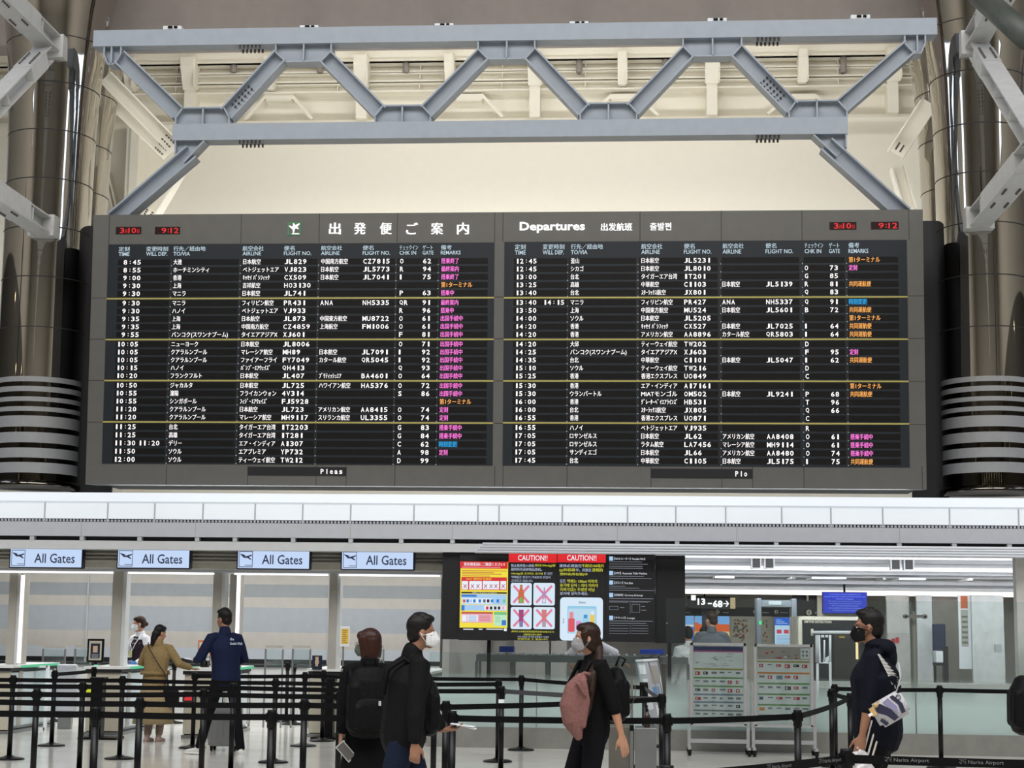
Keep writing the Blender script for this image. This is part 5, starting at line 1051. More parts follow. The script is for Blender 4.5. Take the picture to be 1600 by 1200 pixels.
# clear gate frame in front of the machine
YC = 25.2; t = thing('security_stand', 'white tube stand with papers before the baggage scanner', 'stand', W(1288, 1060, YC)); t.location.z = 0; t['_org'] = list(t.location)
b = MB(); p = lambda x, y: W(x, y, YC); q_ = lambda x, y: Vector((p(x, y).x, YC, 0.02))
b.tube([p(1269, 988), p(1345, 988)], .022, m_white, 8); b.tube([p(1277, 992), p(1277, 1035)], .03, m_fasc2, 8); b.tube([p(1297, 992), p(1297, 1034)], .018, m_white, 8); b.tube([p(1280, 992), p(1281, 1036), p(1296, 1036)], .014, m_white, 8); b.tube([p(1288, 1000), p(1288, 1034)], .012, m_white, 8); b.tube([p(1277, 1035), q_(1277, 1035)], .02, m_fasc2, 8); b.tube([p(1297, 1034), q_(1297, 1034)], .02, m_fasc2, 8); b.build('tube_frame', t)
b = MB(); b.pq(1283, 992, 1288, 996, YC-.03, m_white); b.pq(1289.5, 992, 1294, 996, YC-.03, m_white); b.add([p(1286, 1030), p(1296, 1024), p(1299, 1027), p(1292, 1036), p(1286, 1036)], [(0, 1, 2, 3, 4)], m_white); b.build('papers', t)
b = MB(); c = W(1269, 988, YC); b.tube([(c.x, YC, c.z-.05), (c.x, YC, c.z+.05)], .02, m_ivory, 8); b.build('end_knob', t)
YC2 = 22.6
# blue notice screen
x0, x1, z0, z1 = prect(1285, 925, 1355, 959, 31); t = thing('blue_notice_screen', 'hanging bright blue text screen above the baggage scanner', 'screen', ((x0+x1)/2, 31, z0))
b = MB(); b.box(x0, x1, 31, 31.08, z0, z1, m_dark); b.build('cabinet', t)
b = MB(); w, h = x1-x0, z1-z0; b.quad(x0+.01, x1-.01, z0+.01, z1-.01, 30.99, E('notice_blue', (20, 46, 190), 1.0)); tb = E('notice_text_blue', (150, 176, 250))
TX = ['In accordance with the regulations, the', 'security inspection includes the metal detector and', 'inspection of baggage.', 'Passengers are requested to cooperate by', 'following the instructions of a security', 'officer and showing boarding pass.', 'Items prohibited on board are confiscated', 'during the security inspection.']
for k, tx in enumerate(TX): ww = min(1, len(tx)/50)*.9; put_text(b, tx, tb, lambda u, v: (x0+w*(.5-ww/2)+u, 30.98, z1-h*(.145+.105*k)+v), width=w*ww, height=h*.058, bold=.01)
b.build('screen_image', t)
b = MB(); b.tube([((x0+x1)/2, 31.04, z1), ((x0+x1)/2, 31.04, z1+.35)], .02, m_black, 6); b.build('hanger', t)
# dark booth behind and lobby furniture
def block(name, lab, cat, a, y0, c, y1, Y, m, d=.3, toground=True, grp=None):
    x0, x1, z0, z1 = prect(a, y0, c, y1, Y); b = MB(); b.box(x0, x1, Y, Y+d, 0 if toground else z0, z1, m); return tag(b.build(name, origin=(x0, Y, 0 if toground else z0)), lab, cat, grp)
block('dark_booth', 'black service booth between the scanner arch and the blue screen', 'booth', 1241, 926, 1277, 970, 34, m_dark, .4)
block('booth_column', 'ivory column beside the black service booth', 'column', 1277, 925, 1286, 970, 33.9, m_ivory, .4)
c = W(1264, 957, 33.95); b = MB(); b.tube([(c.x, 33.98, c.z), (c.x, 33.95, c.z)], .055, m_ivory, 16); b.box(c.x-.008, c.x+.008, 33.93, 33.95, c.z-.035, c.z+.035, m_dark); b.box(c.x+.12, c.x+.42, 33.95, 33.98, c.z-.02, c.z+.01, m_fasc); b.tube([(c.x-.03, 33.9, c.z+.22), (c.x-.03, 33.9, c.z+.5)], .02, m_ivory, 6)
tag(b.build('information_symbol', origin=c), 'round white information symbol on the black booth', 'sign')
block('white_wall_panel', 'white wall panel behind the head of the man in the dark hoodie', 'wall panel', 1386, 930, 1421, 1045, 33.0, mat('panel_white1', (214, 212, 208), .5), .1)
block('white_wall_panel', 'lower grey-white door panel with a small red mark', 'wall panel', 1388, 989, 1425, 1043, 32.9, mat('panel_white2', (196, 194, 190), .5), .05)
block('white_wall_panel', 'white wall panel beside the glass fin post', 'wall panel', 1433, 930, 1457, 1044, 32.8, mat('panel_white3', (222, 224, 226), .5), .1)
c = W(1399, 1001, 32.86); b = MB(); b.box(c.x-.07, c.x-.01, 32.86, 32.88, c.z-.04, c.z+.04, mat('mark_red', (200, 40, 50), .5)); b.box(c.x+.01, c.x+.07, 32.86, 32.88, c.z-.04, c.z+.06, mat('mark_red', (200, 40, 50), .5)); tag(b.build('red_mark', origin=c), 'small red mark on the grey-white door panel', 'mark')
block('doorway_recess', 'grey doorway recess holding the dark chair', 'recess', 1458, 930, 1498, 1040, 33.6, mat('recess_grey', (168, 164, 158), .6), .05)
x0, x1, z0, z1 = prect(1458, 975, 1478, 1035, 32.4); t = thing('blue_seat', 'tall dark blue padded board in the doorway recess', 'board', (x0, 32.4, 0)); b = MB(); b.bevbox(x0, x1, 32.4, 32.5, z0, z1, .02, mat('board_navy', (28, 38, 70), .5)); b.build('panel', t); b = MB()
for x in (x0+.03, x1-.03): b.box(x-.02, x+.02, 32.42, 32.48, 0, z0+.02, m_dark)
b.build('leg', t); t.name = 'blue_board'
x0, x1, z0, z1 = prect(1462, 1010, 1482, 1040, 31.6); t = thing('desk_printer', 'white and black printer on a small stand in the doorway recess', 'printer', (x0, 31.6, 0)); b = MB(); b.bevbox(x0, x0+(x1-x0)*.6, 31.6, 31.9, z0+.05, z1-.08, .02, m_white); b.build('body', t); b = MB(); b.box(x0+(x1-x0)*.65, x1, 31.62, 31.8, 0, z1, m_dark); b.box(x0, x1, 31.6, 31.95, z0, z0+.05, m_dark); b.build('stand', t)
t = poster('pictorial_banner', 'tall narrow banner with an orange top beside the doorway recess', 1498, 930, 1518, 1045, 32.6, m_white, lambda b, x0, x1, z0, z1, Y: (b.quad(x0+(x1-x0)*.2, x0+(x1-x0)*.75, z0+(z1-z0)*.82, z0+(z1-z0)*.99, Y, mat('banner_orange', (196, 104, 56), .5)), b.quad(x0+(x1-x0)*.2, x0+(x1-x0)*.75, z0+(z1-z0)*.3, z0+(z1-z0)*.8, Y, mat('banner_grey', (176, 176, 170), .5)), [b.quad(x0+(x1-x0)*.25, x0+(x1-x0)*.7, z0+(z1-z0)*(.34+.07*k), z0+(z1-z0)*(.37+.07*k), Y-.003, mat('banner_ink', (120, 116, 104), .5)) for k in range(6)]), 'banner')
block('white_wall_panel', 'broad white wall panel at the far end of the security hall', 'wall panel', 1519, 930, 1569, 1045, 32.5, mat('panel_white4', (216, 220, 220), .5), .1)
c = W(1561, 1013, 32.4); b = MB(); b.box(c.x-.06, c.x+.06, 32.46, 32.5, c.z-.07, c.z+.07, m_fasc); tag(b.build('switch_plate', origin=c), 'small grey switch plate on the broad white wall panel', 'switch')
# desk clutter behind the low barrier
block('blue_tray_stack', 'stack of blue trays under the caution screens', 'trays', 780, 1010, 802, 1019, 25.4, mat('tray_blue', (52, 74, 150), .5), .3, False)
block('blue_tray_stack', 'blue tray on rollers behind the long-haired woman', 'trays', 1000, 1015, 1038, 1022, 25.0, mat('tray_blue2', (50, 76, 170), .5), .35, False)
b = MB(); x0, x1 = W(745, 1030, 25.3).x, W(1075, 1030, 25.3).x; zt_ = W(860, 1024, 25.3).z; b.box(x0, x1, 25.2, 25.9, zt_-.1, zt_, m_steel)
for k in range(7): x = x0+(x1-x0)*k/6; b.box(x-.02, x+.02, 25.25, 25.3, 0, zt_-.1, m_steel); b.box(x-.02, x+.02, 25.8, 25.85, 0, zt_-.1, m_steel)
x = x0
while x < x1-.1: b.tube([(x+.05, 25.22, zt_+.012), (x+.05, 25.88, zt_+.012)], .018, m_fasc, 8); x += .12
tag(b.build('roller_table', origin=((x0+x1)/2, 25.5, 0)), 'long steel roller table behind the low glass barrier', 'table')
x0, x1 = W(1250, 1060, 26).x, W(1600, 1060, 26).x; b = MB(); b.box(x0, x1, 26.2, 26.9, .74, .82, m_taupe)
for k in range(6): x = x0+.05+(x1-x0-.1)*k/5; b.box(x-.02, x+.02, 26.25, 26.3, 0, .74, m_steel); b.box(x-.02, x+.02, 26.8, 26.85, 0, .74, m_steel)
tag(b.build('inspection_table', origin=((x0+x1)/2, 26.5, 0)), 'long grey inspection table behind the tall frosted glass', 'table')
for px0, px1, m, lab in ((722, 744, m_fasc2, 'pale upright locker behind the first caution screen pole'), (803, 858, m_lobby, 'wide beige locker door under the caution screens'), (861, 884, m_lobby, 'beige locker door beside the arm of the security worker')):
    block('locker', lab, 'locker', px0, 985, px1, 1060, 30.5, m, .5)
# ------------------------------------------------------------------ belt posts
PH = .97
def sp(px, py, z=PH): p = onz(px, py, z); return Vector((p.x, p.y, 0))
PO = {k: sp(x, y) for k, x, y in (('a', 21, 1055), ('b', 58, 1076), ('c', 86, 1047), ('d', 130, 1065), ('e', 147, 1042), ('f', 150, 1105), ('g', 192, 1056), ('h', 219, 1090), ('i', 305, 1050), ('j', 319, 1076), ('k', 365, 1067), ('m', 431, 1060), ('n', 425, 1109), ('o', 476, 1092), ('o2', 477, 1050), ('p', 506, 1047), ('q', 531, 1080), ('r', 679, 1081), ('s', 697, 1095), ('t', 707, 1111), ('u', 779, 1062), ('v', 784, 1072), ('w', 815, 1055), ('z0', 1007, 1067), ('x', 1034, 1084), ('y', 1042, 1115), ('z1', 1246, 1109), ('z3', 1299, 1076), ('z2', 1304, 1069), ('z7', 1328, 1083), ('z5', 1468, 1071), ('N1', 1322, 1170), ('N2', 1042, 1196))}
PO['l1'] = sp(447, 1128, 0); PO['l2'] = sp(457, 1132, 0); PO['e2'] = sp(82, 1127, 0); PO['e3'] = sp(269, 1130, 0)
PO['L1'] = PO['a']+Vector((-1.5, 0, 0)); PO['L3'] = PO['b']+Vector((-1.5, 0, 0)); PO['L5'] = PO['f']+Vector((-1.5, 0, 0)); PO['L4'] = PO['h']+Vector((-1.5, 0, 0)); PO['R5'] = PO['z5']+Vector((1.6, 0, 0)); PO['RN'] = PO['N1']+Vector((1.9, -.12, 0)); PO['L2'] = PO['d']+Vector((-1.5, 0, 0)); PO['L6'] = PO['c']+Vector((-1.5, 0, 0))
LB = {'a': 'at the picture edge with its base showing', 'b': 'near the picture edge with no base in view', 'c': 'joined by a short raised belt to the lime light corner', 'd': 'just before the lime arrow light', 'e': 'against the black pedestal below the framed notice', 'f': 'thick and near, in front of the framed notice', 'g': 'with its base showing before the trench coat', 'h': 'passing just beside the trench coat hem', 'i': 'before the red stop light, beside the navy sleeve', 'j': 'passing in front of the rear foot of the man in navy', 'k': 'passing in front of the leading leg of the man in navy', 'm': 'with base showing just behind a near post', 'n': 'large and near, past the man in navy', 'o': 'just before the portrait notice counter, middle distance', 'o2': 'with base showing behind a nearer one by the portrait notice', 'p': 'beside the pedestal of the portrait notice counter', 'q': 'beside the elbow of the short-haired woman', 'r': 'half hidden by the front bag of the man in black', 's': 'just past the ticket held by the man in black', 't': 'near and thick, second past the held ticket', 'u': 'just behind the one with a white tag', 'v': 'carrying a white tag before the low barrier', 'w': 'alone with its base showing before the low barrier', 'z0': 'behind the backpack of the long-haired woman', 'x': 'where two grey belts meet by the leaflet board', 'y': 'near, before the leaflet board, carrying the long near belt', 'z1': 'standing before the photo-header stand', 'z3': 'front one of the pair behind the dark hoodie', 'z2': 'rear one of the pair behind the dark hoodie', 'z7': 'hidden behind the arm of the man in the dark hoodie', 'z5': 'past the patterned bag before the frosted glass', 'N1': 'nearest of all, under the plastic carrier bag', 'N2': 'its cap just showing at the bottom edge by the podium', 'l1': 'the left of two distant ones in the passage past the man in navy', 'l2': 'with a base in the bright passage past the man in navy', 'e2': 'distant, on the bright floor behind the green-edged counter', 'e3': 'distant, beyond the skirt of the trench coat'}
LB['l1'] = 'the slimmer-looking of two distant ones in the bright passage'
BELT = [('L6', 'c', 0), ('c', 'e', .0), ('i', 'o2', 0), ('o2', 'w', 0), ('w', 'z0', 0), ('L1', 'a', 0), ('a', 'g', 0), ('g', 'm', 0), ('m', 'u', 0), ('L2', 'd', 0), ('d', 'k', 0), ('k', 'v', 0), ('v', 'x', 0), ('L3', 'b', 0), ('b', 'j', 0), ('j', 'q', 0), ('q', 'r', 0), ('L4', 'h', 0), ('h', 'o', 0), ('o', 's', 0), ('s', 'x', 0), ('L5', 'f', 0), ('f', 'n', 0), ('n', 't', 0), ('t', 'y', 0), ('y', 'z1', 0), ('z1', 'z7', 0), ('z3', 'z7', 0), ('z2', 'z5', 0), ('z5', 'R5', 0), ('N2', 'N1', 0), ('N1', 'RN', 0), ('z0', 'x', 0)]
BELT = [x for x in BELT if x[0] != 'L6']
m_belt = mat('belt_webbing', (12, 12, 14), .75, noise=.08, nscale=90, spec=.12)
m_beltg = mat('belt_webbing_grey', (64, 64, 68), .65, noise=.08, nscale=90)
BASEV = {}
for k, P in PO.items():
    if k in ('L1', 'L2', 'L3', 'L4', 'L5', 'L6', 'R5', 'RN'): continue
    t = thing('belt_post', 'black belt barrier post '+LB[k], 'barrier post', P, group='black belt barrier posts')
    b = MB(); b.lathe([(.175, 0), (.175, .012), (.15, .022), (.06, .036), (.04, .05)], m_black, (P.x, P.y), 32); b.build('base', t)
    b = MB(); b.lathe([(.029, .04), (.029, PH-.13)], m_blackm, (P.x, P.y), 20); b.build('pole', t)
    b = MB(); b.lathe([(.031, PH-.14), (.036, PH-.13), (.036, PH-.02), (.033, PH-.012), (.033, PH), (0, PH)], m_black, (P.x, P.y), 20)
    for dx, dy in ((1, 0), (-1, 0), (0, 1), (0, -1)): b.box(P.x+dx*.034-.011, P.x+dx*.034+.011, P.y+dy*.034-.011, P.y+dy*.034+.011, PH-.09, PH-.025, m_black)
    hd = b.build('belt_head', t)
    if k == 'v': b = MB(); c = P+Vector((0, -.031, PH-.16)); b.box(c.x-.03, c.x+.03, c.y-.003, c.y, c.z-.02, c.z+.02, m_white); b.build('white_tag', t)
    for a, c, _ in BELT:
        if a != k and not (c == k and a.startswith('L')): continue
        if a.startswith('L'): A, B = PO[a], P
        else: A, B = P, PO[c]
        d = (B-A); L = d.length; d.normalize(); z = PH-.055; n = 12; vs = []
        A2, B2 = A+d*.04, B-d*.04
        for i in range(n+1):
            f = i/n; q = A2.lerp(B2, f); s = -.012*L*.5*4*f*(1-f)*.6
            vs += [(q.x, q.y, z-.024+s), (q.x, q.y, z+.024+s)]
        b = MB(); mm = m_beltg if (a, c) in (('v', 'x'), ('z0', 'x')) else m_belt
        nrm = Vector((-d.y, d.x, 0))*.0012; k0 = len(vs); vs2 = [tuple(Vector(v)+nrm) for v in vs]
        fs = [(2*i, 2*i+2, 2*i+3, 2*i+1) for i in range(n)]+[(k0+2*i+1, k0+2*i+3, k0+2*i+2, k0+2*i) for i in range(n)]+[(2*i, k0+2*i, k0+2*i+2, 2*i+2) for i in range(n)]+[(2*i+1, 2*i+3, k0+2*i+3, k0+2*i+1) for i in range(n)]
        b.add(vs+vs2, fs, mm); bb = b.build('belt', t)
        if a in ('N1', 'N2'):
            g = MB(); ink = mat('belt_print_grey', (120, 120, 122), .6)
            for f in ((.12, .34, .57, .8) if a == 'N1' else (.55, .87)):
                q = A2.lerp(B2, f); s = -.012*L*.5*4*f*(1-f)*.6
                fr = d if d.x > 0 else -d; off = -Vector((-fr.y, fr.x, 0))*.004
                put_text(g, 'Narita Airport', ink, lambda u, v: q+fr*(u)+off+Vector((0, 0, z-.012+s+v)), width=.19, height=.026)
                put_text(g, '✈', ink, lambda u, v: q+fr*(u-.05)+off+Vector((0, 0, z-.01+s+v)), width=.04, height=.03)
            g.build('belt_print', bb)
# black pedestals
for px, lab in ((154, 'under the framed notice'), (514, 'before the portrait notice counter')):
    A = onz(px, 1154, 0)-Vector((0, .12, 0)); t = thing('black_pedestal', 'slim black box pedestal '+lab, 'pedestal', (A.x, A.y, 0), group='slim black pedestals')
    b = MB(); b.box(A.x-.08, A.x+.08, A.y-.06, A.y+.1, .02, .80, m_black); b.build('column', t)
    b = MB(); b.box(A.x-.22, A.x+.32, A.y-.12, A.y+.25, 0, .03, m_black); b.build('base_plate', t)
    b = MB(); b.box(A.x-.1, A.x+.1, A.y-.07, A.y+.12, .80, .84, m_black); b.build('head', t)
# ------------------------------------------------------------------ people
skin1 = mat('skin_warm', (174, 128, 102), .55, noise=.03, nscale=30); skin2 = mat('skin_tan', (144, 102, 78), .55, noise=.03, nscale=30)
h_black = mat('hair_black', (22, 19, 19), .5, noise=.2, nscale=60, spec=.2); h_brown = mat('hair_dark_brown', (44, 28, 22), .45, noise=.2, nscale=60, spec=.2); h_red = mat('hair_red_brown', (52, 27, 21), .42, noise=.2, nscale=60, spec=.25)
eye_w = mat('eye_white', (220, 215, 210), .3, noise=0); eye_d = mat('eye_dark', (20, 14, 12), .2, noise=0)
def fab(n, c, r=.85, s=60, nz=.08): return mat(n, c, r, noise=nz, nscale=s, bump=.25, spec=.12)
V = Vector
def chain(mb, pts, side=(1, 0, 0), m=None, n=14):
    """pts: (pos, rx, ry): elliptical rings; rx along side, ry across it; closed with round caps"""
    P = [V(p[0]) for p in pts]; side = V(side); rings = []
    def ring(c, t, rx, ry):
        a = side-t*side.dot(t)
        if a.length < .2: a = V((0, 1, 0))-t*t.y
        a.normalize(); bb = t.cross(a); return [c+a*(rx*math.cos(2*PI*k/n))+bb*(ry*math.sin(2*PI*k/n)) for k in range(n)]
    t0 = (P[1]-P[0]).normalized(); t1 = (P[-1]-P[-2]).normalized(); r0 = min(pts[0][1:]); r1 = min(pts[-1][1:])
    for f, s in ((.95, .3), (.6, .8)): rings.append(ring(P[0]-t0*r0*f*.8, t0, pts[0][1]*s, pts[0][2]*s))
    for i, p in enumerate(P):
        t = (P[min(i+1, len(P)-1)]-P[max(i-1, 0)]).normalized(); rings.append(ring(p, t, pts[i][1], pts[i][2]))
    for f, s in ((.6, .8), (.95, .3)): rings.append(ring(P[-1]+t1*r1*f*.8, t1, pts[-1][1]*s, pts[-1][2]*s))
    vs = [v for r in rings for v in r]; fs = [list(range(n))[::-1], [(len(rings)-1)*n+k for k in range(n)]]
    for i in range(len(rings)-1):
        for k in range(n): fs.append((i*n+k, i*n+(k+1) % n, (i+1)*n+(k+1) % n, (i+1)*n+k))
    mb.add(vs, fs, m or skin1, True)
def ik(s, h, l1, l2, pole):
    s, h, pole = V(s), V(h), V(pole); d = h-s; L = min(d.length, (l1+l2)*.999); d.normalize(); h = s+d*L
    a = (l1*l1-l2*l2+L*L)/(2*L); hh = math.sqrt(max(0, l1*l1-a*a)); p = pole-d*pole.dot(d); p.normalize(); return s+d*a+p*hh, h
def hand(mb, w, d, palm, k=1., curl=.5, sgn=1, m=None):
    """w wrist, d finger direction, palm = direction the palm faces"""
    w, d, palm = V(w), V(d).normalized(), V(palm); palm = (palm-d*palm.dot(d)).normalized(); s = d.cross(palm)*sgn
    chain(mb, [(w-d*.02*k, .026*k, .02*k), (w+d*.03*k, .036*k, .017*k), (w+d*.075*k, .04*k, .014*k), (w+d*.092*k, .038*k, .012*k)], side=s, m=m)
    for i, (o, L) in enumerate(((-.031, .062), (-.0105, .074), (.0105, .078), (.031, .07))):
        a = w+d*.088*k+s*o*k; c = curl*(1.05-.12*i); p = [a]; ang = c*.7
        for f in (.45, .32, .23): p.append(p[-1]+(d*math.cos(ang)+palm*math.sin(ang))*L*f*k); ang += c*.9
        chain(mb, [(p[0]-d*.01, .0095*k, .0095*k), (p[1], .0088*k, .0088*k), (p[2], .008*k, .008*k), (p[3], .007*k, .007*k)], side=s, m=m, n=8)
    a = w+d*.02*k+s*.028*k; t1 = (s*.75+d*.75+palm*.25).normalized(); t2 = (s*.25+d*.9+palm*.4).normalized()
    chain(mb, [(a, .013*k, .013*k), (a+t1*.034*k, .0115*k, .0115*k), (a+t1*.034*k+t2*.03*k, .010*k, .010*k), (a+t1*.034*k+t2*.054*k, .0085*k, .0085*k)], side=palm, m=m, n=8)
def Rz(a): return Matrix.Rotation(a, 3, 'Z')
def Rx(a): return Matrix.Rotation(a, 3, 'X')
def person(lab, H, x, y, face, pose, look, cat='person'):
    """face: heading in degrees, 0 looks away from the camera (+Y), 90 looks towards -X"""
    k = H/1.72; t = thing('person', lab, cat, (x, y, 0), math.radians(face)); bw = pose.get('bulk', 1.)
    lean = pose.get('lean', (0, 0)); pz = .93*k+pose.get('dz', 0)
    pel = V((0, 0, pz)); ch = V((lean[0]*.5, lean[1]*.5, pz+.33*k)); nb = V((lean[0], lean[1], pz+.53*k)); sh = nb+V((0, -.005, -.045*k))
    hc = nb+V(pose.get('headoff', (0, .03, .155)))*k
    tw = Rz(math.radians(pose.get('twist', 0)))
    S = {s: sh+tw @ V((s*.172*k*pose.get('shw', 1), 0, -.022*k)) for s in (-1, 1)}; Hp = {s: pel+V((s*.09*k, 0, -.02*k)) for s in (-1, 1)}
    hands = pose.get('hands', {-1: (-.28, .05, .80), 1: (.28, .05, .80)}); feet = pose.get('feet', {-1: (-.1, .0, .08), 1: (.1, .0, .08)})
    EL = {}; WR = {}; KN = {}; AN = {}
    for s in (-1, 1):
        tgt = V(hands[s])*k; e, w = ik(S[s], tgt, .285*k, .255*k, pose.get('pole', {}).get(s, (s*.3, -1, -.2))); EL[s] = e; WR[s] = w
        f = V(feet[s])*k; kn, an = ik(Hp[s], f, .43*k, .43*k, (0, 1, 0)); KN[s] = kn; AN[s] = an
    yaw = math.radians(pose.get('look', 0)); pit = math.radians(pose.get('nod', 0)); RH = Rz(yaw) @ Rx(-pit)
    hp = lambda a: hc+RH @ (V(a)*k*pose.get('hs', 1))
    sk = look.get('skin', skin1)
    # body: one continuous surface
    b = MB()
    b.ell(hp((0, -.012, .03)), [v*k for v in (.072, .092, .093)], sk, RH); b.ell(hp((0, .028, -.035)), [v*k for v in (.058, .062, .068)], sk, RH); b.ell(hp((0, .062, -.085)), [v*k for v in (.027, .024, .022)], sk, RH)
    chain(b, [(hp((0, .078, .022)), .010*k, .010*k), (hp((0, .095, -.002)), .011*k, .011*k), (hp((0, .103, -.022)), .014*k, .011*k)], m=sk, n=8)
    b.ell(hp((0, .078, -.052)), [v*k for v in (.024, .014, .009)], sk, RH)
    b.ell(hp((0, .062, .028)), [v*k for v in (.05, .026, .012)], sk, RH)
    for s in (-1, 1):
        b.ell(hp((s*.074, -.008, -.005)), [v*k for v in (.009, .018, .032)], sk, RH)
        b.ell(hp((s*.036, .052, -.02)), [v*k for v in (.024, .026, .026)], sk, RH)
    chain(b, [(nb+V((0, -.005, -.05*k)), .07*k, .06*k), (nb+V((0, .0, .02*k)), .055*k, .055*k), (hp((0, -.018, -.07)), .052*k, .055*k), (hp((0, -.01, -.02)), .05*k, .055*k)], m=sk)
    chain(b, [(pel+V((0, 0, -.06*k)), .14*k*bw, .10*k*bw), (pel+V((0, 0, .1*k)), .13*k*bw, .095*k*bw), (ch, .15*k*bw, .105*k*bw), (sh+V((0, 0, -.06*k)), .15*k, .09*k), (sh+V((0, 0, .0)), .10*k, .06*k)], side=tw @ V((1, 0, 0)), m=sk)
    for s in (-1, 1):
        chain(b, [(S[s]*.8+sh*.2, .05*k, .05*k), (S[s], .05*k, .05*k), (S[s].lerp(EL[s], .5), .042*k, .042*k), (EL[s], .035*k, .035*k), (EL[s].lerp(WR[s], .35), .037*k, .036*k), (WR[s], .024*k, .022*k)], m=sk, side=(0, 1, 0))
        fd = (WR[s]-EL[s]).normalized(); hd = pose.get('hdir', {}).get(s); hd = V(hd) if hd else fd
        hand(b, WR[s]+fd*.01, hd, pose.get('palm', {}).get(s, (-s, .1, 0)), k, pose.get('curl', {}).get(s, .45), sgn=1 if s > 0 else -1, m=sk)
        chain(b, [(Hp[s], .078*k*bw, .085*k*bw), (Hp[s].lerp(KN[s], .5), .066*k*bw, .07*k*bw), (KN[s], .05*k, .052*k), (KN[s].lerp(AN[s], .35), .05*k, .052*k), (AN[s], .034*k, .036*k)], m=sk)
        fdir = Rz(math.radians(pose.get('toe', {}).get(s, 0))) @ V((0, 1, 0))
        chain(b, [(AN[s]+V((0, 0, -.03*k))-fdir*.03*k, .032*k, .03*k), (AN[s]+V((0, 0, -.05*k))+fdir*.1*k, .036*k, .022*k)], m=sk)
    link_mesh(remesh(b, .0075*max(1, k), 3), 'body', sk, t)
    # eyes
    for s in (-1, 1):
        e = MB(); c = hp((s*.031, .073, .004)); e.ell(c, [v*k for v in (.014, .010, .009)], eye_w, RH, 12, 8); c = hp((s*.031, .081, .004)); e.ell(c, [v*k for v in (.006, .004, .006)], eye_d, RH, 10, 6); e.build('eye', t)
    # hair
    hr = look.get('hair', 'short'); hm = look.get('hm', h_black); b = MB()
    if hr == 'short':
        b.ell(hp((0, -.022, .048)), [v*k for v in (.081, .094, .093)], hm, RH); b.ell(hp((0, .03, .1)), [v*k for v in (.06, .058, .034)], hm, RH); b.ell(hp((0, -.05, -.01)), [v*k for v in (.068, .058, .07)], hm, RH)
        for i in range(26): a = random.uniform(0, 2*PI); q = random.uniform(0, .7); d = V((math.sin(q)*math.cos(a)*.075, math.sin(q)*math.sin(a)*.085-.015, .05+math.cos(q)*.088)); b.ell(hp(d), [v*k for v in (.012, .02, .012)], hm, RH, 8, 6)
    elif hr == 'bob':
        b.ell(hp((0, -.018, .045)), [v*k for v in (.088, .104, .098)], hm, RH); b.ell(hp((0, .05, .075)), [v*k for v in (.066, .048, .045)], hm, RH)
        chain(b, [(hp((0, -.03, .04)), .090*k, .09*k), (hp((0, -.035, -.03)), .095*k, .086*k), (hp((0, -.035, -.09)), .096*k, .078*k), (hp((0, -.03, -.15)), .086*k, .062*k), (hp((0, -.02, -.17)), .07*k, .045*k)], side=RH @ V((1, 0, 0)), m=hm)
        for s in (-1, 1): chain(b, [(hp((s*.074, .03, .06)), .018*k, .04*k), (hp((s*.083, .012, -.03)), .014*k, .04*k), (hp((s*.08, .01, -.12)), .012*k, .03*k)], side=RH @ V((1, 0, 0)), m=hm)
    elif hr in ('bun', 'tail', 'low'):
        b.ell(hp((0, -.022, .045)), [v*k for v in (.079, .094, .092)], hm, RH); b.ell(hp((0, .022, .088)), [v*k for v in (.06, .06, .04)], hm, RH); b.ell(hp((0, -.05, -.01)), [v*k for v in (.07, .06, .065)], hm, RH)
        if hr == 'bun': b.ell(hp((0, -.115, -.005)), [v*k for v in (.035, .032, .036)], hm, RH)
        if hr == 'low': b.ell(hp((0, -.09, -.03)), [v*k for v in (.05, .045, .07)], hm, RH); chain(b, [(hp((0, -.07, -.03)), .062*k, .045*k), (hp((0, -.085, -.11)), .052*k, .04*k), (hp((0, -.09, -.19)), .03*k, .025*k)], m=hm)
        if hr == 'tail':
            tp = [hp((0, -.085, -.0)), hp((0, -.10, -.07))]+[V(q)*k for q in look['tail']]
            rs = [.045, .045, .052, .056, .05, .034, .014]; chain(b, [(p, rs[min(i, 6)]*k, rs[min(i, 6)]*.75*k) for i, p in enumerate(tp)], m=hm)
            for s in (-1, 1): chain(b, [(hp((s*.072, .03, .05)), .012*k, .03*k), (hp((s*.07, .0, -.03)), .012*k, .035*k), (hp((s*.05, -.06, -.08)), .014*k, .03*k)], side=RH @ V((1, 0, 0)), m=hm)
    link_mesh(remesh(b, .006, 2), 'hair', hm, t)
    # mask
    if look.get('mask'):
        mm = look['mask']; b = MB(); nu, nv = 20, 14; vs = []; fs = []; cone = look.get('cone', 0)
        for j in range(nv+1):
            for i in range(nu+1):
                u = (i/nu-.5)*2; v = (j/nv-.5)*2; a = u*1.42; z = -.045+v*.054*(1-.30*abs(u)**1.5); r = .070+.034*max(0, 1-abs(u)*1.25)*(1-v*v*.75)*(1+cone)
                vs.append(hp((math.sin(a)*.0725*(1-.06*v*v), .012+math.cos(a)*(r+.008*(1-abs(v))), z+(.008*(1-abs(u)) if v > .6 else 0))))
        for j in range(nv):
            for i in range(nu): a = j*(nu+1)+i; fs.append((a, a+1, a+nu+2, a+nu+1))
        me = bpy.data.meshes.new('mask'); me.from_pydata(vs, [], fs); me.materials.append(mm)
        for p in me.polygons: p.use_smooth = True
        o = bpy.data.objects.new('face_mask', me); COL.objects.link(o); o.parent = t; md = o.modifiers.new('s', 'SOLIDIFY'); md.thickness = .004; md.offset = 1
        l = MB()
        for s in (-1, 1):
            for zz in (.0, -.07): l.tube([hp((s*.0705, .035, zz-.01)), hp((s*.082, -.0, -.015+zz*.3)), hp((s*.078, -.022, .0))], .0022, mm, 5)
        l.build('mask_loop', o)
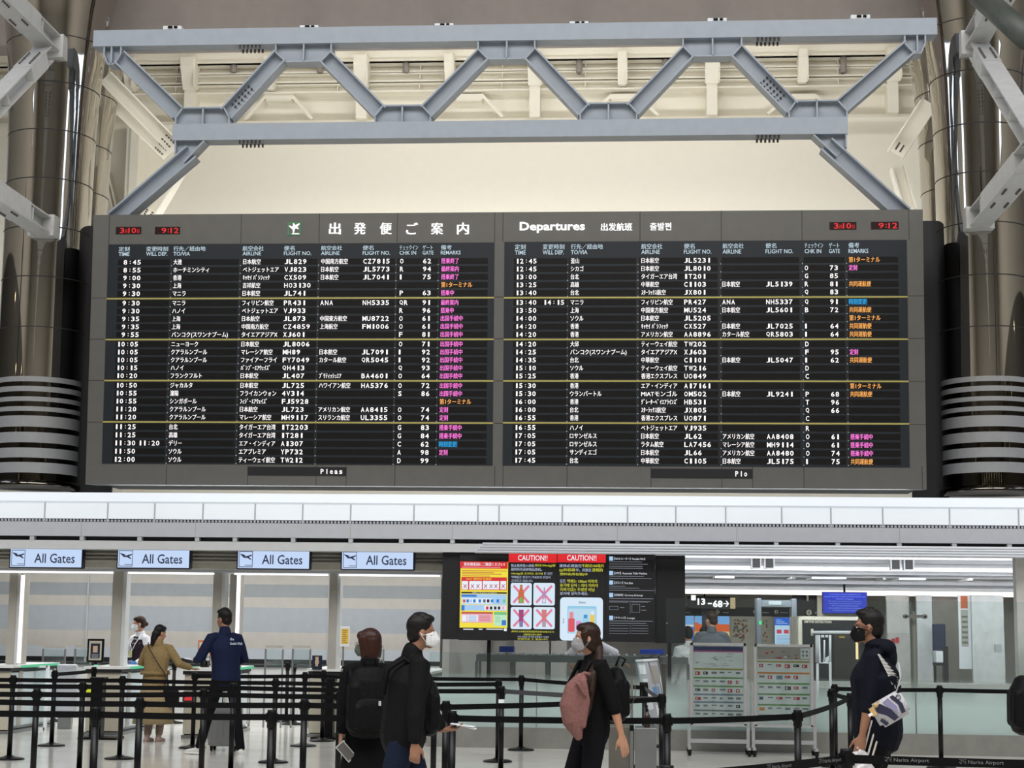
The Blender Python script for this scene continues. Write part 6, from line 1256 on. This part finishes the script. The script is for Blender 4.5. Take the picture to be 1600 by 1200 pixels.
    if look.get('glasses'):
        b = MB()
        for s in (-1, 1):
            b.tube([hp((s*.034+.024*math.cos(2*PI*i/12), .098, .006+.018*math.sin(2*PI*i/12))) for i in range(13)], .0025, look['glasses'], 5, cap=False); b.tube([hp((s*.058, .096, .01)), hp((s*.076, .04, .01)), hp((s*.079, -.01, .006))], .0028, look['glasses'], 5)
        b.tube([hp((-.01, .1, .01)), hp((.01, .1, .01))], .0022, look['glasses'], 5); b.build('glasses', t)
    # trousers / skirt
    tr = look.get('trousers')
    if tr:
        b = MB(); lw = look.get('legw', 1.)
        chain(b, [(pel+V((0, 0, -.07*k)), .155*k*bw, .115*k*bw), (pel+V((0, 0, .04*k)), .155*k*bw, .115*k*bw), (pel+V((0, 0, .12*k)), .145*k*bw, .108*k*bw)], m=tr)
        for s in (-1, 1):
            fr = look.get('legend', .98); e = KN[s].lerp(AN[s], fr)
            chain(b, [(Hp[s], .09*k*bw, .098*k*bw), (Hp[s].lerp(KN[s], .5), .08*k*bw*lw, .084*k*bw*lw), (KN[s], .066*k*lw*bw**.5, .068*k*lw*bw**.5), (KN[s].lerp(AN[s], .5), .062*k*lw, .064*k*lw), (e, .056*k*lw, .06*k*lw), (e+V((0, 0, -.01)), .05*k*lw, .054*k*lw)], m=tr)
        tro = link_mesh(remesh(b, .009, 3), 'trousers', tr, t)
        if look.get('stripes'):
            g = MB()
            for s in (-1, 1):
                for o in (-.03, 0, .03):
                    pts = []
                    for p, q, r0, r1 in ((Hp[s]+V((0, 0, .06*k)), KN[s], .098*bw, .078*lw*bw**.5), (KN[s], AN[s]+V((0, 0, .02)), .078*lw*bw**.5, .064*lw)):
                        for f in (0, .25, .5, .75, 1): c = p.lerp(q, f); r = (r0+(r1-r0)*f)*k; an = o/.1; pts.append(c+V((s*math.cos(an)*(r+.002), math.sin(an)*r, 0)))
                    g.tube(pts, .0075, look['stripes'], 6)
            g.build('side_stripe', tro)
    if look.get('skirt'):
        m_, zb, rb = look['skirt']; b = MB(); vs = []; fs = []; n = 40; rows = [(.98, .13, .10), (.85, .16, .13), (.7, .18+rb*.3, .15+rb*.3), (.5, .19+rb*.7, .16+rb*.6), (zb, .19+rb, .16+rb)]
        for (z, a, c) in rows:
            for i in range(n): an = 2*PI*i/n; w = 1+.05*math.sin(an*7)*(1-z); vs.append(V((a*k*bw*w*math.cos(an), c*k*bw*w*math.sin(an), z*k)))
        for j in range(len(rows)-1):
            for i in range(n): fs.append((j*n+i, j*n+(i+1) % n, (j+1)*n+(i+1) % n, (j+1)*n+i))
        me = bpy.data.meshes.new('skirt'); me.from_pydata(vs, [], fs); me.materials.append(m_)
        for p in me.polygons: p.use_smooth = True
        o = bpy.data.objects.new(look.get('skirtname', 'skirt'), me); COL.objects.link(o); o.parent = t; md = o.modifiers.new('s', 'SOLIDIFY'); md.thickness = .012
    # top
    def garment(name, m, ex=1., sl=1., hem=.84, col=True, hood=False, puff=0.):
        b = MB(); hz = hem*k
        chain(b, [(V((pel.x, pel.y, hz)), .158*k*bw*ex, .122*k*bw*ex), (V((0, 0, hz+.05*k)), .165*k*bw*ex, .128*k*bw*ex), (pel.lerp(ch, .5), .158*k*bw*ex, .124*k*bw*ex), (ch, .178*k*bw*ex, .13*k*bw*ex), (sh+V((0, 0, -.09*k)), .168*k*(.5+.5*bw)*ex, .118*k*ex*(.35+.65*bw)), (sh+V((0, 0, -.025*k)), .13*k, .09*k*(.6+.4*bw)), (nb+V((0, 0, -.005)), .070*k, .07*k)], side=tw @ V((1, 0, 0)), m=m)
        for s in (-1, 1):
            e = [(S[s]*.6+sh*.4+V((0, 0, .005)), .05*k, .06*k), (S[s], .060*k*ex, .062*k*ex), (S[s].lerp(EL[s], .5), .062*k*ex, .06*k*ex)]
            if sl >= .5: e += [(EL[s], .056*k*ex, .054*k*ex)]
            if sl > .5:
                f = (sl-.5)*2
                for q in ((.33, .66, 1.) if puff else (.5, 1.)): c = EL[s].lerp(WR[s], f*q*.98); r = (.054-.014*f*q)*k*ex*(1+puff*(.12 if q == .33 else 0)); e.append((c, r, r))
            elif sl < .5: e[-1] = (S[s].lerp(EL[s], sl*2), .062*k*ex, .06*k*ex)
            chain(b, e, m=m, side=(0, 1, 0))
        if col: chain(b, [(nb+V((0, -.012, -.02)), .082*k, .08*k), (nb+V((0, -.006, .035*k)), .068*k, .07*k)], m=m)
        if hood: b.ell(nb+V((0, -.085*k, .0)), (.12*k, .075*k, .07*k), m); b.ell(nb+V((0, -.03*k, .03*k)), (.1*k, .09*k, .045*k), m); b.ell(nb+V((0, -.12*k, -.06*k)), (.09*k, .045*k, .08*k), m)
        return link_mesh(remesh(b, .009, 3), name, m, t)
    jk = None
    for g in look.get('tops', []): jk = garment(**g)
    # shoes
    sm = look.get('shoes', m_black); so = look.get('sole', m_black)
    for s in (-1, 1):
        fdir = Rz(math.radians(pose.get('toe', {}).get(s, 0))) @ V((0, 1, 0)); a = AN[s]; pit_ = pose.get('heel', {}).get(s, 0); up = V((0, 0, 1)); b = MB()
        q = lambda f, z: a+fdir*(f*k)+up*((z-.08)*k+pit_*(.0 if f > .08 else (.1-f)*1.))
        chain(b, [(q(-.055, .045), .034*k, .036*k), (q(.0, .05), .038*k, .045*k), (q(.07, .036), .042*k, .032*k), (q(.14, .03), .044*k, .025*k), (q(.18, .026), .034*k, .02*k)], side=fdir.cross(up), m=sm)
        chain(b, [(a+up*.02*k, .042*k, .046*k), (q(0, .05), .04*k, .045*k)], m=sm)
        sh_ = link_mesh(remesh(b, .007, 2), 'shoe', sm, t); g = MB()
        pr = [(-.085, 0), (-.07, .03), (.0, .036), (.08, .044), (.15, .044), (.195, .024), (.205, 0)]; side = fdir.cross(up); pts = [q(f, .0)+side*(w*k) for f, w in pr]+[q(f, .0)-side*(w*k) for f, w in pr[::-1]]
        n = len(pts); pts2 = [p+up*.022*k for p in pts]; g.add(pts+pts2, [list(range(n))[::-1], [n+i for i in range(n)]]+[(i, (i+1) % n, n+(i+1) % n, n+i) for i in range(n)], so); g.build('sole', sh_)
    t['_J'] = 0
    J = dict(t=t, S=S, EL=EL, WR=WR, KN=KN, AN=AN, nb=nb, ch=ch, pel=pel, hp=hp, k=k, jk=jk, hc=hc, face=math.radians(face), loc=V((x, y, 0)))
    J['w'] = lambda p: V((x, y, 0))+Rz(math.radians(face)) @ V(p)
    return J
def at_floor(px, D): c = W(px, 1100, D); return c.x, c.y
def rbox(name, lab, cat, J, c, sz, rot, m, bev=.04, group=None, parts=()):
    """rounded bag placed in the wearer's frame"""
    loc = J['w'](c); t = thing(name, lab, cat, loc, J['face']+math.radians(rot), group)
    return t
def bag_mesh(sz, bulge=.15):
    b = MB(); x, y, z = sz
    chain(b, [(V((0, 0, -z*.45)), x*.46, y*.46), (V((0, 0, -z*.3)), x*.5, y*.5), (V((0, 0, 0)), x*.5, y*.5), (V((0, 0, z*.28)), x*.46, y*.45), (V((0, 0, z*.42)), x*.36, y*.32)], n=20)
    for s in (-1, 1):
        for q in (-1, 1): chain(b, [(V((s*x*.33, q*y*.25, -z*.4)), x*.15, y*.22), (V((s*x*.33, q*y*.25, z*.2)), x*.14, y*.2)])
    return b

# 1 attendant behind the counter
bl_g = mat('glove_blue', (70, 130, 196), .4, noise=.02); m_wm = fab('mask_white', (226, 228, 230), .7)
x, y = at_floor(216, 25.6)
J = person('person in a dark waistcoat, white sleeves and white mask, standing behind the counter', 1.665, x, y, 142,
    dict(look=-32, nod=6, lean=(0, .02), hands={-1: (-.2, .22, 1.02), 1: (.18, .25, 1.08)}, pole={-1: (-.6, -.6, -.3), 1: (.6, -.6, -.3)}, curl={-1: .8, 1: .9}),
    dict(hair='bun', hm=h_brown, mask=m_wm, trousers=fab('uniform_trousers', (30, 28, 34)), tops=[dict(name='shirt', m=fab('shirt_white', (224, 226, 234)), sl=.97, hem=.9)]))
k = J['k']; b = MB(); bb = 1.06
mv = fab('waistcoat_plum', (46, 36, 44)); nb, ch, pel = J['nb'], J['ch'], J['pel']
chain(b, [(V((0, 0, .88*k)), .168*k, .134*k), (pel.lerp(ch, .5), .164*k, .132*k), (ch, .186*k, .138*k), (nb+V((0, 0, -.13*k)), .165*k, .115*k)])
link_mesh(remesh(b, .009, 2), 'waistcoat', mv, J['t'])
for s in (-1, 1):
    b = MB(); hand(b, J['WR'][s], (J['WR'][s]-J['EL'][s]), (-s, .1, 0), k*1.12, .8 if s < 0 else .9, 1 if s > 0 else -1, bl_g); chain(b, [(J['EL'][s].lerp(J['WR'][s], .86), .035, .035), (J['WR'][s], .034, .032)]); link_mesh(remesh(b, .006, 1), 'glove', bl_g, J['t'])
b = MB(); c = nb+V((0, .075, -.05))*k; b.ell(c+V((.03, .0, 0)), (.03, .015, .02), m_dark); b.ell(c-V((.03, .0, 0)), (.03, .015, .02), m_dark); b.ell(c, (.012, .016, .014), m_dark); b.build('bow_tie', J['t'])
b = MB(); b.tube([nb+V((-.07, .03, -.0)), ch+V((-.06, .135, .05)), ch+V((0, .15, -.06)), ch+V((.06, .135, .05)), nb+V((.07, .03, 0))], .006, m_white, 6); c = ch+V((.02, .155, -.10)); b.cbox(c, (.07, .006, .1), mat('badge_olive', (190, 190, 130), .4)); b.build('lanyard_badge', J['t'])
c = J['w'](J['WR'][1]*1.0+V((-.02, .1, .04))); b = MB(); b.cbox((0, 0, 0), (.12, .01, .17), m_white, Rz(.5) @ Rx(.5)); tag(b.build('paper_slip', origin=(0, 0, 0)), 'white paper slip held up by the masked attendant', 'paper').location = c

# 2 woman in trench coat
kh = fab('trench_khaki', (140, 119, 82), .8); kh2 = fab('skirt_khaki', (156, 138, 106), .8)
x, y = at_floor(240, 22.9)
J = person('person in a khaki trench coat with a cross-body strap, reaching for papers', 1.545, x, y, -8,
    dict(look=-35, nod=14, lean=(.02, .05), bulk=1.02, hands={-1: (-.1, .3, 1.12), 1: (.46, .28, 1.1)}, pole={-1: (-1, -.2, -.5), 1: (.5, -.5, -.8)}, feet={-1: (-.07, -.03, .08), 1: (.08, .05, .08)}, palm={1: (0, 0, 1)}, curl={1: .35}),
    dict(hair='low', hm=h_black, trousers=fab('trousers_rose_grey', (150, 130, 122)), legend=.9, shoes=mat('shoe_rose', (170, 148, 138), .6), sole=mat('sole_rose', (150, 130, 124), .6),
         tops=[dict(name='trench_coat', m=kh, sl=.95, hem=.80, ex=1.14)], skirt=(kh2, .27, .10), skirtname='coat_skirt'))
k = J['k']; b = MB(); b.lathe([(.155, 1.0*k), (.162, 1.0*k), (.162, 1.05*k), (.155, 1.05*k)], kh, (0, 0), 28)
for i, v in enumerate(b.v): b.v[i] = (v[0]*1.28, v[1]*1.02+.01, v[2])
b.build('coat_belt', J['t'])
m_strap = mat('strap_brown', (46, 30, 26), .5)
t = thing('shoulder_bag', 'black shoulder bag hanging at the hip of the person in the trench coat', 'bag', J['w']((.24, -.02, .62)), 0)
b = MB(); b.v = []; bm_ = bag_mesh((.26, .12, .24)); link_mesh(remesh(bm_, .008, 2), 'bag_body', fab('bag_black', (20, 18, 20), .5), t)
wl = lambda p: J['w'](p)-t.location
b = MB(); b.tube([wl((-.10, -.03, 1.325)), wl((-.06, -.115, 1.27)), wl((.02, -.155, 1.18)), wl((.12, -.165, 1.04)), wl((.19, -.12, .93)), wl((.235, -.05, .74))], .009, m_strap, 6); b.tube([wl((.2, -.02, .73)), wl((.2, -.03, .95)), wl((.235, .03, .98)), wl((.27, .02, .95)), wl((.29, -.0, .73))], .008, m_strap, 6); b.build('strap', t)

# 3 man in navy jacket
nv = fab('jacket_navy', (24, 31, 58), .75); bk = fab('trousers_black', (16, 16, 20), .85)
x, y = at_floor(352, 20.9)
J = person('person in a navy jacket with white back print, handing over papers', 1.755, x, y, 38,
    dict(look=22, nod=6, lean=(-.03, .03), bulk=1.02, hands={-1: (-.27, .30, 1.12), 1: (.12, .25, 1.04)}, pole={-1: (-.6, -1, -.5), 1: (.8, -.6, -.3)}, feet={-1: (-.22, .22, .08), 1: (.12, -.22, .08)}, toe={-1: 35, 1: -20}, palm={-1: (0, 0, 1)}, curl={-1: .4, 1: .6}),
    dict(hair='short', trousers=bk, legw=.95, skin=skin2, shoes=mat('trainer_white', (214, 212, 206), .6), sole=mat('trainer_sole', (226, 226, 222), .5), tops=[dict(name='jacket', m=nv, sl=.97, hem=.86, ex=1.1)]))
k = J['k']; g = MB(); wh = mat('print_white', (206, 212, 226), .6)
cc = J['ch']+V((.055, -.150, .06)); 
for j, (tx, w_) in enumerate((('the', .05), ('Gothic Walk', .17))): put_text(g, tx, wh, lambda u, v: cc+V((u-.07, -.016+abs(u-.09)*.12, .05-.055*j+v)), width=w_, height=.032, bold=.02)
g.build('back_print', J['jk'])
def papers(nm, lab, px, py, D, w=.14, h=.03, ang=.25, m=m_white):
    c = W(px, py, D); b = MB(); b.cbox((0, 0, 0), (w, .11, .006), m, Matrix.Rotation(ang, 3, 'Y')); b.cbox((0, .01, .012), (w*.8, .09, .006), m, Matrix.Rotation(ang*.4, 3, 'Y')); o = b.build(nm, origin=(0, 0, 0)); o.location = c; return tag(o, lab, 'papers')
wpos = J['w'](J['WR'][-1]); papers('boarding_papers', 'white travel papers passed between the trench coat sleeve and the navy sleeve', 301, 1031, wpos.y, .2, ang=.2)
# suitcase beyond him
A = onz(348, 1174, 0); t = thing('suitcase', 'grey upright suitcase standing behind the legs of the person in navy', 'suitcase', (A.x, A.y+.1, 0), 0); gs = mat('suitcase_grey', (128, 128, 128), .45)
b = MB(); b.bevbox(-.2, .2, -.12, .12, .06, .54, .04, gs)
for i in range(5): b.box(-.16+.08*i-.008, -.16+.08*i+.008, -.125, .125, .1, .5, gs)
b.build('shell', t)
for sx in (-.15, .15):
    for sy in (-.08, .08): b = MB(); b.tube([(sx-.012, sy, .028), (sx+.012, sy, .028)], .028, m_black, 12); b.box(sx-.018, sx+.018, sy-.015, sy+.015, .03, .07, m_black); b.build('wheel', t)
b = MB(); b.tube([(-.07, .09, .5), (-.07, .09, .86), (.07, .09, .86), (.07, .09, .5)], .01, m_steel, 6); b.build('handle', t)

# 4 short-haired woman with backpack
blk = fab('coat_black', (17, 16, 18), .85); blk2 = fab('backpack_black', (14, 14, 16), .6)
x, y = at_floor(574, 13.2)
J = person('person with bobbed red-brown hair, green-grey mask and a black backpack', 1.56, x, y, 20,
    dict(look=62, nod=2, hands={-1: (-.24, -.06, .73), 1: (.26, .04, .74)}, pole={-1: (-.4, -1, 0), 1: (.4, -1, 0)}, feet={-1: (-.08, .16, .08), 1: (.1, -.1, .08)}, palm={-1: (1, 0, 0)}, curl={-1: .7}),
    dict(hair='bob', hm=h_red, mask=fab('mask_sage', (96, 106, 98), .7), glasses=mat('glasses_clear', (180, 180, 176), .3), skin=skin1, trousers=blk, legw=1.15, tops=[dict(name='coat', m=blk, sl=.93, hem=.70, ex=1.15)], skirt=(blk, .35, .03)))
t = thing('backpack', 'large black backpack on the person with bobbed hair', 'backpack', J['w']((-.03, -.21, 1.05)), J['face']); link_mesh(remesh(bag_mesh((.35, .19, .50)), .009, 3), 'pack_body', blk2, t)
b = bag_mesh((.28, .07, .24)); o = link_mesh(remesh(b, .009, 2), 'front_pocket', blk2, t); o.location = (0, -.085, -.1)
b = MB(); [b.tube([(s*.13, .07, .14), (s*.125, .12, .21), (s*.12, .22, .235), (s*.12, .32, .16), (s*.13, .34, .02)], .017, blk2, 8) for s in (-1, 1)]; b.build('shoulder_strap', t)
b = MB(); b.tube([(-.05, -.02, .26), (-.04, -.03, .31), (.04, -.03, .31), (.05, -.02, .26)], .009, blk2, 6); b.build('grab_handle', t)
b = MB(); b.tube([(.085, .12, .315), (.11, .08, .30)], .008, m_steel, 6); b.tube([(-.19, .12, .23), (-.195, .1, .21)], .008, m_steel, 6); b.build('buckle', t)
b = MB(); b.cbox((.06, -.13, -.02), (.018, .006, .035), m_fasc); b.build('tag', t)
hw = J['w'](J['WR'][-1]+V((0, .0, -.085)))
t = thing('phone', 'phone in a clear patterned case held low by the person with bobbed hair', 'phone', hw, 0)
R_ = Matrix.Rotation(-.75, 3, 'Y'); b = MB(); b.cbox((.045, -.03, -.035), (.075, .01, .15), m_dark, R_); b.build('phone_body', t); b = MB(); b.cbox((.045, -.037, -.035), (.08, .003, .155), mat('case_clear', (190, 192, 190), .2), R_); b.cbox((.045, -.040, -.035), (.064, .002, .135), mat('case_print', (96, 92, 90), .5), R_); b.build('case', t)

# 5 man in black jacket with front bag
x, y = at_floor(631, 11.7)
J = person('person in a black padded jacket and jeans with a white mask, walking past', 1.675, x, y, -78,
    dict(look=4, nod=2, headoff=(0, .055, .15), lean=(0, .06), bulk=1.05, twist=14, hands={-1: (-.22, .29, .93), 1: (.27, .06, .80)}, pole={-1: (-.3, -1, -.1), 1: (.3, -1, 0)}, feet={-1: (-.1, .2, .08), 1: (.1, -.24, .08)}, hdir={-1: (0, 1, .05)}, curl={-1: .5, 1: 1.1}, palm={-1: (0, 0, 1), 1: (-1, 0, 0)}),
    dict(hair='short', mask=m_wm, cone=.35, skin=skin2, trousers=fab('jeans_indigo', (24, 32, 50), .85), legw=1.05, shoes=m_black, tops=[dict(name='padded_jacket', m=fab('padded_black', (17, 17, 19), .7), sl=.96, hem=.85, ex=1.2, puff=1.)]))
t = thing('front_backpack', 'black bag worn on the chest of the person in the padded jacket', 'backpack', J['w']((-.02, .18, 1.07)), J['face']); link_mesh(remesh(bag_mesh((.31, .14, .34)), .009, 3), 'pack_body', blk2, t)
b = MB()
for s in (-1, 1): b.tube([(s*.12, -.04, .14), (s*.12, -.09, .25), (s*.115, -.19, .325), (s*.12, -.30, .25), (s*.12, -.33, .08)], .017, blk2, 8)
b.build('shoulder_strap', t)
wpos = J['w'](J['WR'][-1]+V((-.0, .13, .012))); b = MB(); b.cbox((0, 0, 0), (.17, .12, .004), m_white, Matrix.Rotation(.12, 3, 'Y')); b.cbox((.02, 0, -.008), (.15, .11, .004), m_white, Matrix.Rotation(.22, 3, 'Y')); o = b.build('ticket', origin=(0, 0, 0)); o.location = wpos+V((0.02, 0, .012)); tag(o, 'folded white ticket held by the person in the padded jacket', 'ticket')

# 6 long-haired woman in the centre
x, y = at_floor(925, 12.9)
tp = fab('top_black', (15, 15, 17), .85); pinkm = fab('jacket_dusty_pink', (130, 92, 88), .8)
J = person('person with a long dark ponytail in black, looking back past a pink jacket', 1.635, x, y, 112,
    dict(look=-14, nod=0, bulk=.98, headoff=(0, .05, .15), hands={1: (.06, .13, 1.17), -1: (-.27, -.17, .80)}, pole={1: (.6, -.8, -.3), -1: (-.3, -1, 0)}, feet={-1: (-.13, -.08, .08), 1: (.13, .08, .08)}, curl={1: .7, -1: .35}),
    dict(hair='tail', hm=h_brown, tail=[(-.10, -.01, 1.43), (-.16, .06, 1.33), (-.20, .09, 1.2), (-.20, .10, 1.1), (-.19, .10, 1.03)], mask=fab('mask_grey_white', (150, 150, 152), .7), trousers=bk, legw=1.02, tops=[dict(name='blouse', m=tp, sl=.62, hem=.86, ex=1.12)]))
t = thing('backpack', 'black backpack on the person with the long ponytail', 'backpack', J['w']((.03, -.20, 1.13)), J['face']); link_mesh(remesh(bag_mesh((.28, .17, .36)), .009, 3), 'pack_body', blk2, t)
b = MB(); b.tube([(.0, -.05, .2), (.0, -.08, .25), (.0, -.03, .27), (.0, .0, .2)], .008, blk2, 6); b.build('grab_handle', t)
b = MB()
for s in (-1, 1): b.tube([(s*.1, .08, .14), (s*.11, .13, .24), (s*.12, .25, .23), (s*.12, .34, .05)], .016, blk2, 8)
b.build('shoulder_strap', t); b = MB(); b.tube([(-.1, -.118, .1), (-.06, -.135, -.02), (.02, -.13, -.12)], .003, mat('piping_olive', (110, 104, 70), .5), 5); b.build('piping', t)
c = W(896, 1106, 12.6); t = thing('pink_jacket', 'folded dusty pink jacket carried against the person with the ponytail', 'jacket', c, 0)
b = MB(); chain(b, [(V((.055, 0, .21)), .05, .05), (V((.01, 0, .14)), .075, .07), (V((-.015, 0, .02)), .09, .08), (V((0, 0, -.1)), .08, .07), (V((.04, 0, -.21)), .03, .03)]); chain(b, [(V((.07, -.03, .19)), .03, .03), (V((.085, -.035, .05)), .04, .035), (V((.075, -.03, -.13)), .02, .02)]); link_mesh(remesh(b, .008, 2), 'folded_cloth', pinkm, t)
b = MB()
for i in range(5): b.tube([(.02+.012*i, -.075, .19-.018*i), (.04+.012*i, -.085, .17-.018*i), (.06+.01*i, -.08, .165-.018*i)], .010, pinkm, 8)
b.build('gathered_cuff', t); b = MB(); b.tube([(.05, -.0, .235), (.08, .02, .25), (.12, .05, .24)], .015, pinkm, 8); b.build('drawstring_top', t)

# 7 man in dark hoodie
hd = fab('hoodie_midnight', (18, 20, 30), .85)
x, y = at_floor(1371, 12.6)
J = person('person in a midnight hoodie with white back print, glasses and black mask', 1.755, x, y, 82,
    dict(look=0, nod=0, headoff=(0, .035, .145), bulk=1.3, lean=(0, .02), hs=1.04, hands={-1: (-.24, .11, .84), 1: (.26, .1, .8)}, pole={-1: (-.3, -1, 0), 1: (.3, -1, 0)}, feet={-1: (-.1, .06, .08), 1: (.12, -.06, .08)}, curl={-1: 1.}),
    dict(hair='short', mask=fab('mask_black', (22, 22, 24), .7), glasses=mat('glasses_dark', (60, 30, 28), .3), skin=skin2, trousers=fab('track_black', (14, 14, 16), .75), legw=1.12, stripes=mat('stripe_white', (216, 214, 208), .6), shoes=m_black, tops=[dict(name='hoodie', m=hd, sl=.64, hem=.84, ex=1.08, hood=True)]))
k = J['k']; fr = V((0, -1, 0))
def onback(pts, m, g, off=.0):
    """print laid on the back near the shoulder: (s, z) from the spine towards the near side, metres"""
    out = []
    for s, z in pts: R0 = .192; an = s/R0; out.append(J['ch']+V((-math.sin(an)*.24, -math.cos(an)*(.19+off), z)))
    g.add(out, [list(range(len(out)))], m)
g = MB(); whp = mat('hoodie_print_white', (190, 190, 184), .6)
for i in range(8):
    s0, s1 = .10+.012*i, .10+.012*(i+1); zt_ = .16-.022*i; zb = .13-.028*i-.02
for i in range(9):
    z0 = .17-.024*i; w = .032+.0125*i; s0 = .285-.012*i
    onback([(s0, z0), (s0-w*.5, z0), (s0-w*1.0, z0-.022), (s0-.013, z0-.022)][:4], whp, g)
onback([(.10, .05), (.05, .08), (.045, .02), (.075, -.0)], whp, g); onback([(.155, -.05), (.06, -.02), (.05, -.045), (.15, -.075)], whp, g)
g.build('back_print', J['jk'])
t = thing('sling_bag', 'white and navy patterned sling bag on the hip of the person in the hoodie', 'bag', W(1391, 1108, 12.25), 0); RB = Matrix.Rotation(-.52, 3, 'Y')
b = MB(); bm2 = bmesh.new(); bmesh.ops.create_cube(bm2, size=1)
for v in bm2.verts: v.co = V((v.co.x*.24, v.co.y*.09, v.co.z*.18))
bmesh.ops.bevel(bm2, geom=bm2.edges[:], offset=.025, segments=3, affect='EDGES')
for v in bm2.verts: v.co = RB @ v.co
b.frombm(bm2, fab('bag_white_print', (196, 194, 198), .5), True); b.build('bag_body', t)
b = MB(); ink = mat('bag_navy_ink', (36, 36, 62), .5); lil = mat('bag_lilac_ink', (136, 132, 166), .5)
P3 = lambda u, v, o=0: RB @ V((u, -.047-o, v))
for poly, m in (([(-.1, .05), (-.05, .075), (-.0, .0), (.02, -.07), (-.02, -.08), (-.05, -.02), (-.09, .02)], ink), ([(.03, .08), (.06, .08), (.09, .0), (.08, -.06), (.05, -.06), (.06, .01)], ink), ([(-.03, .07), (.02, .08), (.045, .0), (.03, -.05), (.0, .01)], lil), ([(-.11, -.03), (-.09, -.02), (-.06, -.075), (-.09, -.08)], ink)): b.add([P3(u, v, .002) for u, v in poly], [list(range(len(poly)))], m)
b.tube([P3(.085+.016*math.cos(i*PI/6), .05+.016*math.sin(i*PI/6), .003) for i in range(13)], .003, ink, 5); b.build('printed_front', t)
b = MB(); off = W(1391, 1108, 12.25); wl = lambda px, py, D: W(px, py, D)-off
b.tube([P3(.09, .085), wl(1407, 1060, 12.2), wl(1404, 1035, 12.22)], .005, m_fasc, 6); b.build('chain_strap', t)
t = thing('key_charm', 'small golden charm clipped beside the patterned sling bag', 'charm', W(1364, 1112, 12.2), 0); b = MB(); gm = mat('charm_gold', (196, 160, 104), .5); b.cbox((0, 0, 0), (.035, .02, .06), gm, RB); b.ell((.02, 0, .045), (.018, .014, .018), gm); b.cbox((-.018, -.012, -.02), (.03, .008, .02), m_white, RB); b.build('charm_body', t); b = MB(); b.tube([(.025, 0, .06), (.05, 0, .08)], .003, gm, 5); b.build('clip', t)
hw = J['w'](J['WR'][-1]+V((0, .02, -.06)))
t = thing('carrier_bag', 'crumpled white plastic carrier bag with pink print held by the person in the hoodie', 'bag', hw, 0); b = MB(); random.seed(3)
pl = mat('plastic_white', (206, 204, 206), .3, noise=.06, nscale=14, bump=.6)
chain(b, [(V((0, 0, -.01)), .012, .012), (V((.0, 0, -.06)), .05, .035), (V((-.005, 0, -.13)), .085, .06), (V((.01, 0, -.22)), .10, .07), (V((.02, 0, -.30)), .09, .065)], n=18)
me = remesh(b, .008, 1)
for v in me.vertices: n = math.sin(v.co.x*90+v.co.z*40)*.006+math.sin(v.co.z*110-v.co.x*60+v.co.y*50)*.005; v.co.x += n; v.co.y += n*.8
link_mesh(me, 'bag_body', pl, t)
b = MB(); pk = mat('bag_pink_print', (206, 120, 136), .5); b.add([V((-.04, -.088, -.17)), V((.03, -.092, -.18)), V((.045, -.09, -.25)), V((-.02, -.09, -.24))], [(0, 1, 2, 3)], pk); b.build('pink_print', t); b = MB(); b.tube([(-.01, 0, -.03), (-.015, 0, .02), (.01, .0, .03), (.012, 0, -.03)], .006, pl, 6); b.build('handle', t)

# 8-10 people beyond the barrier
x, y = at_floor(1114, 27)
J = person('person in a grey jumper seen from behind beyond the information stands', 1.84, x, y, 8, dict(look=30, nod=8, lean=(0, .08), bulk=1.1, hands={-1: (-.34, .22, .95), 1: (.36, .22, .95)}), dict(hair='short', hm=h_brown, trousers=bk, tops=[dict(name='jumper', m=fab('jumper_grey', (86, 90, 96), .9), sl=.95, hem=.84, ex=1.22)]))
x, y = at_floor(1076, 25.4)
J = person('person with black hair in a white jacket at the end of the black screens', 1.60, x, y, 20, dict(look=0, nod=14), dict(hair='short', trousers=bk, tops=[dict(name='jacket', m=fab('jacket_white', (206, 206, 206), .8), sl=.95, hem=.78, ex=1.2)]))
x, y = at_floor(1100, 29.5)
J = person('dark-haired person mostly hidden beyond the one in the grey jumper', 1.60, x, y, 0, dict(look=0), dict(hair='short', trousers=bk, tops=[dict(name='jacket', m=fab('jacket_charcoal', (60, 62, 66), .8), sl=.95, hem=.8, ex=1.1)]))
# 11 security worker leaning on the roller table
x, y = at_floor(922, 26.4)
J = person('person in a white short-sleeved shirt leaning over the roller table', 1.66, x, y, 180, dict(look=0, nod=30, lean=(0, .14), dz=-.02, hands={-1: (-.54, .32, 1.13), 1: (.30, .30, 1.08)}, pole={-1: (-.2, -1, .2), 1: (.6, -1, .2)}, palm={-1: (0, 0, -1), 1: (0, 0, -1)}, curl={-1: .15, 1: .2}), dict(hair='short', trousers=bk, tops=[dict(name='shirt', m=fab('shirt_white', (224, 226, 234)), sl=.45, hem=.84, ex=1.1)]))
# 12 person cut by the picture edge
x, y = at_floor(1652, 12.3)
J = person('person in black cut off by the picture edge, wearing a rounded backpack', 1.70, x, y, -90, dict(look=0, hands={-1: (-.24, .1, .82), 1: (.24, .1, .82)}), dict(hair='short', trousers=bk, tops=[dict(name='jacket', m=blk, sl=.95, hem=.82, ex=1.05)]))
t = thing('backpack', 'rounded black backpack poking in at the picture edge past the last belt post', 'backpack', J['w']((0, -.235, 1.13)), J['face']); link_mesh(remesh(bag_mesh((.30, .20, .34)), .009, 3), 'pack_body', blk2, t)
b = MB()
for s in (-1, 1): b.tube([(s*.1, .06, .1), (s*.11, .12, .2), (s*.12, .2, .2)], .016, blk2, 8)
b.build('shoulder_strap', t)
for o in list(bpy.data.objects):
    for kk in ('_org', '_J'):
        if kk in o: del o[kk]
